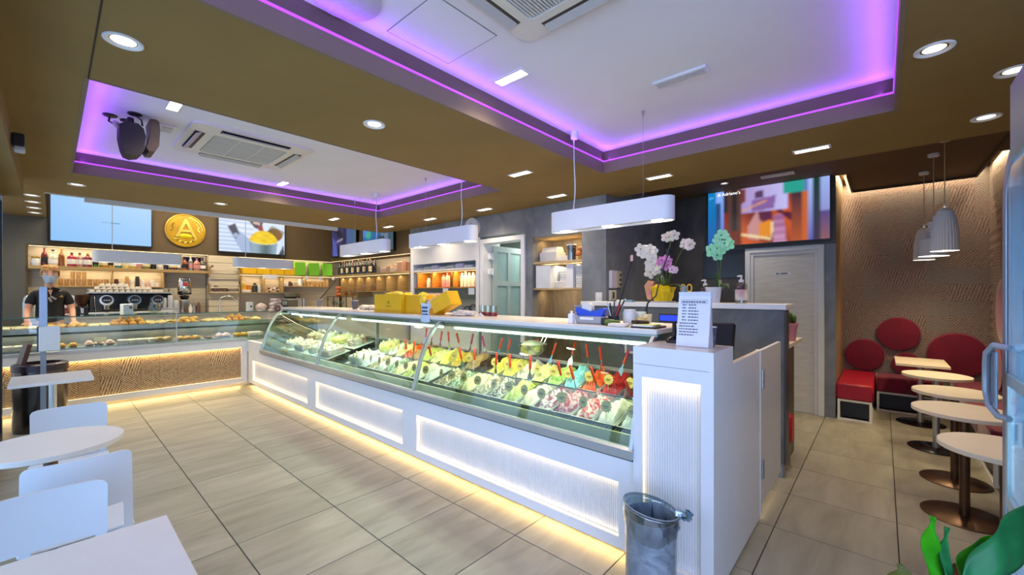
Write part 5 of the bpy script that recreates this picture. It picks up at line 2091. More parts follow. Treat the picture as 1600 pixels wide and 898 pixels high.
def paint5(u, v):
    s = math.sin
    c = mixc(hx('#8a2f12'), hx('#d0661c'), 0.5 + 0.5 * s(11 * u + 4 * v) * s(7 * v))
    if u < 0.08:
        c = mixc(hx('#0c5aa8'), hx('#0a7fbf'), v)
    elif u < 0.15:
        c = mixc(hx('#4d78d8'), hx('#8fb4ff'), v)
        if u < 0.12 and v < 0.78:
            c = hx('#2a4a7a')
    elif u < 0.31:
        c = mixc(hx('#241a1c'), hx('#57382e'), 0.5 + 0.5 * s(70 * u))
        if v < 0.25:
            c = hx('#6b2812')
        if u < 0.19 and v < 0.6:
            c = hx('#7e2a1a')
    elif v > 0.55 and u < 0.69:
        c = mixc(hx('#a98fc8'), hx('#c3c0f4'), (u - 0.3) * 2.4)
        if inpoly(u, v, [(0.3, 0.98), (0.34, 0.98), (0.34, 0.75), (0.3, 0.72)]):
            c = hx('#7a3528')
        if inpoly(u, v, [(0.42, 0.9), (0.5, 0.92), (0.5, 0.78), (0.42, 0.78)]):
            c = hx('#5a3a63')
        if inpoly(u, v, [(0.4, 0.76), (0.6, 0.8), (0.58, 0.58), (0.4, 0.56)]):
            c = hx('#86609e')
        if inpoly(u, v, [(0.3, 0.60), (0.52, 0.74), (0.52, 0.71), (0.32, 0.585)]):
            c = hx('#d99a6a')
    elif u < 0.72:
        c = mixc(hx('#c8571c'), hx('#7a2c1e'), 0.5 + 0.5 * s(13 * u + 5 * v))
        if inpoly(u, v, [(0.36, 0.3), (0.44, 0.56), (0.5, 0.56), (0.46, 0.05), (0.36, 0.1)]):
            c = hx('#c58a8a')
        if inpoly(u, v, [(0.45, 0.54), (0.56, 0.58), (0.57, 0.4), (0.47, 0.38)]):
            c = hx('#5c2140')
        if inpoly(u, v, [(0.46, 0.34), (0.56, 0.4), (0.56, 0.1), (0.46, 0.1)]):
            c = hx('#e08a1c')
        if inpoly(u, v, [(0.58, 0.45), (0.66, 0.5), (0.68, 0.0), (0.58, 0.0)]):
            c = mixc(hx('#c48fb4'), hx('#9a5a86'), v * 2 + 0.3 * s(50 * v))
        if inpoly(u, v, [(0.56, 0.36), (0.575, 0.36), (0.57, 0.08), (0.3, 0.2), (0.3, 0.16), (0.56, 0.04)]):
            c = hx('#f1d9a0')
        if inpoly(u, v, [(0.6, 0.66), (0.66, 0.5), (0.76, 0.48), (0.72, 0.34), (0.62, 0.5), (0.55, 0.6)]):
            c = hx('#55142c')
    elif u < 0.8:
        c = mixc(hx('#3c2435'), hx('#c9601f'), (0.8 - v) * 0.9)
    elif u < 0.84:
        c = hx('#c4622a') if v < 0.8 else hx('#5f79bd')
    elif u < 0.88:
        c = mixc(hx('#5a5fae'), hx('#a6bff5'), v)
    elif u < 0.93:
        c = mixc(hx('#3f2f4a'), hx('#123a33'), v)
    else:
        c = mixc(hx('#7d6fae'), hx('#9db4f0'), v)
        if v < 0.45:
            c = mixc(hx('#8a5a5e'), hx('#4a4488'), v * 2)
    if 0.66 < u < 0.82 and v > 0.8:
        c = hx('#27a08e')
    return c


TV1 = tv('large light blue screen on the back wall left of the gold medallion', (0.605, YB - 0.06, 2.705), 0, 1.25, 0.77, paint1, 0.95)
for a, b_, z, cc in ((-0.03, 0.06, 0.0, '#6fa2d4'), (0.075, 0.2, -0.004, '#3f7fae')):
    q = MB()
    q.box(a, b_, -0.005, -0.004, z - 0.008, z + 0.006)
    q.build('screen_writing', mat('screen_ink' + cc[1:], cc, 0.6), TV1, smooth=False)
q = MB()
q.box(-0.635, -0.05, -0.02, 0.05, 0.385, 0.425, 0.004)
q.build('top_rail', BLACK, TV1, smooth=False)
TV2 = tv('back wall screen showing yellow gelato in a steel bowl', (2.84, YB - 0.06, 2.69), 0, 1.25, 0.735, paint2, 0.95)
tv('blue violet screen nearest the room corner on the shelf wall', (XR - 0.06, 9.12, 2.68), -PI / 2, 1.2, 0.68, paint3, 0.8, soft=2)
tv('teal blue screen beside the violet one, toward the white cabinet', (XR - 0.06, 7.66, 2.68), -PI / 2, 1.2, 0.70, paint4, 0.8, soft=3)
TV5 = tv('large screen with orange drink picture above the white toilet door', (XD - 0.07, 1.157, 2.535), -PI / 2, 1.41, 0.80, paint5, 0.9, soft=1)
tw = mat('screen_caption_white', '#ffffff', 0.5, emit='#ffffff', estr=0.9)
lettering("di Adriano's", 0.06, tw, TV5, Matrix.Translation((-0.42, -0.006, 0.33)) @ Matrix.Rotation(PI / 2, 4, 'X'))
lettering("(11", 0.045, mat('screen_caption_blue', '#7fc4ff', 0.5, emit='#7fc4ff', estr=0.8), TV5, Matrix.Translation((-0.64, -0.006, 0.30)) @ Matrix.Rotation(PI / 2, 4, 'X'))

# ---- gold medallion with a raised A and laurel
t = thing('gold_medallion', 'round gold medallion with a raised letter A on the back wall', 'sign', (1.71, YB - 0.005, 2.69))
R_ = 0.31
b = MB()
b.lathe([(0.0005, 0.03), (R_ * 0.9, 0.03), (R_ * 0.93, 0.042), (R_, 0.038), (R_, 0)], 56)
b.xf(Matrix.Rotation(PI / 2, 4, 'X'))
b.build('disc', GOLD, t, ang=0.5)
GOLDL = mat('gold_relief', '#f3dc6a', 0.3, 0.7, var=0.08)
lettering('A', 0.50, GOLDL, t, Matrix.Translation((0.005, -0.04, 0.02)) @ Matrix.Rotation(PI / 2, 4, 'X'), 0.012, name='raised_letter')
GOLDD = mat('gold_shadow', '#8a6c16', 0.45, 0.6)
b = MB()
b.sphere((0, -0.034, -0.105), 0.085, 16, 8, (1.25, 0.12, 0.5))
b.build('lemon_relief', mat('gold_bright', '#f0cc1a', 0.3, 0.6), t)
for k in range(9):
    a = -2.35 + k * (1.55 / 8)
    q = MB()
    q.sphere((0, 0, 0), 0.035, 8, 5, (1.0, 0.15, 0.32), rot=Matrix.Rotation(-(a + (0.9 if k % 2 else -0.9)), 3, 'Y'))
    o = q.build('laurel_leaf', GOLDD if k % 2 else GOLDL, t)
    o.location = (0.215 * math.cos(a), -0.036, 0.225 * math.sin(a))
for s in (-1, 1):
    for k in range(3):
        q = MB()
        q.sphere((0, 0, 0), 0.032, 8, 5, (0.4, 0.15, 1.1), rot=Matrix.Rotation(s * (0.5 if k % 2 else -0.5), 3, 'Y'))
        o = q.build('laurel_leaf', GOLDL if s > 0 else GOLDD, t)
        o.location = (s * (0.185 + 0.01 * k), -0.036, 0.11 - k * 0.055)
b = MB()
for k in range(16):
    a = 1.35 - k * 0.088
    b.obox((0.262 * math.cos(a), -0.036, 0.262 * math.sin(a)), Matrix.Rotation(-a, 3, 'Y'), (0.014, 0.004, 0.006 + 0.003 * (k % 3)))
b.build('rim_lettering', GOLDL, t, smooth=False)

area('back_bar_fill_light', (1.9, 8.75, 3.32), (0, 0.6, -1), 3.4, 0.1, 40, '#ffedd0')  # unseen light in the ceiling slot, added to brighten the back bar wall
# ================================================================ the barista
def skin_mesh(name, pts, edges, rads, m, parent, root=0, sub=2):
    me = bpy.data.meshes.new(name)
    me.from_pydata(pts, edges, [])
    o = bpy.data.objects.new(name, me)
    COL.objects.link(o)
    md = o.modifiers.new('skin', 'SKIN')
    md.use_smooth_shade = True
    md.branch_smoothing = 0.6
    lay = me.skin_vertices[0].data
    for i, r in enumerate(rads):
        lay[i].radius = r if isinstance(r, tuple) else (r, r)
    lay[root].use_root = True
    s = o.modifiers.new('sub', 'SUBSURF')
    s.levels = s.render_levels = sub
    bpy.context.view_layer.update()
    dg = bpy.context.evaluated_depsgraph_get()
    me2 = bpy.data.meshes.new_from_object(o.evaluated_get(dg))
    me2.name = name
    bpy.data.objects.remove(o)
    o = bpy.data.objects.new(name, me2)
    COL.objects.link(o)
    me2.materials.clear()
    me2.materials.append(m)
    me2.polygons.foreach_set('use_smooth', [True] * len(me2.polygons))
    o.parent = parent
    return o


SKIN = mat('skin', '#d9a283', 0.5, var=0.05, vscale=8)
pf = thing('floor_grating', 'low duckboard behind the pastry counter', 'platform', (0.3, 8.85, 0))
for k in range(7):
    q = MB()
    q.box(-0.75, 0.9, -0.40 + k * 0.115, -0.31 + k * 0.115, 0.07, 0.1, 0.004)
    q.build('slat', OAKD, pf, smooth=False)
q = MB()
for x in (-0.7, 0.05, 0.8):
    q.box(x, x + 0.05, -0.4, 0.38, 0, 0.07)
q.build('bearer', OAKD, pf, smooth=False)
man = thing('person', 'person in a black polo shirt and pale blue mask behind the pastry counter', 'person', (-0.005, 8.82, 0.10))
pts = [(0, 0.02, 0.98), (0, 0.02, 1.12), (0, 0.0, 1.28), (0, 0.0, 1.40), (0, 0.0, 1.46), (0, -0.015, 1.53), (0, -0.025, 1.60),
       (-0.145, 0.0, 1.405), (-0.215, -0.02, 1.16), (-0.21, -0.24, 1.03), (0.145, 0.0, 1.405), (0.215, 0.0, 1.16), (0.22, -0.2, 1.02),
       (-0.095, 0.02, 0.90), (-0.10, 0.0, 0.5), (-0.10, 0.03, 0.07), (0.095, 0.02, 0.90), (0.10, 0.0, 0.5), (0.10, 0.03, 0.07),
       (-0.10, -0.12, 0.035), (0.10, -0.12, 0.035), (-0.20, -0.32, 1.0), (0.225, -0.28, 0.99)]
eds = [(0, 1), (1, 2), (2, 3), (3, 4), (4, 5), (5, 6), (3, 7), (7, 8), (8, 9), (3, 10), (10, 11), (11, 12), (0, 13), (13, 14), (14, 15), (0, 16), (16, 17), (17, 18), (15, 19), (18, 20), (9, 21), (12, 22)]
rad = [(0.15, 0.11), (0.135, 0.1), (0.15, 0.11), (0.14, 0.1), (0.07, 0.06), (0.052, 0.055), (0.055, 0.06), 0.052, 0.04, 0.028, 0.052, 0.04, 0.028,
       0.085, 0.06, 0.04, 0.085, 0.06, 0.04, 0.035, 0.035, 0.034, 0.034]
body = skin_mesh('body', pts, eds, rad, SKIN, man)
for nm, p0, d, thumb in (('left', Vector((-0.20, -0.32, 1.0)), Vector((0.05, -0.95, -0.3)).normalized(), 1), ('right', Vector((0.225, -0.28, 0.99)), Vector((-0.05, -0.95, -0.3)).normalized(), -1)):
    side = d.cross(Vector((0, 0, 1))).normalized()
    for k, L in enumerate((0.075, 0.085, 0.08, 0.062)):
        q = MB()
        b0 = p0 + d * 0.03 + side * (0.027 - 0.018 * k) * 1.0
        q.tube([p0 + side * (0.018 - 0.012 * k), b0, b0 + d * L * 0.5, b0 + d * L * 0.8 + Vector((0, 0, -0.015)), b0 + d * L + Vector((0, 0, -0.032))], [0.013, 0.011, 0.0095, 0.009, 0.006], 8)
        q.build('finger', SKIN, body)
    q = MB()
    b0 = p0 + side * thumb * -0.0
    s2 = side * (1 if nm == 'left' else -1)
    q.tube([p0, p0 + s2 * 0.035 + d * 0.01, p0 + s2 * 0.05 + d * 0.045, p0 + s2 * 0.048 + d * 0.07], [0.014, 0.012, 0.01, 0.007], 8)
    q.build('thumb', SKIN, body)
SH = mat('black_shirt', '#17171a', 0.85, var=0.12, vscale=10, bump=0.1, bscale=40)
spts = [(0, 0.02, 0.95), (0, 0.02, 1.12), (0, 0.0, 1.28), (0, 0.0, 1.385), (0, 0.0, 1.45), (-0.145, 0.0, 1.40), (-0.198, -0.005, 1.22), (0.145, 0.0, 1.40), (0.198, 0.0, 1.22)]
skin_mesh('polo_shirt', spts, [(0, 1), (1, 2), (2, 3), (3, 4), (3, 5), (5, 6), (3, 7), (7, 8)], [(0.165, 0.13), (0.155, 0.125), (0.17, 0.135), (0.155, 0.12), (0.075, 0.07), 0.066, 0.06, 0.066, 0.06], SH, man)
skin_mesh('trousers', [(0, 0.02, 0.95), (-0.095, 0.02, 0.88), (-0.10, 0.0, 0.5), (-0.10, 0.03, 0.1), (0.095, 0.02, 0.88), (0.10, 0.0, 0.5), (0.10, 0.03, 0.1)], [(0, 1), (1, 2), (2, 3), (0, 4), (4, 5), (5, 6)],
          [(0.15, 0.12), 0.1, 0.075, 0.06, 0.1, 0.075, 0.06], BLACK, man)
# collar, neckerchief and chest badge
q = MB()
for s in (-1, 1):
    q.obox((s * 0.05, -0.085, 1.455), Euler((0.7, s * 0.35, s * 0.5)).to_matrix(), (0.045, 0.004, 0.028), 0.003)
q.build('collar', SH, man)
q = MB()
q.prism([(-0.022, 1.45), (0.022, 1.45), (0.004, 1.36)], -0.128, -0.10, 'y')
q.build('neck_opening', SKIN, man, smooth=False)
q = MB()
q.obox((0.03, -0.145, 1.335), Euler((0, 0.7, 0)).to_matrix(), (0.035, 0.008, 0.012), 0.004)
q.obox((0.0, -0.145, 1.31), Euler((0, -0.4, 0)).to_matrix(), (0.012, 0.008, 0.035), 0.004)
q.build('neckerchief', mat('kerchief_grey', '#a59a92', 0.8, var=0.1), man)
q = MB()
q.prism([(0.085, 1.345), (0.13, 1.345), (0.1075, 1.378)], -0.142, -0.128, 'y')
q.build('badge', GOLD, man, smooth=False)
# head
hz = 1.655
q = MB()
q.sphere((0, 0, 0), 0.1, 24, 16, (0.80, 0.98, 1.18))
for i, p in enumerate(q.v):
    x, y, z = p
    if z < -0.02:
        k = 1 + (z + 0.02) * 2.2
        x *= max(0.62, k)
        y = y * max(0.75, 1 + (z + 0.02) * 1.0) - max(0, -z - 0.03) * 0.1
    q.v[i] = (x, y - 0.02, z + hz)
q.sphere((0, -0.122, hz - 0.01), 0.016, 10, 6, (0.8, 1.2, 1.4))
for s in (-1, 1):
    q.sphere((s * 0.083, 0.0, hz - 0.005), 0.028, 8, 6, (0.35, 0.7, 1.1))
head = q.build('head', SKIN, man, ang=3)
q = MB()
for s in (-1, 1):
    q.sphere((s * 0.032, -0.103, hz + 0.018), 0.012, 10, 6, (1.2, 0.6, 0.8))
q.build('eye', mat('eye_white', '#e6e1da', 0.3), head)
q = MB()
for s in (-1, 1):
    q.sphere((s * 0.032, -0.109, hz + 0.018), 0.0062, 8, 6, (1, 0.6, 1))
    q.obox((s * 0.034, -0.108, hz + 0.042), Euler((0, s * 0.12, 0)).to_matrix(), (0.02, 0.004, 0.004), 0.002)
q.build('iris', mat('eye_dark', '#3a2a20', 0.4), head)
q = MB()


def mk(u, v):
    a = -1.25 + 2.5 * u
    z = hz - 0.008 - v * 0.10
    w_ = 0.078 - 0.028 * v
    dd = 0.105 + 0.035 * math.cos(a) * (1 - (v - 0.35) ** 2)
    return (w_ * 1.06 * math.sin(a), -0.02 - dd * max(0.05, math.cos(a)) - 0.002, z)


q.grid(mk, 18, 8)
q.build('face_mask', mat('mask_blue', '#a9bcd3', 0.8, var=0.04), man, ang=3)
q = MB()
q.obox((0, -0.105, hz - 0.055), Matrix.Identity(3), (0.022, 0.004, 0.006), 0.003)
q.build('mouth', mat('lip', '#b06a5c', 0.5), head)
q = MB()
q.sphere((0, 0.005, hz + 0.032), 0.108, 22, 12, (0.9, 0.98, 0.95), jit=0.035, seed=3)
q.v = [(x, y if z > hz + 0.055 or y > -0.06 else y + 0.07 * max(0, min(1, (hz + 0.055 - z) / 0.03)), z) for x, y, z in q.v]
q.v = [(x, max(y, -0.055) if z < hz + 0.05 else y, max(z, hz - 0.06)) for x, y, z in q.v]
HAIR = mat('blond_hair', '#cf9f58', 0.6, color2='#94683a', vscale=30, stretch=(1, 1, 0.3))
hair = q.build('hair', HAIR, man, ang=3)
for k in range(9):
    q = MB()
    a = -1.0 + k * 0.25
    q.tube([(0.05 * math.sin(a), -0.01, hz + 0.13), (0.085 * math.sin(a), -0.08, hz + 0.105), (0.09 * math.sin(a) + 0.01, -0.105, hz + 0.062)], [0.022, 0.02, 0.006], 7)
    q.build('lock', HAIR, hair)

# ================================================================ things on the back counter
# three-group espresso machine
t = thing('espresso_machine', 'black and steel espresso machine with three round groups and cups on top', 'coffee machine', (0.93, 9.62, CT))
q = MB()
q.box(-0.53, 0.53, -0.12, 0.24, 0.06, 0.36, 0.02)
q.build('body', BLACKG, t, smooth=False)
q = MB()
q.box(-0.55, 0.55, -0.14, 0.26, 0.36, 0.385, 0.006)
q.tube([(-0.54, -0.13, 0.43), (0.54, -0.13, 0.43)], 0.006, 8)
for x in (-0.54, 0, 0.54):
    q.cyl((x, -0.13, 0.38), (x, -0.13, 0.43), 0.005, n=8)
q.build('cup_rail', STEEL, t, smooth=False)
q = MB()
q.box(-0.53, 0.53, -0.2, 0.22, 0.0, 0.06, 0.008)
q.build('drip_tray', STEEL, t, smooth=False)
for x in (-0.32, 0.02, 0.32):
    q = MB()
    q.cyl((x, -0.20, 0.25), (x, -0.10, 0.25), 0.085, n=26)
    q.cyl((x, -0.16, 0.17), (x, -0.16, 0.10), 0.05, 0.042, 20)
    q.build('group_head', CHROME, t)
    q = MB()
    q.cyl((x, -0.212, 0.26), (x, -0.20, 0.26), 0.062, n=24)
    q.build('dial', BLACK, t)
    q = MB()
    for k in (-1, 0, 1):
        q.cyl((x + k * 0.03, -0.217, 0.25), (x + k * 0.03, -0.211, 0.25), 0.011, n=10)
    q.build('button', STEELW, t)
    q = MB()
    q.cyl((x, -0.16, 0.10), (x, -0.16, 0.065), 0.035, n=16)
    q.tube([(x, -0.19, 0.085), (x, -0.30, 0.07)], [0.012, 0.014], 8)
    q.build('portafilter', BLACK, t)
q = MB()
q.tube([(-0.46, -0.15, 0.30), (-0.46, -0.2, 0.2), (-0.45, -0.22, 0.08)], 0.006, 8)
q.build('steam_wand', CHROME, t)
CUP0 = None
n_ = 0
for lv in range(3):
    for i in range(13 - lv * 3):
        for r_ in range(2):
            x = 0.45 + i * 0.072 + lv * 0.06
            lab = 'cream cup, %s from the left, %s row, %s layer on the espresso machine' % (ORD[i], ('front', 'rear')[r_], ('lowest', 'middle', 'top')[lv])
            if lv == 2 and i > 4:
                continue
            if CUP0 is None:
                q = MB()
                q.lathe([(0.0005, 0.0), (0.022, 0.0), (0.033, 0.03), (0.035, 0.052), (0.032, 0.052), (0.028, 0.02), (0.0005, 0.01)], 14)
                CUP0 = o = solo(q, 'coffee_cup', CREAM, lab, 'cup', group='cups on the espresso machine')
            else:
                o = CUP0.copy()
                COL.objects.link(o)
                o['label'] = lab
            o.location = (x, 9.62 + r_ * 0.085, CT + 0.385 + 0.052 + lv * 0.045)
            o.rotation_euler = (PI, 0, 0)

# grinder with brown hopper
t = thing('coffee_grinder', 'coffee grinder with a dark brown funnel hopper beside the espresso machine', 'grinder', (0.335, 9.55, CT))
q = MB()
q.box(-0.08, 0.08, -0.09, 0.1, 0, 0.16, 0.02)
q.build('body', BLACK, t)
q = MB()
q.lathe([(0.05, 0.16), (0.06, 0.19), (0.115, 0.32), (0.118, 0.34), (0.0005, 0.345)], 22)
q.build('hopper', mat('hopper_brown', '#4a2a1e', 0.2, var=0.06), t)
q = MB()
q.tube([(0.0, -0.09, 0.13), (0, -0.14, 0.12), (0, -0.145, 0.05)], [0.03, 0.025, 0.02], 10)
q.build('spout', CHROME, t)
# menu card next to the person
t = thing('menu_card', 'white menu card with two reddish pictures beside the person', 'sign', (0.205, 9.0, 1.0))
t.location = (0.165, 9.46, CT)
q = MB()
q.box(-0.085, 0.085, 0, 0.012, 0, 0.33, 0.003)
q.build('card', PAPER, t, smooth=False)
for z in (0.05, 0.18):
    q = MB()
    q.box(-0.03, 0.05, -0.002, 0, z, z + 0.09)
    q.build('picture', mat('card_red', '#a8544a', 0.6, color2='#5b2f33', vscale=20), t, smooth=False)
# things at the far left
for i, (x, r, h_, c, nm) in enumerate(((-0.235, 0.045, 0.24, '#b9d5e6', 'pale blue tin canister'), (-0.13, 0.05, 0.25, '#c9c7ae', 'cream canister with dark lid'))):
    t = thing('canister', nm + ' at the left end of the back counter', 'canister', (x, 9.47, CT), 0)
    q = MB()
    q.lathe([(0.0005, 0), (r, 0), (r, h_), (0.0005, h_)], 18)
    q.build('body', mat('canister_%d' % i, c, 0.35, 0.2, var=0.04), t)
    q = MB()
    q.lathe([(r * 0.9, h_), (r * 0.9, h_ + 0.05), (r * 0.4, h_ + 0.09), (0.0005, h_ + 0.1)], 18)
    q.build('lid', BLACK if i else STEEL, t)
# jug, tins, cups stack, coffee dispenser
t = thing('glass_jug', 'round clear glass jug standing on the pastry counter glass', 'jug', (1.02, 8.0, 1.203))
q = MB()
q.lathe([(0.0005, 0.004), (0.05, 0.002), (0.072, 0.04), (0.07, 0.09), (0.05, 0.14), (0.055, 0.165), (0.05, 0.165), (0.046, 0.14), (0.064, 0.09), (0.066, 0.04), (0.0005, 0.01)], 22)
q.build('body', CLEAR, t)
q = MB()
q.tube([(0.055, 0, 0.15), (0.1, 0, 0.12), (0.1, 0, 0.07), (0.07, 0, 0.05)], 0.007, 8)
q.build('handle', CLEAR, t)
t = thing('carton', 'pale blue and white carton standing on the pastry counter glass', 'carton', (0.72, 8.0, 1.203), 0.3)
q = MB()
q.box(-0.055, 0.055, -0.05, 0.05, 0, 0.145, 0.003)
q.build('box', mat('carton_white', '#e4e8e6', 0.5, color2='#cfe3ea', vscale=4), t, smooth=False)
q = MB()
q.box(0.01, 0.04, -0.052, -0.05, 0.08, 0.11)
q.build('print', INK, t, smooth=False)
t = thing('coffee_dispenser', 'silver coffee bean dispenser with a red badge on the bar wall', 'dispenser', (1.68, 9.78, 1.45))
q = MB()
q.lathe([(0.0005, 0), (0.09, 0.02), (0.105, 0.05), (0.105, 0.28), (0.09, 0.33), (0.05, 0.345), (0.0005, 0.345)], 24)
q.build('cylinder', CHROME, t)
q = MB()
q.lathe([(0.106, 0.03), (0.106, 0.06)], 24)
q.lathe([(0.05, -0.07), (0.08, 0.0)], 16)
q.build('collar', BLACK, t)
q = MB()
q.box(-0.045, 0.035, -0.112, -0.098, 0.18, 0.25, 0.002)
q.build('badge', mat('badge_red', '#b3322c', 0.4), t, smooth=False)
q = MB()
q.box(-0.06, 0.06, -0.06, 0.08, CT - 1.45, -0.07, 0.01)
q.cyl((0, -0.07, -0.14), (0, -0.11, -0.16), 0.03, n=12)
q.build('stand', STEEL, t)
t = thing('cup_tower', 'stack of white paper cups in a steel holder by the bean dispenser', 'cups', (1.42, 9.5, CT))
q = MB()
q.box(-0.13, 0.13, -0.06, 0.06, 0, 0.11, 0.006)
q.build('holder', STEEL, t, smooth=False)
for k, (dx, n) in enumerate(((-0.08, 3), (0.01, 4), (0.09, 2))):
    for j in range(n):
        q = MB()
        q.lathe([(0.04, 0), (0.042, 0.004), (0.034, 0.085), (0.0005, 0.086)], 14, (dx, 0, 0.11 + j * 0.045))
        q.build('cup', WHITE2, t)
t = thing('syrup_rack', 'cluttered steel and brown coffee tools by the bean dispenser', 'coffee tools', (1.72, 9.50, CT))
for k in range(5):
    q = MB()
    q.lathe([(0.0005, 0), (0.03, 0), (0.032, 0.06 + 0.02 * k), (0.012, 0.09 + 0.02 * k), (0.012, 0.12 + 0.02 * k), (0.0005, 0.12 + 0.02 * k)], 12, (-0.12 + k * 0.06, 0.02 * (k % 2), 0))
    q.build('tool', [STEEL, mat('tool_brown', '#6b4a36', 0.4), CREAM][k % 3], t)
q = MB()
q.cyl((0, 0, 0), (0, 0, 0.42), 0.006, n=8)
q.sphere((0, 0, 0.43), 0.02, 10, 6)
q.cyl((0, 0, 0), (0, 0, 0.02), 0.05, n=14)
solo(q, 'cable_rod', BLACK, 'thin black rod with a round knob left of the bean dispenser', 'rod', (1.46, 9.85, CT + 0.0))
# cream bottle, towels, printer, scale to the right of the tap
q = MB()
q.box(-0.05, 0.05, -0.04, 0.04, 0, 0.19, 0.004)
t = thing('milk_carton', 'white and blue milk carton right of the tap', 'carton', (2.66, 9.45, CT), 0.2)
q.build('box', MATS['carton_white'], t, smooth=False)
q = MB()
q.cyl((0.01, -0.043, 0.10), (0.01, -0.04, 0.10), 0.022, n=14)
q.build('mark', INK, t)
q = MB()
q.sphere((0, 0, 0.08), 0.08, 14, 8, (1.2, 0.8, 1.0), jit=0.12, seed=2)
solo(q, 'towel', mat('towel_pink', '#d9b8ad', 0.9, color2='#efe3da', vscale=18), 'crumpled pinkish cloth beside the milk carton', 'towel', (2.88, 9.5, CT))
t = thing('packet_pile', 'pile of pale packets with a round dark logo near the corner of the counters', 'packets', (3.12, 9.42, CT))
for k in range(5):
    q = MB()
    q.obox((0.02 * (k % 2), 0, 0.03 + 0.05 * k), Euler((0, 0.1 * (k % 3 - 1), 0.2 * k)).to_matrix(), (0.12 - 0.012 * k, 0.07, 0.026), 0.012)
    q.build('packet', mat('packet_pale', '#e3dbd6', 0.6, color2='#b5a2a4', vscale=14), t)
q = MB()
pts = [(0.02 + 0.05 * math.cos(a), -0.09, 0.05 + 0.05 * math.sin(a)) for a in [2 * PI * i / 18 for i in range(19)]]
q.tube(pts, 0.012, 8, False)
q.build('ring_logo', mat('logo_plum', '#5c2a3a', 0.5), t)
t = thing('microwave', 'silver bread oven with a raised black lid on the back counter', 'oven', (3.52, 9.62, CT))
q = MB()
q.box(-0.2, 0.17, -0.12, 0.15, 0, 0.25, 0.012)
q.build('body', STEELW, t, smooth=False)
q = MB()
q.box(-0.17, 0.08, -0.128, -0.12, 0.03, 0.22, 0.002)
q.build('door', mat('oven_window', '#7d7a6b', 0.2, 0.3), t, smooth=False)
q = MB()
q.obox((0.0, 0.0, 0.33), Euler((0.55, 0, 0)).to_matrix(), (0.15, 0.1, 0.012), 0.006)
q.box(-0.12, 0.12, 0.06, 0.08, 0.25, 0.36)
q.build('lid', BLACK, t, smooth=False)
q = MB()
q.cyl((0.24, -0.02, 0), (0.24, -0.02, 0.24), 0.05, n=16)
q.build('canister', STEELW, t)
t = thing('toaster', 'grey box shaped scale left of the silver bread oven', 'scale', (3.33, 9.5, CT))
q = MB()
q.box(-0.09, 0.05, -0.06, 0.1, 0, 0.23, 0.02)
q.build('body', DGREY, t, smooth=False)
q = MB()
q.box(-0.07, 0.03, -0.066, -0.06, 0.12, 0.2)
q.build('display', mat('scale_display', '#8f9a9c', 0.3), t, smooth=False)

# corner bottles, glass rack, orange balls
t = thing('glass_rack', 'dark wire glass rack with wine glasses in the bar corner', 'rack', (4.28, 8.95, CT))
q = MB()
for x in (-0.14, 0.14):
    for y in (-0.3, 0.0, 0.3):
        q.box(x - 0.006, x + 0.006, y - 0.006, y + 0.006, 0, 0.29)
q.box(-0.15, 0.15, -0.31, 0.31, 0.285, 0.295)
q.box(-0.15, 0.15, -0.31, 0.31, 0.0, 0.01)
q.build('frame', BLACK, t, smooth=False)
for k in range(6):
    q = MB()
    q.lathe([(0.03, 0.01), (0.006, 0.016), (0.005, 0.09), (0.03, 0.12), (0.036, 0.16), (0.032, 0.2), (0.03, 0.2), (0.034, 0.16), (0.004, 0.1)], 14, (-0.06, -0.25 + k * 0.1, 0))
    q.build('wine_glass', CLEAR, t)
for k, (dy, dz) in enumerate(((0, 0), (-0.085, 0), (-0.04, 0.075), (0.0, 0.15), (-0.08, 0.15))):
    q = MB()
    q.sphere((0, 0, 0.038), 0.04, 14, 8)
    solo(q, 'orange', mat('orange_peel', '#e0773a', 0.45, var=0.1, vscale=20, bump=0.1, bscale=120), '%s orange of the pile on the glass rack in the bar corner' % ['left lower', 'right lower', 'middle', 'left upper', 'right upper'][k], 'fruit', (4.3, 9.12 + dy, CT + 0.295 + dz), k, 'oranges on the glass rack')
t = thing('lamp_microphone', 'thin black gooseneck arm rising from the back counter', 'arm', (3.95, 9.3, CT))
q = MB()
q.tube([(0, 0, 0.02), (0.0, 0.0, 0.14), (0.01, 0.0, 0.2), (0.42, 0.05, 0.66)], [0.012, 0.011, 0.01, 0.008], 8)
q.build('arm', BLACK, t)
q = MB()
q.cyl((0, 0, 0), (0, 0, 0.03), 0.07, n=18)
q.build('base', BLACK, t)

# ================================================================ tall white cabinet in the service wall
t = thing('tall_cabinet', 'white tall cabinet with lit wooden cubbies left of the kitchen door', 'cabinet', (0, 0, 0))
q = MB()
for bx in ((4.47, 4.95, 4.705, 4.775, 0, 2.375), (4.47, 4.95, 6.45, 6.54, 0, 2.375), (4.47, 4.95, 4.705, 6.54, 2.355, 2.375), (4.93, 4.95, 4.775, 6.45, 0, 2.36),
           (4.47, 4.95, 4.775, 6.45, 0, 1.14)):
    q.box(*bx, 0.002)
q.build('carcass', WHITE, t, smooth=False)
q = MB()
q.box(4.462, 4.482, 4.775, 6.45, 2.02, 2.355, 0.003)
q.build('flap_door', mat('cabinet_door_white', '#e9ebec', 0.28, var=0.02), t, smooth=False)
q = MB()
q.box(4.48, 4.93, 4.775, 6.45, 1.885, 1.915)
q.build('shelf', WHITE2, t, smooth=False)
q = MB()
q.box(4.49, 4.93, 4.775, 6.45, 1.585, 1.605)
for y in (4.775, 5.33, 5.40, 5.90, 5.93, 6.33):
    q.box(4.48, 4.92, y, y + 0.022, 1.605, 1.885)
q.box(4.48, 4.93, 4.775, 6.45, 1.865, 1.885)
q.box(4.91, 4.925, 4.775, 6.45, 1.605, 1.885)
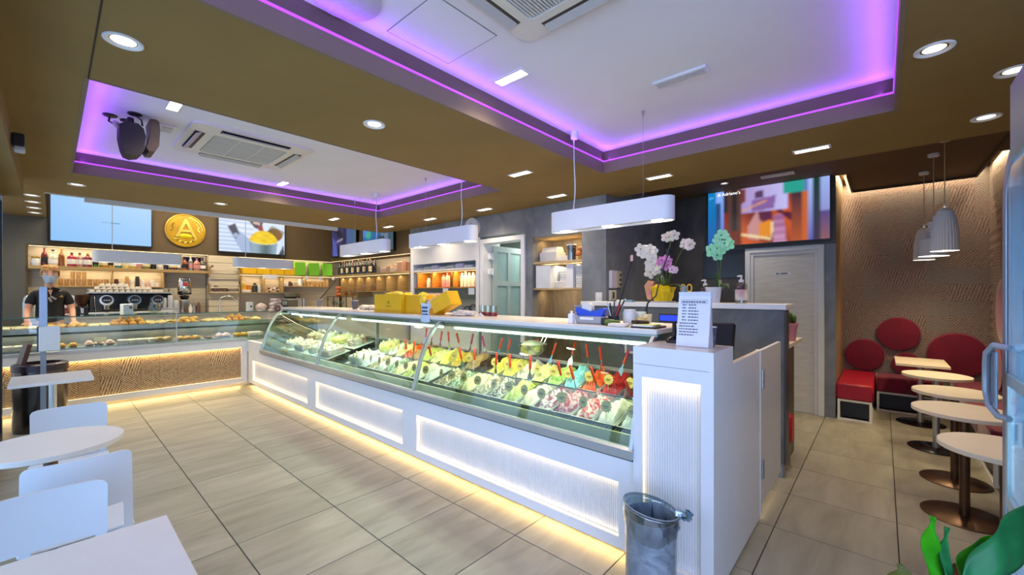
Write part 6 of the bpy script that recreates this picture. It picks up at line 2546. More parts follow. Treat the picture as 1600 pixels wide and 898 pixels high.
q.build('cubby', mat('cubby_wood', '#c08a3c', 0.5, color2='#a97430', vscale=4, stretch=(1, 1, 10)), t, smooth=False)
q = MB()
q.box(4.478, 4.49, 4.78, 6.35, 1.862, 1.868)
q.build('led_strip', LED_W, t, smooth=False)
area('cabinet_light', (4.53, 5.55, 1.86), (0.25, 0, -1), 0.03, 1.5, 6, '#ffc97a')
q = MB()
q.box(4.50, 4.53, 4.775, 6.45, 1.40, 1.585)
q.build('dark_drawer', mat('drawer_green_grey', '#4a5650', 0.4, var=0.05), t, smooth=False)
q = MB()
q.box(4.92, 4.93, 4.775, 6.45, 1.14, 1.40)
q.build('back_panel', STEEL, t, smooth=False)
for i in range(7):
    q = MB()
    y = 6.35 - i * 0.22
    q.box(-0.12, 0.12, -0.10, 0.10, 0, 0.055 + 0.015 * (i % 3), 0.02)
    solo(q, 'folded_towel', mat('towel_%d' % (i % 3), ['#dcdcd2', '#c9c8bf', '#cfc6d8'][i % 3], 0.9, var=0.1, vscale=14), 'folded pale towel, %s from the left in the top slot of the tall cabinet' % ORD[i], 'towel', (4.64, y, 1.915), 0.05 * (i % 2), 'folded towels')
for i, (y, r, h_, c, nm) in enumerate(((6.16, 0.035, 0.17, '#e6ded0', 'short white bottle'), (6.08, 0.04, 0.16, '#eadfce', 'cream bottle'), (6.0, 0.035, 0.24, '#efe8dc', 'white spray bottle'),
                                       (5.72, 0.045, 0.22, '#f0918a', 'pink bottle'), (5.62, 0.035, 0.25, '#e7a9a4', 'rose bottle'), (5.51, 0.05, 0.255, '#e9d3cf', 'white spotted canister'),
                                       (5.24, 0.036, 0.235, '#dfe5c6', 'pale green bottle'), (5.15, 0.036, 0.25, '#cfe0d4', 'mint bottle'), (5.06, 0.036, 0.235, '#e3e4c8', 'pale yellow bottle'),
                                       (4.97, 0.036, 0.235, '#d3e2d6', 'pale mint bottle'), (4.88, 0.038, 0.25, '#e9eee4', 'white bottle'))):
    t2 = thing('bottle', '%s in the lit cubbies of the tall cabinet, %s from the left' % (nm, ORD[i]), 'bottle', (4.60, y, 1.605), 0, 'bottles in the lit cubbies')
    q = MB()
    q.lathe([(0.0005, 0), (r, 0), (r * 1.03, 0.01), (r * 1.03, h_ * 0.72), (r * 0.6, h_ * 0.84)], 14)
    q.build('body', mat('cubby_bottle_%d' % i, c, 0.35, var=0.05), t2)
    q = MB()
    q.lathe([(r * 0.6, h_ * 0.84), (r * 0.6, h_), (0.0005, h_)], 12)
    q.build('cap', mat('cap_pale', '#eeead2', 0.4) if i < 3 or i > 5 else mat('cap_red', '#c9534a', 0.4), t2)
for y, z in ((5.55, 1.53), (4.90, 1.55)):
    q = MB()
    q.box(-0.004, 0, -0.07, 0.07, -0.07, 0.06)
    solo(q, 'note_card', mat('note_blue_white', '#d3dfea', 0.7), 'pale note card taped to the cabinet edge, %s' % ('under the pink bottles' if y > 5 else 'under the white bottle by the kitchen door'), 'note', (4.496, y, z), 0)
t = thing('power_strip', 'grey appliance with looping black cables in the tall cabinet', 'appliance', (4.72, 5.0, 1.14))
q = MB()
q.box(-0.1, 0.1, -0.2, 0.3, 0, 0.14, 0.01)
q.build('body', mat('appliance_grey', '#9ea6a4', 0.4), t, smooth=False)
q = MB()
q.tube([(-0.12, -0.18 + 0.3 * i / 12, 0.02 + 0.16 * math.sin(PI * i / 12)) for i in range(13)], 0.008, 8)
q.tube([(-0.13, -0.05 + 0.3 * i / 12, 0.02 + 0.12 * math.sin(PI * i / 12)) for i in range(13)], 0.008, 8)
q.build('cable', BLACK, t)

# wall clock edge-on over the cabinet, wall switches, intercoms
t = thing('wall_clock', 'round white wall clock high above the white cabinet', 'clock', (4.5, 4.86, 2.54))
q = MB()
q.cyl((-0.05, 0, 0), (0, 0, 0), 0.155, 0.16, 40)
q.build('case', WHITE2, t)
q = MB()
q.cyl((-0.054, 0, 0), (-0.05, 0, 0), 0.14, n=40)
q.build('dial', mat('dial_pale', '#d9d9e2', 0.4), t)
q = MB()
q.obox((-0.057, 0.02, 0.035), Matrix.Rotation(0.5, 3, 'X'), (0.001, 0.005, 0.05))
q.obox((-0.058, -0.04, 0.015), Matrix.Rotation(-1.2, 3, 'X'), (0.001, 0.003, 0.06))
q.build('hand', BLACK, t, smooth=False)
t = thing('light_switch', 'white light switch plate on the grey plaster pier', 'switch', (4.5, 2.595, 1.435))
q = MB()
q.box(-0.012, 0, -0.045, 0.045, -0.075, 0.075, 0.004)
q.build('plate', WHITE2, t, smooth=False)
q = MB()
for k in (-1, 0, 1):
    q.box(-0.016, -0.012, k * 0.027 - 0.012, k * 0.027 + 0.012, -0.05, 0.05, 0.002)
q.build('rocker', WHITE, t, smooth=False)
t = thing('intercom', 'white wall intercom handset on the dark wall beside the pier', 'intercom', (4.72, 2.5, 1.67))
q = MB()
q.box(-0.16, 0.0, -0.04, 0, -0.11, 0.11, 0.008)
q.build('handset', mat('intercom_lilac', '#d9d4e2', 0.4), t, smooth=False)
q = MB()
q.box(0.005, 0.13, -0.03, 0, -0.10, 0.11, 0.006)
q.build('panel', mat('intercom_cream', '#cbbfa4', 0.5), t, smooth=False)
q = MB()
for z in (-0.06, 0.0, 0.06):
    q.cyl((0.09, -0.036, z), (0.09, -0.03, z), 0.018, n=12)
q.build('button', BLACK, t)
t = thing('intercom', 'small cream door phone below the white intercom', 'intercom', (4.66, 2.5, 1.475))
q = MB()
q.box(-0.1, 0.05, -0.03, 0, -0.065, 0.065, 0.005)
q.build('panel', mat('intercom_ivory', '#e2dccb', 0.5), t, smooth=False)
q = MB()
q.box(-0.05, -0.01, -0.034, -0.03, -0.04, 0.04)
q.build('slot', mat('slot_olive', '#5a5638', 0.5), t, smooth=False)

# foam boxes and tubs in the plaster recess
Y0 = 3.62
for i in range(5):
    q = MB()
    q.prism([(-0.11, 0), (0.11, 0), (0.12, 0.026), (-0.12, 0.026)], -0.14, 0.14, 'y')
    solo(q, 'foam_tray', WHITE2, 'white foam tray, %s from the bottom of the stack on the upper recess shelf' % ORD[i], 'tray', (4.72, 3.46, 1.935 + 0.027 * i), 0, 'stacked foam trays', smooth=False)
q = MB()
q.prism([(-0.10, 0), (0.10, 0), (0.06, 0.075), (-0.07, 0.07)], -0.13, 0.12, 'y')
solo(q, 'foam_container', WHITE2, 'white folded foam container on top of the foam tray stack', 'container', (4.72, 3.46, 1.935 + 0.135), 0, smooth=False)
q = MB()
q.box(-0.1, 0.1, -0.1, 0.1, 0, 0.075, 0.004)
solo(q, 'white_carton', WHITE2, 'low white carton right of the foam tray stack', 'carton', (4.75, 3.22, 1.935), 0, smooth=False)
t = thing('plastic_tub', 'tall clear plastic tub on the upper recess shelf', 'tub', (4.68, 3.12, 1.935))
q = MB()
q.lathe([(0.0005, 0.0), (0.055, 0.0), (0.065, 0.21), (0.061, 0.21), (0.05, 0.006), (0.0005, 0.006)], 18)
q.build('tub', glass('cloudy_plastic', '#c9cfd2', 1, base=0.1), t)
q = MB()
q.lathe([(0.068, 0.205), (0.068, 0.225), (0.0005, 0.228)], 18)
q.build('lid', WHITE2, t)
q = MB()
q.lathe([(0.0005, 0.01), (0.05, 0.01), (0.057, 0.15), (0.0005, 0.155)], 14)
q.build('contents', mat('tub_contents', '#b5b3bb', 0.6), t)
for k in range(6):
    q = MB()
    q.sphere((0, 0, 0.03), 0.042, 10, 6, (1.2, 0.9, 0.75), jit=0.14, seed=k)
    solo(q, 'biscuit_bag', mat('biscuit_bag_%d' % (k % 2), ['#b9713c', '#d9a26c'][k % 2], 0.4, var=0.15, vscale=20), 'small brown biscuit bag heaped at the right of the upper recess shelf', 'bag', (4.68 + 0.05 * (k % 2), 2.93 + 0.05 * (k % 3) - 0.03, 1.935 + 0.062 * (k // 2)), k, 'biscuit bags')
q = MB()
q.box(-0.17, 0.17, -0.125, 0.125, 0, 0.31, 0.004)
solo(q, 'white_box', mat('box_blue_white', '#dfe5ea', 0.5, var=0.03), 'big white box at the left of the lower recess shelf', 'box', (4.70, 3.49, 1.57), 0, smooth=False)
for i in range(9):
    q = MB()
    q.box(-0.12, 0.12, -0.10, 0.10, 0, 0.03, 0.006)
    solo(q, 'cake_box', WHITE2, 'flat white cake box, %s from the bottom, middle stack of the lower recess shelf' % ORD[i], 'box', (4.82 if i > 2 else 4.72, 3.23, 1.57 + 0.031 * i), 0, 'flat boxes, middle stack', smooth=False)
q = MB()
q.box(-0.14, 0.14, -0.055, 0.055, 0, 0.315, 0.003)
solo(q, 'white_box', PAPER, 'upright slim white box between the stacks of the lower recess shelf', 'box', (4.70, 3.07, 1.57), 0, smooth=False)
for i in range(10):
    q = MB()
    q.box(-0.12, 0.12, -0.07, 0.07, 0, 0.028, 0.005)
    solo(q, 'cake_box', WHITE2, 'flat white cake box, %s from the bottom, right stack of the lower recess shelf' % ORD[i], 'box', (4.72, 2.93, 1.57 + 0.03 * i), 0, 'flat boxes, right stack', smooth=False)
# ================================================================ alcove seating on the right
FR = mat('white_frame_metal', '#ecebe6', 0.4, var=0.02)
DARKU = mat('bench_dark_panel', '#2a3038', 0.4, var=0.08)  # bluish dark panel set back under the benches


def bench(label, x0, x1, y0, y1, face, seg, axis):
    t = thing('upholstered_bench', label, 'bench', (0, 0, 0), 0, 'red benches of the alcove')
    n = seg
    for i in range(n):
        a0, a1 = i / n, (i + 1) / n
        q = MB()
        if axis == 'x':
            q.box(x0 + (x1 - x0) * a0 + 0.002, x0 + (x1 - x0) * a1 - 0.002, y0, y1, 0.245, 0.435, 0.018)
        else:
            q.box(x0, x1, y0 + (y1 - y0) * a0 + 0.002, y0 + (y1 - y0) * a1 - 0.002, 0.245, 0.435, 0.018)
        q.build('seat', RED if face == 'end' else REDF, t)
    q = MB()
    r = 0.022
    X0, X1, Y0_, Y1_ = x0 + 0.01, x1 - 0.01, y0 + 0.015, y1 - 0.015
    for z0, z1 in ((0, r), (0.245 - r, 0.245)):
        q.box(X0, X0 + r, Y0_, Y1_, z0, z1)
        q.box(X1 - r, X1, Y0_, Y1_, z0, z1)
        q.box(X0, X1, Y0_, Y0_ + r, z0, z1)
        q.box(X0, X1, Y1_ - r, Y1_, z0, z1)
    for x in (X0, X1 - r):
        for y in (Y0_, Y1_ - r):
            q.box(x, x + r, y, y + r, 0, 0.245)
    q.build('frame', FR, t, smooth=False)
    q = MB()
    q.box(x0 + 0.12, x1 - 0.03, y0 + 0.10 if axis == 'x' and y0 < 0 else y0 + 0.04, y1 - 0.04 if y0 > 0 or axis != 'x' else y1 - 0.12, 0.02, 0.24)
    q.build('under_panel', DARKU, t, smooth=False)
    return t


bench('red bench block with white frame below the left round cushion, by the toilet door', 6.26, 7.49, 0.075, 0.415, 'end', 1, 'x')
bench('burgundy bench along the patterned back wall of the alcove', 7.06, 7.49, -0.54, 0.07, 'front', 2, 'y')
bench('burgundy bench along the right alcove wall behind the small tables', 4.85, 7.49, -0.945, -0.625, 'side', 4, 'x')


def wall_cushion(label, x, y, z, r, rot):
    q = MB()
    q.lathe([(r, 0), (r, 0.02), (r * 0.985, 0.04), (r * 0.94, 0.055), (r * 0.7, 0.064), (0.0005, 0.068)], 44)
    o = solo(q, 'round_wall_cushion', REDF, label, 'cushion', (x, y, z), 0, 'round wall cushions')
    o.rotation_euler = rot
    return o


RB = (0, -PI / 2, 0)
wall_cushion('round burgundy wall cushion lowest at the left, over the bench block', 7.49, 0.185, 0.66, 0.215, RB)
wall_cushion('round burgundy wall cushion highest on the back alcove wall', 7.49, -0.155, 0.965, 0.22, RB)
wall_cushion('small round wall cushion half hidden behind the square table', 7.49, -0.235, 0.575, 0.15, RB)
wall_cushion('largest round burgundy wall cushion behind the white tables', 7.49, -0.685, 0.735, 0.275, RB)
RS = (-PI / 2, 0, 0)
wall_cushion('round cushion on the side wall just left of the fridge, upper one', 6.38, -0.95, 1.32, 0.35, RS)
wall_cushion('round cushion on the side wall just left of the fridge, lower one', 6.62, -0.95, 0.72, 0.25, RS)


def cafe_table(label, x, y, z, top, r, mt, base_r, loc_group, half=None):
    t = thing('cafe_table', label, 'table', (x, y, 0), 0, loc_group)
    q = MB()
    if half:
        q.box(-half[0], half[0], -half[1], half[1], z - 0.028, z, 0.002)
        q.build('tabletop', mt, t, smooth=False)
    else:
        q.lathe([(0.0005, z - 0.026), (r - 0.002, z - 0.026), (r, z - 0.024), (r, z - 0.002), (r - 0.002, z), (0.0005, z)], 60)
        q.build('tabletop', mt, t, ang=0.4)
    q = MB()
    q.lathe([(0.026, 0.01), (0.026, z - 0.035), (0.09, z - 0.034), (0.09, z - 0.027)], 20)
    q.build('pole', BRONZE if base_r[1] else STEELW, t)
    q = MB()
    rr = base_r[0]
    q.lathe([(rr, 0), (rr, 0.006), (rr - 0.004, 0.009), (0.04, 0.012), (0.026, 0.016)], 48)
    q.build('base', BRONZE if base_r[1] else mat('base_dark', '#33353a', 0.25, 0.9), t)
    return t


G_ = 'small pedestal tables of the alcove'
cafe_table('square cream pedestal table deepest in the alcove, by the small cushion', 6.70, -0.325, 0.715, 'sq', 0.2, TABLEC, (0.21, False), G_, (0.34, 0.215))
cafe_table('round cream pedestal table farthest back, next to the square one', 5.70, -0.385, 0.715, 'r', 0.245, TABLEC, (0.205, False), G_)
cafe_table('round pedestal table third from the back in the alcove row', 4.82, -0.43, 0.715, 'r', 0.25, TABLEC, (0.205, True), G_)
cafe_table('round pedestal table in the alcove row with the largest bronze base in view', 4.09, -0.41, 0.715, 'r', 0.26, TABLEC, (0.215, True), G_)
cafe_table('round white table cut by the fridge edge, nearest of the alcove row', 3.23, -0.47, 0.715, 'r', 0.25, TABLEC, (0.205, True), G_)

# three white bell pendants
PW = mat('bell_white', '#e8eaea', 0.35, var=0.02)


def bell(label, x, y, z0, z1, r, kind, rose=True):
    t = thing('bell_pendant', label, 'pendant lamp', (x, y, z0), 0, 'white bell pendants')
    h_ = z1 - z0
    q = MB()
    if kind == 'ribbed':
        pr = [(r, 0), (r * 0.99, 0.12 * h_), (r * 0.93, 0.45 * h_), (r * 0.8, 0.7 * h_), (r * 0.55, 0.87 * h_), (r * 0.15, 0.93 * h_), (r * 0.12, 0.94 * h_)]
        q.lathe(pr, 72, flute=lambda i: 1.0 + (0.02 if i % 3 else -0.03))
    else:
        pr = [(r, 0), (r, 0.42 * h_), (r * 0.9, 0.47 * h_), (r * 0.38, 0.5 * h_), (r * 0.36, 0.58 * h_), (r * 0.5, 0.6 * h_), (r * 0.5, 0.65 * h_), (r * 0.36, 0.67 * h_), (r * 0.36, 0.8 * h_),
              (r * 0.5, 0.82 * h_), (r * 0.5, 0.87 * h_), (r * 0.1, 0.9 * h_)]
        q.lathe(pr, 32)
    q.build('shade', PW, t, ang=0.5)
    q = MB()
    q.tube([(0, 0, 0.9 * h_), (0.006, 0, 0.95 * h_), (-0.006, 0, 0.98 * h_), (0, 0, h_ + 0.01)], 0.008, 8)
    q.build('stem', PW, t)
    q = MB()
    q.tube([(0, 0, h_), (0, 0, ZC - z0)], 0.004, 6)
    q.build('cord', mat('cord_tan', '#b89c78', 0.6), t)
    q = MB()
    q.lathe([(0.0005, ZC - z0 - 0.03), (0.04, ZC - z0 - 0.03), (0.045, ZC - z0 - 0.025), (0.045, ZC - z0)], 18)
    q.build('ceiling_rose', PW, t)
    q = MB()
    q.lathe([(0.0005, 0.012), (r * 0.9, 0.012)], 24)
    q.build('bulb_disc', LAMP, t)
    spot('bell_lamp', (x, y, z0 - 0.01), 9, '#ffe3b0', 130, 1.0, 0.06)


bell('white ribbed bell pendant at the back of the alcove group of three', 6.795, -0.36, 1.888, 2.29, 0.092, 'ribbed')
bell('white stepped bottle shaped pendant in the middle of the alcove group', 5.965, -0.385, 1.875, 2.27, 0.115, 'step')
bell('largest white ribbed bell pendant in front of the alcove group', 5.42, -0.42, 1.884, 2.30, 0.093, 'ribbed')

# small counter with plant and red stool behind the partition end
t = thing('side_counter', 'narrow counter with a cream top behind the partition end', 'counter', (0, 0, 0))
q = MB()
q.box(4.11, 4.82, 0.575, 1.0, 1.04, 1.075, 0.003)
q.build('top', TABLEC, t, smooth=False)
q = MB()
q.box(4.36, 4.74, 0.63, 0.98, 0.0, 1.04)
q.build('carcass', mat('side_counter_olive', '#5d5a46', 0.5, var=0.06), t, smooth=False)
t = thing('potted_succulent', 'small green plant in a pink fluted pot on the narrow counter', 'plant', (4.42, 0.62, 1.075))
q = MB()
q.lathe([(0.0005, 0), (0.042, 0), (0.06, 0.14), (0.066, 0.145), (0.066, 0.16), (0.056, 0.16), (0.05, 0.14), (0.0005, 0.135)], 24, flute=lambda i: 1 + 0.03 * (i % 2))
q.build('pot', mat('pot_pink', '#d98a8e', 0.5, var=0.04), t, ang=0.4)
for k in range(14):
    q = MB()
    a = k * 2.4
    q.sphere((0.035 * math.cos(a) * (1 if k % 3 else 0.4), 0.035 * math.sin(a) * (1 if k % 3 else 0.4), 0.18 + 0.012 * (k % 5)), 0.024, 8, 5, (1, 0.7, 1.2))
    q.build('leaf', mat('succulent_green', '#4f6f2c', 0.5, var=0.2, vscale=20), t)
t = thing('red_stool', 'red padded stool beside the narrow counter', 'stool', (4.62, 0.55, 0))
q = MB()
q.box(-0.09, 0.1, 0.0, 0.22, 0.22, 0.465, 0.03)
t.location = (4.22, 0.568, 0)
q.build('seat', mat('stool_red', '#c11a2b', 0.45, var=0.05), t)
for x in (-0.07, 0.08):
    q = MB()
    q.box(x - 0.012, x + 0.012, 0.03, 0.055, 0, 0.225)
    q.build('leg', OAKD, t, smooth=False)

# ================================================================ glass door fridge at the right edge
t = thing('display_fridge', 'tall blue grey glass door fridge with white wire shelves at right', 'fridge', (0, 0, 0))
FB = mat('fridge_frame', '#9fb0c2', 0.3, 0.4, var=0.03)
q = MB()
q.box(1.32, 2.13, -0.94, -0.36, 0, 0.12)
q.box(2.09, 2.13, -0.94, -0.36, 0.12, 2.0)
q.box(1.32, 1.36, -0.94, -0.36, 0.12, 2.0)
q.box(1.32, 2.13, -0.94, -0.90, 0.12, 2.0)
q.box(1.32, 2.13, -0.94, -0.36, 1.96, 2.0)
q.build('cabinet', mat('fridge_inner', '#e8f1f6', 0.35, var=0.02), t, smooth=False)
q = MB()
q.box(1.30, 1.93, -0.94, -0.285, 1.91, 2.13, 0.01)
q.build('header_box', mat('header_grey', '#b4b5b2', 0.35, 0.3, var=0.03), t, smooth=False)
# arched door frame
q = MB()
out, inn = [], []
for i in range(9):
    a = PI / 2 * i / 8
    out.append((2.135 - 0.16 + 0.16 * math.cos(a), 1.80 + 0.16 * math.sin(a)))
    inn.append((2.135 - 0.16 + 0.115 * math.cos(a), 1.80 + 0.115 * math.sin(a)))
poly = [(2.135, 0.12)] + out + [(1.32, 1.96), (1.32, 1.915)] + inn[::-1] + [(2.09, 0.12)]
q.prism(poly, -0.355, -0.30, 'y')
q.box(1.32, 1.37, -0.355, -0.30, 0.12, 1.92)
q.box(1.32, 2.1, -0.355, -0.30, 0.12, 0.17)
q.build('door_frame', FB, t, ang=0.5)
q = MB()
q.box(2.084, 2.09, -0.352, -0.304, 0.17, 1.83)
q.build('door_gasket', mat('gasket_navy', '#1c2c55', 0.5, var=0.05), t, smooth=False)
q = MB()
q.box(1.37, 2.083, -0.306, -0.302, 0.17, 1.9)
q.build('door_glass', glass('fridge_glass', '#dbeaf5', 1.0), t, smooth=False)
q = MB()
q.box(1.37, 2.075, -0.312, -0.298, 1.205, 1.24)
q.box(1.37, 2.075, -0.312, -0.298, 0.815, 0.85)
q.box(2.045, 2.075, -0.312, -0.298, 0.85, 1.205)
q.build('lower_door_panel_frame', mat('panel_aqua', '#bfe0e6', 0.3, 0.2), t, smooth=False)
k = 0
z = 0.2
while z < 1.85:
    q = MB()
    q.box(1.37, 2.08, -0.88, -0.39, z, z + 0.006)
    o = q.build('wire_shelf', mat('wire_white', '#f2f8fb', 0.35), t, smooth=False)
    z += 0.26
q = MB()
z = 0.2
while z < 1.86:
    q.box(1.40, 2.078, -0.345, -0.336, z, z + 0.0045)
    z += 0.0246
q.build('wire_rack', mat('wire_white', '#f2f8fb', 0.35), t, smooth=False, kind='stuff')
q = MB()
q.box(2.080, 2.084, -0.36, -0.305, 0.17, 1.9)
q.build('side_liner', mat('liner_blue', '#a8d2ea', 0.4, var=0.03), t, smooth=False)
q = MB()
q.box(2.062, 2.072, -0.385, -0.37, 0.2, 1.85)
q.build('led_strip', emis('fridge_led', '#dff0ff', 3.0), t, smooth=False)
area('fridge_light', (1.75, -0.33, 1.0), (1, 0, 0), 0.02, 1.6, 3, '#dcecff', xdir=(0, 1, 0))
q = MB()
pts = [(2.03, -0.30, 1.325), (2.06, -0.272, 1.33), (2.105, -0.262, 1.30), (2.12, -0.262, 1.26), (2.12, -0.262, 1.17), (2.10, -0.266, 1.125), (2.06, -0.28, 1.10), (2.03, -0.30, 1.10)]
q.tube(pts, 0.010, 8)
q.build('handle', mat('handle_grey_blue', '#a7b6c4', 0.3, 0.3), t)
q = MB()
q.box(2.04, 2.11, -0.278, -0.270, 1.125, 1.31, 0.003)
q.build('handle_plate', mat('handle_plate', '#7f93a8', 0.25, 0.2), t, smooth=False)

# ---- leafy plant at the lower right corner
t = thing('potted_plant', 'broad leaved green plant in a pot in front of the fridge', 'plant', (1.44, -0.13, 0))
q = MB()
q.lathe([(0.0005, 0), (0.10, 0), (0.13, 0.3), (0.138, 0.305), (0.138, 0.33), (0.122, 0.33), (0.118, 0.28), (0.0005, 0.28)], 30)
q.build('pot', mat('pot_white', '#d9d7d1', 0.5, var=0.03), t)
q = MB()
q.tube([(0, 0, 0.28), (0.01, 0.01, 0.5), (0.0, 0.0, 0.72)], [0.016, 0.013, 0.01], 8)
q.build('stem', mat('stem_green', '#4c7a2b', 0.5), t)


def leaf_mat(n, a, b):
    return mat(n, a, 0.42, color2=b, vscale=7, w=0.6, det=3, spec=0.3)


def leaf(base, tip, width, side, bend, m, curl=0.25, split=0):
    """blade from base to tip, bulging sideways, folded along its midrib"""
    base, tip = Vector(base), Vector(tip)
    ax = tip - base
    L = ax.length
    ax.normalize()
    s = Vector(side)
    s = (s - ax * s.dot(ax)).normalized()
    n = ax.cross(s)
    b = MB()

    def fn(u, v):
        w_ = width * (math.sin(PI * min(1, v * 0.93 + 0.04)) ** 0.75) * (1 - 0.25 * v)
        k = (u * 2 - 1)
        if split:
            w_ *= 1 - 0.14 * max(0, math.sin(v * 24 + (1 if k > 0 else 0))) * abs(k)
        p = base + ax * L * v + s * k * w_ + n * (bend * math.sin(PI * v) + curl * w_ * abs(k) ** 1.3 + 0.006 * math.sin(14 * v + 3 * k))
        return p
    b.grid(fn, 10, 26)
    o = b.build('leaf', m, t, ang=3.2)
    sd = o.modifiers.new('thick', 'SOLIDIFY')
    sd.thickness = 0.0016
    o.location = Vector((0, 0, 0)) - Vector(t.location)
    return o


LG1 = leaf_mat('leaf_bright', '#3fae12', '#2e8f10')
LG2 = leaf_mat('leaf_teal', '#2f8f4e', '#1c6b3a')
LG3 = leaf_mat('leaf_olive', '#4d7a2a', '#6d6a2c')
RGT = (0.667, -0.745, 0)
leaf((1.44, -0.165, 0.70), (1.352, -0.085, 0.985), 0.032, RGT, 0.03, LG1, 0.35)
leaf((1.40, -0.15, 0.72), (1.392, -0.112, 0.955), 0.012, RGT, 0.02, LG2, 0.5)
leaf((1.39, -0.13, 0.80), (1.555, -0.262, 1.0), 0.055, (0.3, -0.4, -0.8), -0.03, LG2, 0.35)
leaf((1.42, -0.15, 0.78), (1.60, -0.265, 0.90), 0.05, (0.3, -0.4, -0.8), 0.03, LG1, 0.3)
leaf((1.42, -0.10, 0.72), (1.22, 0.06, 0.845), 0.05, (0.5, 0.6, 0.5), 0.05, LG3, 0.3, 1)
leaf((1.40, -0.11, 0.70), (1.33, -0.03, 0.86), 0.04, RGT, 0.04, LG3, 0.3, 1)
leaf((1.44, -0.13, 0.60), (1.30, -0.25, 0.80), 0.05, (0.5, -0.2, 0.4), 0.05, LG2, 0.3)

# ================================================================ tables and chairs on the left
cafe_table('round white pedestal table between the chairs on the left', 0.0, 3.155, 0.74, 'r', 0.272, TABLEW, (0.21, True), 'white tables on the left')
cafe_table('square white table in the lower left corner, nearest', 0.0, 1.56, 0.74, 'sq', 0.2, TABLEW, (0.21, True), 'white tables on the left', (0.266, 0.272))
cafe_table('square white table farthest back on the left, before the dark bin', 0.012, 5.60, 0.74, 'sq', 0.2, TABLEW, (0.17, False), 'white tables on the left', (0.25, 0.28))

CHW = mat('chair_white_ply', '#dfe3e8', 0.35, var=0.02, vscale=3)


def chair_back():
    b = MB()
    hw = 0.168

    def slab(x0, x1, z0, z1, nx, nz, rc=0.0):
        fr_, bk = [], []

        def pos(u, v, off):
            x = x0 + (x1 - x0) * u
            z = z0 + (z1 - z0) * v
            if rc and z > z1 - rc:
                k = math.sqrt(max(0, rc * rc - (z - (z1 - rc)) ** 2))
                lim = hw - rc + k
                x = max(-lim, min(lim, x))
            y = 0.02 - 0.055 * (1 - (x / hw) ** 2) * -1 * 0.5 + off + (z - 0.45) * -0.16
            return (x, -y, z)
        n0 = len(b.v)
        v = [pos(i / nx, j / nz, 0.006) for j in range(nz + 1) for i in range(nx + 1)] + [pos(i / nx, j / nz, -0.006) for j in range(nz + 1) for i in range(nx + 1)]
        m_ = (nx + 1) * (nz + 1)
        f = []
        for j in range(nz):
            for i in range(nx):
                a = j * (nx + 1) + i
                f.append((a, a + 1, a + nx + 2, a + nx + 1))
                f.append((m_ + a, m_ + a + nx + 1, m_ + a + nx + 2, m_ + a + 1))
        for i in range(nx):
            f.append((i, m_ + i, m_ + i + 1, i + 1))
            a = nz * (nx + 1) + i
            f.append((a, a + 1, m_ + a + 1, m_ + a))
        for j in range(nz):
            a = j * (nx + 1)
            f.append((a, a + nx + 1, m_ + a + nx + 1, m_ + a))
            a += nx
            f.append((a, m_ + a, m_ + a + nx + 1, a + nx + 1))
        b.add(v, f)
    slab(-hw, hw, 0.565, 0.785, 24, 44, 0.03)
    slab(-hw, -hw + 0.032, 0.45, 0.565, 2, 4)
    slab(hw - 0.032, hw, 0.45, 0.565, 2, 4)
    slab(-hw, hw, 0.432, 0.452, 12, 2)
    return b


def make_chair(label, x, y, rz):
    """seat towards +y of the chair, backrest at its origin side"""
    t = thing('cafe_chair', label, 'chair', (x, y, 0), rz, 'white moulded chairs')
    chair_back().build('backrest', CHW, t, ang=0.6)
    q = MB()
    q.box(-0.175, 0.175, 0.0, 0.37, 0.437, 0.45, 0.005)
    q.build('seat', CHW, t, smooth=False)
    for sx in (-1, 1):
        for y0, y1 in ((0.05, 0.02), (0.32, 0.35)):
            q = MB()
            q.tube([(sx * 0.13, y0, 0.437), (sx * 0.165, y1, 0.0)], 0.009, 8)
            q.build('leg', STEEL, t)
    return t


c0 = make_chair('white chair beyond the round table, back turned to the dark bin', 0.082, 3.83, 0)
c0.rotation_euler = (0, 0, PI)
c0.location = (0.083, 3.86, 0)
dup(c0, (0.083, 2.56, 0), 0, 'white chair tucked at the near side of the round table, slot in its back')
dup(c0, (-0.02, 2.27, 0), PI, 'white chair facing us behind the nearest square table')

# dark bin with a brown flap behind the square table
t = thing('waste_bin', 'tall dark glossy bin with an open brown lid behind the far square table', 'bin', (-0.075, 6.95, 0))
q = MB()
q.lathe([(0.0005, 0), (0.2, 0), (0.205, 0.02), (0.205, 0.66), (0.195, 0.665), (0.195, 0.5), (0.0005, 0.5)], 32)
q.build('body', mat('bin_steel_dark', '#57504c', 0.22, 0.9, var=0.1, vscale=3), t)
q = MB()
q.lathe([(0.215, 0.655), (0.215, 0.72), (0.19, 0.735), (0.16, 0.735), (0.16, 0.66)], 32)
q.build('rim', mat('bin_rim_plum', '#2e1a26', 0.35), t)
q = MB()
q.obox((-0.12, 0.0, 0.82), Euler((0.0, 0.22, 0.2)).to_matrix(), (0.018, 0.10, 0.13), 0.006)
q.build('lid_flap', mat('bin_flap_brown', '#5a382c', 0.45, var=0.08), t, smooth=False)

# ================================================================ waste bin with a clear bag by the cash desk
t = thing('waste_basket', 'grey cylindrical bin lined with a clear plastic bag in front of the cash desk', 'bin', (1.855, 0.80, 0))
q = MB()
q.lathe([(0.0005, 0), (0.106, 0), (0.110, 0.01), (0.116, 0.475), (0.112, 0.475), (0.107, 0.015), (0.0005, 0.012)], 36)
q.build('body', mat('smoked_bin', '#6f7b86', 0.18, color2='#97a3ad', vscale=6, w=2.5, det=5, coat=0.4), t)
BAG = glass('bin_bag', '#cfe0ea', 1.0, rough=0.12, base=0.16)
q = MB()


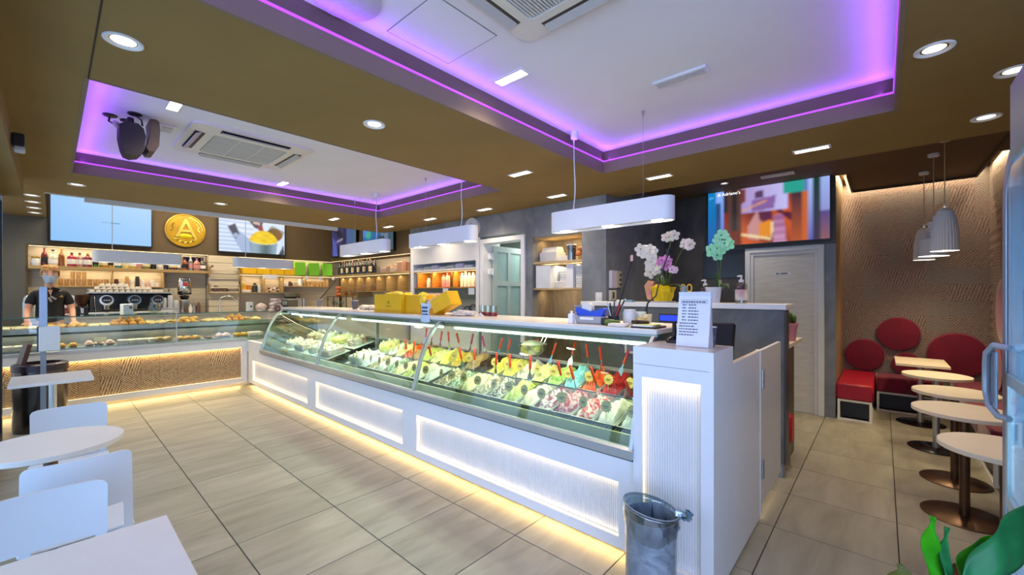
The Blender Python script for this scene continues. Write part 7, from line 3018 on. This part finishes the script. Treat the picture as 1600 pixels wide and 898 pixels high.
def bag(u, v):
    a = 2 * PI * u
    ph = math.sin(9 * a + 5 * v) * 0.003 + math.sin(23 * a - 9 * v) * 0.0018
    tilt = 0.022 * math.cos(a - 2.3)
    if v < 0.45:
        k = v / 0.45
        r, z = 0.104 + 0.016 * k, 0.30 + (0.215 + tilt) * k
    else:
        k = (v - 0.45) / 0.55
        r, z = 0.121 + 0.006 * math.sin(PI * k) + 0.002, 0.515 + tilt - (0.10 + 0.035 * math.sin(a * 2 + 1)) * k
    r += ph * (0.4 + k)
    return (r * math.cos(a), r * math.sin(a), z)


q.grid(bag, 72, 20)
q.build('plastic_bag', BAG, t, ang=3.2)
q = MB()
pts = [((0.122) * math.cos(a), 0.122 * math.sin(a), 0.515 + 0.022 * math.cos(a - 2.3)) for a in [2 * PI * i / 40 for i in range(41)]]
q.tube(pts, 0.0028, 6, False)
q.build('bag_rim', mat('bag_rim_grey', '#8b959b', 0.35), t)
q = MB()
q.sphere((0.075, -0.135, 0.49), 0.026, 10, 7, (1.2, 1, 0.9), jit=0.25, seed=5)
q.tube([(0.075, -0.098, 0.485), (0.075, -0.135, 0.49)], [0.03, 0.014], 8)
q.build('bag_knot', glass('bag_knot', '#a9ccd8', 1.0, rough=0.15, base=0.2), t, ang=0.4)

# ================================================================ things on the gelato worktop
WT = 1.282
t = thing('gift_box_yellow', 'big yellow open card box with a dark printed A on the worktop', 'box', (2.655, 4.19, WT))
t.name = 'yellow_box'
q = MB()
H_ = 0.205
for bx in ((-0.10, -0.097, -0.28, 0.28), (0.14, 0.143, -0.28, 0.28), (-0.10, 0.143, -0.28, -0.277), (-0.10, 0.143, 0.277, 0.28)):
    q.box(*bx, 0, H_)
q.box(-0.10, 0.143, -0.28, 0.28, 0, 0.004)
q.build('box', YELLOW, t, smooth=False)
q = MB()
q.box(-0.1035, -0.10, -0.282, 0.282, 0.0, 0.035)
q.build('base_band', mat('yellow_band', '#e0a806', 0.5), t, smooth=False)
lettering('A', 0.062, mat('print_brown', '#5a4413', 0.6), t, facing((-0.1015, -0.02, 0.115), (-1, 0, 0)), 0.0004)
q = MB()
q.box(-0.1012, -0.10, -0.075, 0.035, 0.072, 0.075)
q.box(-0.1012, -0.10, -0.06, 0.02, 0.066, 0.069)
q.build('print_line', mat('print_brown', '#5a4413', 0.6), t, smooth=False)
YP = mat('yellow_tissue', '#f6d63a', 0.7, var=0.06, bump=0.3, bscale=30)
q = MB()
for k, (y, z, r) in enumerate(((0.10, 0.2, 0.05), (0.03, 0.205, 0.055), (-0.04, 0.21, 0.05), (-0.1, 0.2, 0.045), (-0.25, 0.205, 0.04))):
    q.sphere((0.0, y, z), r, 12, 7, (1.4, 1.1, 0.55), jit=0.25, seed=k + 11)
q.build('tissue_paper', YP, t, ang=0.4)
t = thing('yellow_box', 'plain yellow card box end-on between the printed box and the tilted one', 'box', (2.72, 3.755, WT))
q = MB()
q.box(-0.12, 0.1, -0.12, 0.145, 0, 0.2, 0.003)
q.build('box', mat('yellow_card_deep', '#eeb207', 0.55, var=0.03), t, smooth=False)
q = MB()
q.sphere((-0.06, -0.10, 0.19), 0.05, 12, 7, (1.1, 1.2, 0.8), jit=0.25, seed=21)
q.sphere((-0.09, -0.13, 0.15), 0.045, 12, 7, (0.8, 0.9, 1.3), jit=0.25, seed=22)
q.build('tissue_paper', YP, t, ang=0.4)
t = thing('yellow_box', 'tilted yellow card box with an open flap beside the price note', 'box', (2.70, 3.33, WT))
q = MB()
Rm = Euler((-0.42, 0, 0.15)).to_matrix()
q.obox((0.0, 0.0, 0.125), Rm, (0.085, 0.125, 0.075), 0.003)
q.build('box', YELLOW, t, smooth=False)
q = MB()
q.prism([(0.05, 0.002), (0.19, 0.002), (0.17, 0.10), (0.10, 0.115)], -0.06, 0.03, 'x')
q.build('flap', mat('yellow_flap', '#f0a80a', 0.5), t, smooth=False)
q = MB()
q.obox((-0.075, 0.12, 0.12), Euler((-0.5, 0.2, 0.1)).to_matrix(), (0.004, 0.07, 0.045))
q.sphere((-0.075, 0.075, 0.135), 0.03, 10, 6, (0.6, 1.2, 0.9), jit=0.3, seed=8)
q.build('tissue_paper', mat('tissue_pale', '#ded0b8', 0.7, color2='#c9d2d2', vscale=30), t, ang=0.4)
t = thing('cardboard_sign', 'cream card with hand lettering standing behind the yellow boxes', 'sign', (2.93, 3.86, WT))
q = MB()
q.box(-0.004, 0.0, -0.24, 0.22, 0, 0.22)
q.build('card', mat('cream_card', '#f0e8cf', 0.7), t, smooth=False)
q = MB()
for z, a, b_ in ((0.185, -0.19, 0.14), (0.14, -0.02, 0.14)):
    y = a
    while y < b_:
        w_ = rnd.uniform(0.012, 0.035)
        q.box(-0.0055, -0.004, y, min(b_, y + w_), z - 0.008, z + 0.008)
        y += w_ + 0.007
q.build('hand_lettering', INK, t, smooth=False)
q = MB()
q.obox((0, 0, 0.06), Euler((0.0, -0.3, 0)).to_matrix(), (0.003, 0.13, 0.075))
solo(q, 'paper_sheet', PAPERB, 'tan paper sheet leaning between the yellow boxes', 'paper', (2.66, 3.52, WT + 0.02), 0, smooth=False)
t = thing('price_note', 'pale blue torn-edged price note hanging over the worktop edge', 'note', (2.40, 3.27, WT))
q = MB()
pl_ = [(-0.075, 0.115), (0.06, 0.125), (0.05, 0.02), (0.07, -0.055), (0.05, -0.05), (0.04, -0.07), (0.02, -0.052), (0.0, -0.075), (-0.02, -0.055), (-0.05, -0.07), (-0.06, -0.05), (-0.085, -0.055), (-0.06, 0.02)]
q.prism([(a, b_) for a, b_ in pl_], -0.006, -0.004, 'x')
q.build('paper', mat('note_paper_blue', '#cfdcf2', 0.7, var=0.03), t, smooth=False)
q = MB()
for z, h_ in ((0.085, 0.014), (0.05, 0.012), (0.02, 0.009)):
    y = -0.045
    while y < 0.035:
        w_ = rnd.uniform(0.008, 0.022)
        q.box(-0.0075, -0.006, y, min(y + w_, 0.04), z - h_, z + h_ * 0.4)
        y += w_ + 0.005
q.build('handwriting', mat('ink_navy', '#33506b', 0.7), t, smooth=False)
for i, (x, y, nm, pl2) in enumerate(((3.24 - 0.33, 6.80, 'grey paper cup', 'near the far end of the worktop'), (2.80, 5.42, 'dark grey cup', 'left of the crumpled cloth on the worktop'))):
    t = thing('paper_cup', '%s %s' % (nm, pl2), 'cup', (x, y, WT), 0)
    q = MB()
    q.lathe([(0.0005, 0), (0.032, 0), (0.045, 0.115), (0.041, 0.115), (0.03, 0.006), (0.0005, 0.006)], 20)
    q.build('body', mat('cup_slate_%d' % i, ['#6d6f7a', '#4d4e5c'][i], 0.5), t)
    q = MB()
    q.tube([(0.0435 * math.cos(a), 0.0435 * math.sin(a), 0.115) for a in [2 * PI * k / 20 for k in range(21)]], 0.003, 6, False)
    q.build('rim', WHITE2, t)
q = MB()
for k in range(5):
    q.sphere((rnd.uniform(-.04, .04), -0.12 + k * 0.06, 0.03), 0.055, 12, 7, (1.0, 1.3, 0.55), jit=0.25, seed=30 + k)
solo(q, 'crumpled_cloth', mat('cloth_cream', '#eadfcd', 0.9, color2='#d3c3aa', vscale=20), 'crumpled cream cloth left of the printed yellow box', 'cloth', (2.82, 5.10, WT))
t = thing('napkin_pile', 'heap of white napkins right of the tilted yellow box', 'napkins', (2.66, 3.05, WT))
for k in range(4):
    q = MB()
    q.obox((0.01 * k, 0.0, 0.008 + 0.013 * k), Euler((0.05 * (k % 2), 0.06, 0.25 * k)).to_matrix(), (0.075, 0.10 - 0.015 * k, 0.006), 0.004)
    q.build('napkin', mat('napkin_white', '#ece4dc', 0.9, color2='#d2bfae', vscale=24), t)
q = MB()
for k in range(4):
    q.sphere((0.01 * (k % 2), -0.17 + k * 0.05, 0.03), 0.036, 10, 6, (1.1, 1.2, 0.6), jit=0.3, seed=50 + k)
q.build('crumple', mat('napkin_white', '#ece4dc', 0.9), t, ang=0.4)
t = thing('glass_caddy', 'clear jar holder with dark red bottoms on the worktop', 'jars', (2.82, 2.84, WT))
for k in range(3):
    q = MB()
    q.lathe([(0.035, 0.03), (0.036, 0.10), (0.033, 0.10), (0.032, 0.03)], 18, (0, -0.075 + k * 0.075, 0))
    q.build('jar', CLEAR, t)
    q = MB()
    q.lathe([(0.0005, 0), (0.036, 0), (0.036, 0.035), (0.0005, 0.035)], 18, (0, -0.075 + k * 0.075, 0))
    q.build('jar_foot', mat('jar_red', '#7a1c1a', 0.3), t)
q = MB()
q.prism([(-0.05, 0), (0.05, 0), (0.0, 0.035)], -0.05, -0.046, 'x')
solo(q, 'folded_paper', PAPER, 'small folded white paper in front of the red footed jars', 'paper', (2.78, 2.85, WT), smooth=False)

# clutter at the cash end
t = thing('paper_cup', 'striped grey cup behind the blue tape dispenser', 'cup', (2.76, 1.76, WT))
q = MB()
q.lathe([(0.0005, 0), (0.034, 0), (0.047, 0.125), (0.043, 0.125), (0.032, 0.006), (0.0005, 0.006)], 22)
q.build('body', mat('cup_stripe_base', '#8b90a0', 0.5), t)
q = MB()
for k in range(4):
    r = 0.0352 + 0.003 * k
    q.lathe([(r + 0.001, 0.02 + k * 0.028), (r + 0.0022, 0.03 + k * 0.028)], 22)
q.build('stripe', mat('cup_stripe_dark', '#5c6070', 0.5), t)
t = thing('tape_dispenser', 'bright blue tape dispenser with a white roll on the worktop', 'tape dispenser', (2.60, 1.56, WT + 0.055))
q = MB()
q.prism([(0.1, 0.0), (-0.1, 0.0), (-0.12, 0.05), (-0.10, 0.06), (-0.02, 0.03), (0.09, 0.06), (0.12, 0.05)], -0.03, 0.03, 'x')
q.build('body', mat('tape_blue', '#1746c9', 0.3, var=0.04), t, smooth=False)
q = MB()
q.cyl((-0.02, 0.03, 0.055), (0.02, 0.03, 0.055), 0.042, n=22)
q.build('roll', mat('tape_white', '#dedad0', 0.4), t)
t2 = thing('card_terminal', 'grey card terminal under the blue tape dispenser', 'card reader', (2.60, 1.56, WT))
q = MB()
q.box(-0.06, 0.05, -0.11, 0.10, 0, 0.055, 0.008)
q.build('body', mat('terminal_grey', '#9d9ea3', 0.4, var=0.04), t2, smooth=False)
q = MB()
q.box(-0.0615, -0.06, -0.05, 0.06, 0.03, 0.048)
q.build('paper_slot', WHITE2, t2, smooth=False)
q = MB()
q.box(-0.065, 0.055, -0.16, -0.11, 0.0, 0.045, 0.006)
q.build('keypad', BLACK, t2, smooth=False)
q = MB()
q.box(-0.02, 0.02, -0.02, 0.02, 0, 0.07, 0.004)
q.cyl((0, 0, 0.07), (0, 0, 0.09), 0.01, n=10)
solo(q, 'glue_bottle', mat('glue_white', '#eceaf2', 0.4), 'small white squeeze bottle left of the grey card terminal', 'bottle', (2.53, 1.685, WT))
t = thing('pen_cup', 'dark tub with pens and a red marker on the worktop', 'pens', (2.63, 1.40, WT))
q = MB()
q.lathe([(0.0005, 0), (0.035, 0), (0.04, 0.06), (0.036, 0.06), (0.0005, 0.01)], 18)
q.build('tub', BLACK, t)
for k in range(6):
    a = k * 1.1
    q = MB()
    q.tube([(0.012 * math.cos(a), 0.012 * math.sin(a), 0.02), (0.05 * math.cos(a), 0.07 * math.sin(a) - 0.02, 0.14 + 0.008 * k)], 0.005 if k else 0.009, 8)
    q.build('pen', [mat('marker_red', '#a83038', 0.4), BLACK, STEEL, DGREY, BLACK, STEEL][k], t)
q = MB()
q.sphere((0, 0, 0.022), 0.032, 12, 7, (0.9, 1.5, 0.7), jit=0.08, seed=3)
q.sphere((0.0, -0.045, 0.02), 0.026, 10, 6, (1, 1, 0.8))
solo(q, 'green_pouch', mat('pouch_green', '#5d7a2c', 0.5, color2='#33491a', vscale=16), 'small olive green purse in front of the pens', 'pouch', (2.52, 1.365, WT))
q = MB()
q.lathe([(0.0005, 0), (0.045, 0), (0.047, 0.08), (0.038, 0.105), (0.0005, 0.108)], 20)
solo(q, 'plastic_dome', mat('dome_white', '#e4e2de', 0.35), 'upside down white plastic cup beside the pens', 'cup', (2.68, 1.305, WT))
q = MB()
q.box(-0.045, 0.045, -0.06, 0.06, 0, 0.022, 0.008)
solo(q, 'soap_bar', mat('soap_cream', '#e9e0d3', 0.5), 'small white pad lying at the worktop front edge', 'pad', (2.48, 1.285, WT))
t = thing('cup_group', 'nested cream tasting cups by the black microphone stem', 'cups', (2.72, 1.20, WT))
for k, (dx, dy, h_) in enumerate(((0, 0, 0.075), (0.02, 0.05, 0.09), (-0.04, 0.015, 0.055))):
    q = MB()
    q.lathe([(0.0005, 0), (0.026, 0), (0.034, h_), (0.03, h_), (0.022, 0.008), (0.0005, 0.008)], 16, (dx, dy, 0))
    q.build('cup', mat('cup_cream_%d' % k, ['#f3e6b4', '#e5efe0', '#f0d98a'][k], 0.45), t)
t = thing('note_tray', 'dark tray with a yellow and white pad at the worktop end', 'tray', (2.52, 1.12, WT))
q = MB()
q.box(-0.07, 0.10, -0.095, 0.07, 0, 0.012, 0.004)
q.build('tray', BLACK, t, smooth=False)
q = MB()
q.box(-0.065, 0.06, -0.07, 0.055, 0.012, 0.022, 0.002)
q.build('pad', mat('pad_yellow', '#dfe08a', 0.6), t, smooth=False)
q = MB()
q.box(-0.067, -0.02, -0.072, 0.057, 0.0, 0.018, 0.002)
q.build('paper', PAPER, t, smooth=False)
q = MB()
q.obox((0.02, 0.045, 0.03), Euler((0.1, 0.1, 0.9)).to_matrix(), (0.03, 0.05, 0.012), 0.006)
q.build('wallet', mat('wallet_brown', '#3d2620', 0.5), t, smooth=False)
t = thing('gooseneck_microphone', 'thin black gooseneck stem rising in front of the orchids', 'microphone', (2.80, 1.24, WT))
q = MB()
q.tube([(0, 0, 0), (0, 0, 0.10), (0.015, -0.005, 0.15), (0.05, -0.05, 0.20), (0.06, -0.075, 0.33), (0.08, -0.12, 0.48)], [0.016, 0.009, 0.006, 0.005, 0.005, 0.005], 8)
q.build('stem', BLACK, t)
q = MB()
q.tube([(0.08, -0.12, 0.48), (0.085, -0.125, 0.53)], [0.012, 0.014], 10)
q.build('capsule', BLACK, t)
t = thing('gooseneck_microphone', 'thin black gooseneck stem leaning in front of the white intercom', 'microphone', (2.76, 1.48, WT))
q = MB()
q.tube([(0, 0, 0), (0.02, -0.01, 0.06), (0.04, -0.02, 0.10), (0.09, -0.06, 0.30), (0.12, -0.09, 0.46)], [0.014, 0.008, 0.006, 0.005, 0.005], 8)
q.build('stem', BLACK, t)
q = MB()
q.box(0.112, 0.128, -0.10, -0.085, 0.455, 0.50, 0.003)
q.build('capsule', mat('capsule_pink', '#c9a9a4', 0.4), t, smooth=False)

# ---- on the cash desk
DT = 1.2135
t = thing('price_sheet_stand', 'white printed sheet in a stand on the cash desk corner', 'sign', (2.27, 0.755, DT))
q = MB()
Rt = Euler((0, 0.17, 0)).to_matrix()
q.obox((0.03, 0, 0.148), Rt, (0.002, 0.083, 0.148))
q.build('sheet', PAPER, t, smooth=False)
q = MB()
q.prism([(0.0, 0.0), (0.075, 0.0), (0.056, 0.27)], -0.084, -0.080, 'y')
q.obox((0.066, 0, 0.148), Euler((0, -0.12, 0)).to_matrix(), (0.002, 0.083, 0.146))
q.build('stand', mat('acrylic_white', '#dfe2ec', 0.3), t, smooth=False)
q = MB()


def sheet_box(y0, y1, z0, z1):
    zc, hz_ = (z0 + z1) / 2, (z1 - z0) / 2
    q.obox(Vector((0.03, 0, 0.148)) + Rt @ Vector((-0.0026, (y0 + y1) / 2, zc)), Rt, (0.0004, (y1 - y0) / 2, hz_))


def words_line(y0, y1, z, h_):
    y = y1
    while y > y0 + 0.004:
        w_ = rnd.uniform(0.007, 0.018)
        sheet_box(max(y0, y - w_), y, z - h_, z + h_)
        y -= w_ + 0.0035


words_line(-0.058, 0.062, 0.093, 0.0035)
for k in range(6):
    z = 0.076 - 0.0165 * k
    words_line(0.038, 0.06, z, 0.0028)
    words_line(-0.012 - 0.012 * (k > 1), 0.028, z, 0.0028)
for k in range(5):
    words_line(-0.025 + 0.02 * (k in (1, 4)), 0.072, -0.024 - 0.0155 * k, 0.0026)
q.build('printed_text', INK, t, smooth=False)
q = MB()
for y0, y1, z0, z1 in ((-0.066, 0.068, 0.1035, 0.1045), (-0.066, 0.068, 0.0845, 0.0855), (-0.066, -0.065, 0.085, 0.104), (0.067, 0.068, 0.085, 0.104)):
    sheet_box(y0, y1, z0, z1)
q.build('title_box', INK, t, smooth=False)
t = thing('customer_display', 'black customer display with a blue screen on a pole behind the price sheet', 'display', (2.415, 0.90, DT))
q = MB()
q.lathe([(0.0005, 0), (0.045, 0), (0.045, 0.015), (0.03, 0.03), (0.012, 0.04), (0.0005, 0.04)], 20)
q.build('base', BLACKG, t)
q = MB()
q.cyl((0, 0, 0.03), (0, 0, 0.13), 0.011, n=12)
q.build('pole', BLACK, t)
t.scale = (1, 1, 1)
q = MB()
q.box(-0.02, 0.02, -0.085, 0.085, 0.115, 0.17, 0.006)
q.build('head', BLACK, t, smooth=False)
q = MB()
q.box(-0.0215, -0.02, -0.075, 0.075, 0.128, 0.158)
q.build('screen', emis('display_blue', '#1a2ee0', 1.0), t, smooth=False)
t = thing('paper_cup', 'dark patterned cup behind the price sheet', 'cup', (2.375, 0.695, DT))
q = MB()
q.lathe([(0.0005, 0), (0.026, 0), (0.035, 0.105), (0.032, 0.105), (0.024, 0.006), (0.0005, 0.006)], 20)
q.build('body', mat('cup_navy_grey', '#4c5166', 0.5, color2='#6a6f84', vscale=40, contrast=(0.5, 0.6)), t)
q = MB()
q.tube([(0.0335 * math.cos(a), 0.0335 * math.sin(a), 0.105) for a in [2 * PI * k / 20 for k in range(21)]], 0.0028, 6, False)
q.build('rim', WHITE2, t)
t = thing('till_screen', 'black till monitor seen from behind over the cash desk side', 'monitor', (2.73, 0.80, 0.742))
q = MB()
q.obox((0.03, 0, 0.42), Euler((0, 0.28, 0.0)).to_matrix(), (0.018, 0.13, 0.16), 0.01)
q.build('screen_back', BLACK, t, smooth=False)
q = MB()
q.box(0.0, 0.06, -0.04, 0.04, 0.02, 0.36, 0.01)
q.box(-0.06, 0.12, -0.09, 0.09, 0, 0.03, 0.008)
q.build('foot', DGREY, t, smooth=False)

# ---- on the partition ledge: orchids, soap bottles
LT = 1.41


def petal_ring(b, c, r, nrm, seed):
    rr = random.Random(seed)
    z = Vector(nrm).normalized()
    x = z.orthogonal().normalized()
    y = z.cross(x)
    a0 = rr.uniform(0, 6)
    for k in range(5):
        a = a0 + 2 * PI * k / 5
        d = x * math.cos(a) + y * math.sin(a)
        s = z.cross(d)
        R3 = Matrix((d, s, z)).transposed()
        b.sphere(Vector(c) + d * r * 0.55 + z * 0.002, r * 0.55, 8, 5, (1.0, 0.85, 0.14), rot=R3)


def orchid_stem(t, base, pts, col, nf, r, seed, centre='#c9a23a', stem_c='#55652f'):
    rr = random.Random(seed)
    P3 = [Vector(base)] + [Vector(p) for p in pts]
    # smooth polyline
    S_ = []
    for i in range(len(P3) - 1):
        for k in range(5):
            S_.append(P3[i].lerp(P3[i + 1], k / 5))
    S_.append(P3[-1])
    for _ in range(3):
        S_ = [S_[0]] + [(S_[i - 1] + S_[i] * 2 + S_[i + 1]) / 4 for i in range(1, len(S_) - 1)] + [S_[-1]]
    q = MB()
    q.tube(S_, 0.0045, 7)
    q.build('flower_stem', mat('orchid_stem', stem_c, 0.5), t)
    for i in range(nf):
        p = S_[max(0, len(S_) - 1 - int(i * 0.95))] + Vector((rr.uniform(-0.03, 0.01), rr.uniform(-0.045, 0.045), rr.uniform(-0.03, 0.025)))
        n = Vector((-1, rr.uniform(-0.6, 0.6) - 0.3, rr.uniform(-0.25, 0.35)))
        b = MB()
        petal_ring(b, p, r * rr.uniform(0.85, 1.1), n, seed * 31 + i)
        f = b.build('blossom', mat('petal_' + col[1:], col, 0.5, var=0.06, vscale=30), t, ang=0.8)
        q = MB()
        q.sphere(p + n.normalized() * 0.010, 0.0075, 7, 5)
        q.build('lip', mat('lip_' + centre[1:], centre, 0.5), f)


def strap_leaf(t, base, tip, w_, droop):
    b = MB()
    base, tip = Vector(base), Vector(tip)
    s = (tip - base).cross(Vector((0, 0, 1))).normalized()

    def fn(u, v):
        k = u * 2 - 1
        p = base.lerp(tip, v) + s * k * w_ * math.sin(PI * min(0.97, v * 0.85 + 0.15)) ** 0.7
        return p + Vector((0, 0, droop * 4 * v * (1 - v) + abs(k) * 0.008))
    b.grid(fn, 6, 14)
    o = b.build('leaf', mat('orchid_leaf', '#2f4f22', 0.35, color2='#49702f', vscale=5), t, ang=3.2)
    sd = o.modifiers.new('thick', 'SOLIDIFY')
    sd.thickness = 0.002


OX, OY = 4.10, 1.64
t = thing('orchid_pot', 'white and pink orchids in a yellow wrapped pot on the ledge', 'orchid', (OX, OY, LT))
q = MB()
q.lathe([(0.0005, 0.0), (0.10, 0.0), (0.12, 0.008), (0.12, 0.012), (0.0005, 0.012)], 28)
q.build('saucer', WHITE2, t)
q = MB()
rr = random.Random(9)
q.lathe([(0.0005, 0.012), (0.08, 0.012), (0.10, 0.06), (0.105, 0.11), (0.125, 0.15), (0.11, 0.155), (0.09, 0.11), (0.0005, 0.10)], 30, flute=lambda i: 1 + 0.09 * math.sin(i * 2.1) * math.sin(i * 0.7))
q.sphere((-0.05, 0.03, 0.13), 0.055, 12, 7, (1, 1, 0.9), jit=0.15, seed=2)
q.sphere((-0.06, -0.06, 0.12), 0.05, 12, 7, (1, 1, 0.9), jit=0.15, seed=3)
q.build('yellow_wrap', mat('wrap_yellow', '#f2cf0c', 0.35, var=0.12, vscale=9), t, ang=0.5)
q = MB()
q.prism([(0.09, 0.02), (0.14, 0.03), (0.17, 0.17), (0.13, 0.22), (0.07, 0.21), (0.1, 0.1)], -0.06, 0.0, 'x')
q.build('pink_wrap', mat('wrap_pink', '#d9799a', 0.4, color2='#e8b64a', vscale=9), t, smooth=False)
strap_leaf(t, (0.02, 0, 0.13), (0.03, 0.15, 0.30), 0.035, 0.02)
strap_leaf(t, (0.0, -0.02, 0.13), (-0.06, -0.24, 0.10), 0.035, 0.06)
strap_leaf(t, (0.0, 0.0, 0.13), (0.02, -0.10, 0.30), 0.03, 0.02)
strap_leaf(t, (0.02, 0.02, 0.13), (0.1, 0.06, 0.28), 0.03, 0.02)
orchid_stem(t, (0, 0.02, 0.13), [(0.0, 0.06, 0.35), (0.0, 0.08, 0.5), (-0.02, 0.14, 0.52), (-0.03, 0.18, 0.53)], '#f3eedb', 11, 0.062, 1)
orchid_stem(t, (0.02, 0.02, 0.13), [(0.0, 0.05, 0.33), (0.0, 0.08, 0.40), (0.0, 0.095, 0.33)], '#f0ead6', 10, 0.064, 2)
orchid_stem(t, (0, -0.02, 0.13), [(0.02, -0.04, 0.42), (0.02, -0.06, 0.56), (0.0, -0.08, 0.63), (0.0, -0.07, 0.655)], '#f2ecd2', 5, 0.05, 3)
orchid_stem(t, (0, -0.04, 0.13), [(0.02, -0.10, 0.36), (0.0, -0.17, 0.48), (0.0, -0.21, 0.55), (0.0, -0.24, 0.57)], '#f0e3d6', 7, 0.046, 4)
orchid_stem(t, (0, -0.0, 0.13), [(-0.02, 0.0, 0.30), (-0.03, -0.02, 0.40), (-0.04, -0.06, 0.41)], '#d58ac0', 8, 0.044, 5, '#a0407e')
orchid_stem(t, (0, -0.03, 0.13), [(-0.02, -0.07, 0.27), (-0.03, -0.13, 0.33)], '#e9c9da', 4, 0.036, 6, '#a0407e')
t = thing('ribbon_vase', 'narrow blue grey vase with a yellow ribbon bow beside the orchids', 'vase', (4.06, 1.42, LT))
q = MB()
q.lathe([(0.0005, 0), (0.028, 0), (0.03, 0.16), (0.027, 0.16), (0.0005, 0.01)], 18)
q.build('body', mat('vase_blue_grey', '#8fa0a8', 0.25, var=0.05), t)
q = MB()
for s in (-1, 1):
    q.tube([(0, s * 0.0, 0.13)] + [(0.0, s * (0.03 + 0.022 * math.cos(a)) - 0.02, 0.14 + 0.035 * math.sin(a)) for a in [PI - 2 * PI * i / 10 for i in range(11)]], 0.007, 6)
q.build('ribbon_bow', mat('ribbon_yellow', '#f0c62a', 0.4), t)

t = thing('orchid_pot', 'mint green orchid in a white pot on the ledge', 'orchid', (4.06, 1.10, LT))
q = MB()
q.lathe([(0.0005, 0), (0.05, 0), (0.068, 0.135), (0.07, 0.145), (0.062, 0.145), (0.056, 0.12), (0.0005, 0.115)], 28)
q.build('pot', mat('pot_white_gloss', '#e9ebf0', 0.2, var=0.02), t)
strap_leaf(t, (0.0, -0.01, 0.12), (-0.06, -0.09, 0.13), 0.03, 0.05)
strap_leaf(t, (0.0, 0.01, 0.12), (0.02, 0.03, 0.27), 0.022, 0.01)
orchid_stem(t, (0, 0, 0.12), [(0, 0.0, 0.30), (0, -0.015, 0.45), (-0.01, -0.035, 0.55), (-0.02, -0.05, 0.60)], '#aef7c0', 8, 0.056, 12, '#2f6b3a')
orchid_stem(t, (0, 0.01, 0.12), [(0, 0.015, 0.30), (-0.01, 0.02, 0.44), (-0.02, 0.045, 0.485)], '#a4f0b8', 6, 0.055, 14, '#2f6b3a')
q = MB()
q.box(-0.002, 0.002, -0.01, 0.01, 0.1, 0.21)
q.build('plant_label', mat('label_tan', '#e3d0a8', 0.6), t, smooth=False)
t.children[-1].location = (-0.02, 0.05, 0) if len(t.children) else (0, 0, 0)


def soap(label, x, y, h_, r, body, lb):
    t = thing('soap_dispenser', label, 'soap bottle', (x, y, LT))
    q = MB()
    q.lathe([(0.0005, 0), (r, 0), (r * 1.02, 0.01), (r * 1.02, h_ * 0.62), (r * 0.8, h_ * 0.72), (r * 0.4, h_ * 0.77)], 22)
    q.build('bottle', body, t)
    q = MB()
    q.lathe([(r * 0.42, h_ * 0.76), (r * 0.42, h_ * 0.85), (r * 0.15, h_ * 0.86), (r * 0.15, h_ * 0.96)], 14)
    q.tube([(0.012, 0, h_ * 0.97), (-0.01, 0.01, h_ * 0.98), (-0.045, 0.02, h_ * 0.965)], [0.011, 0.009, 0.005], 8)
    q.build('pump', WHITE2, t)
    q = MB()
    q.lathe([(r * 1.03, h_ * 0.12), (r * 1.03, h_ * 0.5)], 22)
    q.build('paper_label', lb, t)
    return t


soap('smaller clear soap pump bottle left of the white orchid pot', 4.10, 1.24, 0.215, 0.042, glass('soap_clear', '#d9dfcf', 1, base=0.08), mat('soap_label_grey', '#b9bfae', 0.4))
soap('larger clear pump bottle with white label right of the white orchid pot', 4.05, 0.925, 0.245, 0.048, glass('soap_clear2', '#e6e2d6', 1, base=0.08), mat('soap_label_white', '#e6ddd3', 0.5, color2='#d9a79a', vscale=16))
for i, (y, c, nm) in enumerate(((2.04, '#e6ece8', 'white'), (1.95, '#7fb0b8', 'teal and white'))):
    q = MB()
    q.box(-0.03, 0.03, -0.05, 0.04, 0, 0.022, 0.004)
    solo(q, 'small_packet', mat('packet_%d' % i, c, 0.5), 'small flat %s packet lying on the ledge left of the orchids' % nm, 'packet', (3.99, y, LT), smooth=False)
# sanitiser notice boards seen through the case glass
t = thing('notice_frame', 'pale empty notice frame fixed low on the partition behind the case', 'frame', (3.945, 1.75, 1.02))
q = MB()
for a in ((-0.22, 0.22, 0.11, 0.13), (-0.22, 0.22, -0.13, -0.11), (-0.22, -0.2, -0.13, 0.13), (0.2, 0.22, -0.13, 0.13)):
    q.box(-0.015, 0, *a)
q.build('frame', mat('frame_cream', '#d8dbc9', 0.5), t, smooth=False)
q = MB()
q.box(-0.005, 0, -0.2, 0.2, -0.11, 0.11)
q.build('backing', mat('frame_back', '#6d7266', 0.6), t, smooth=False)
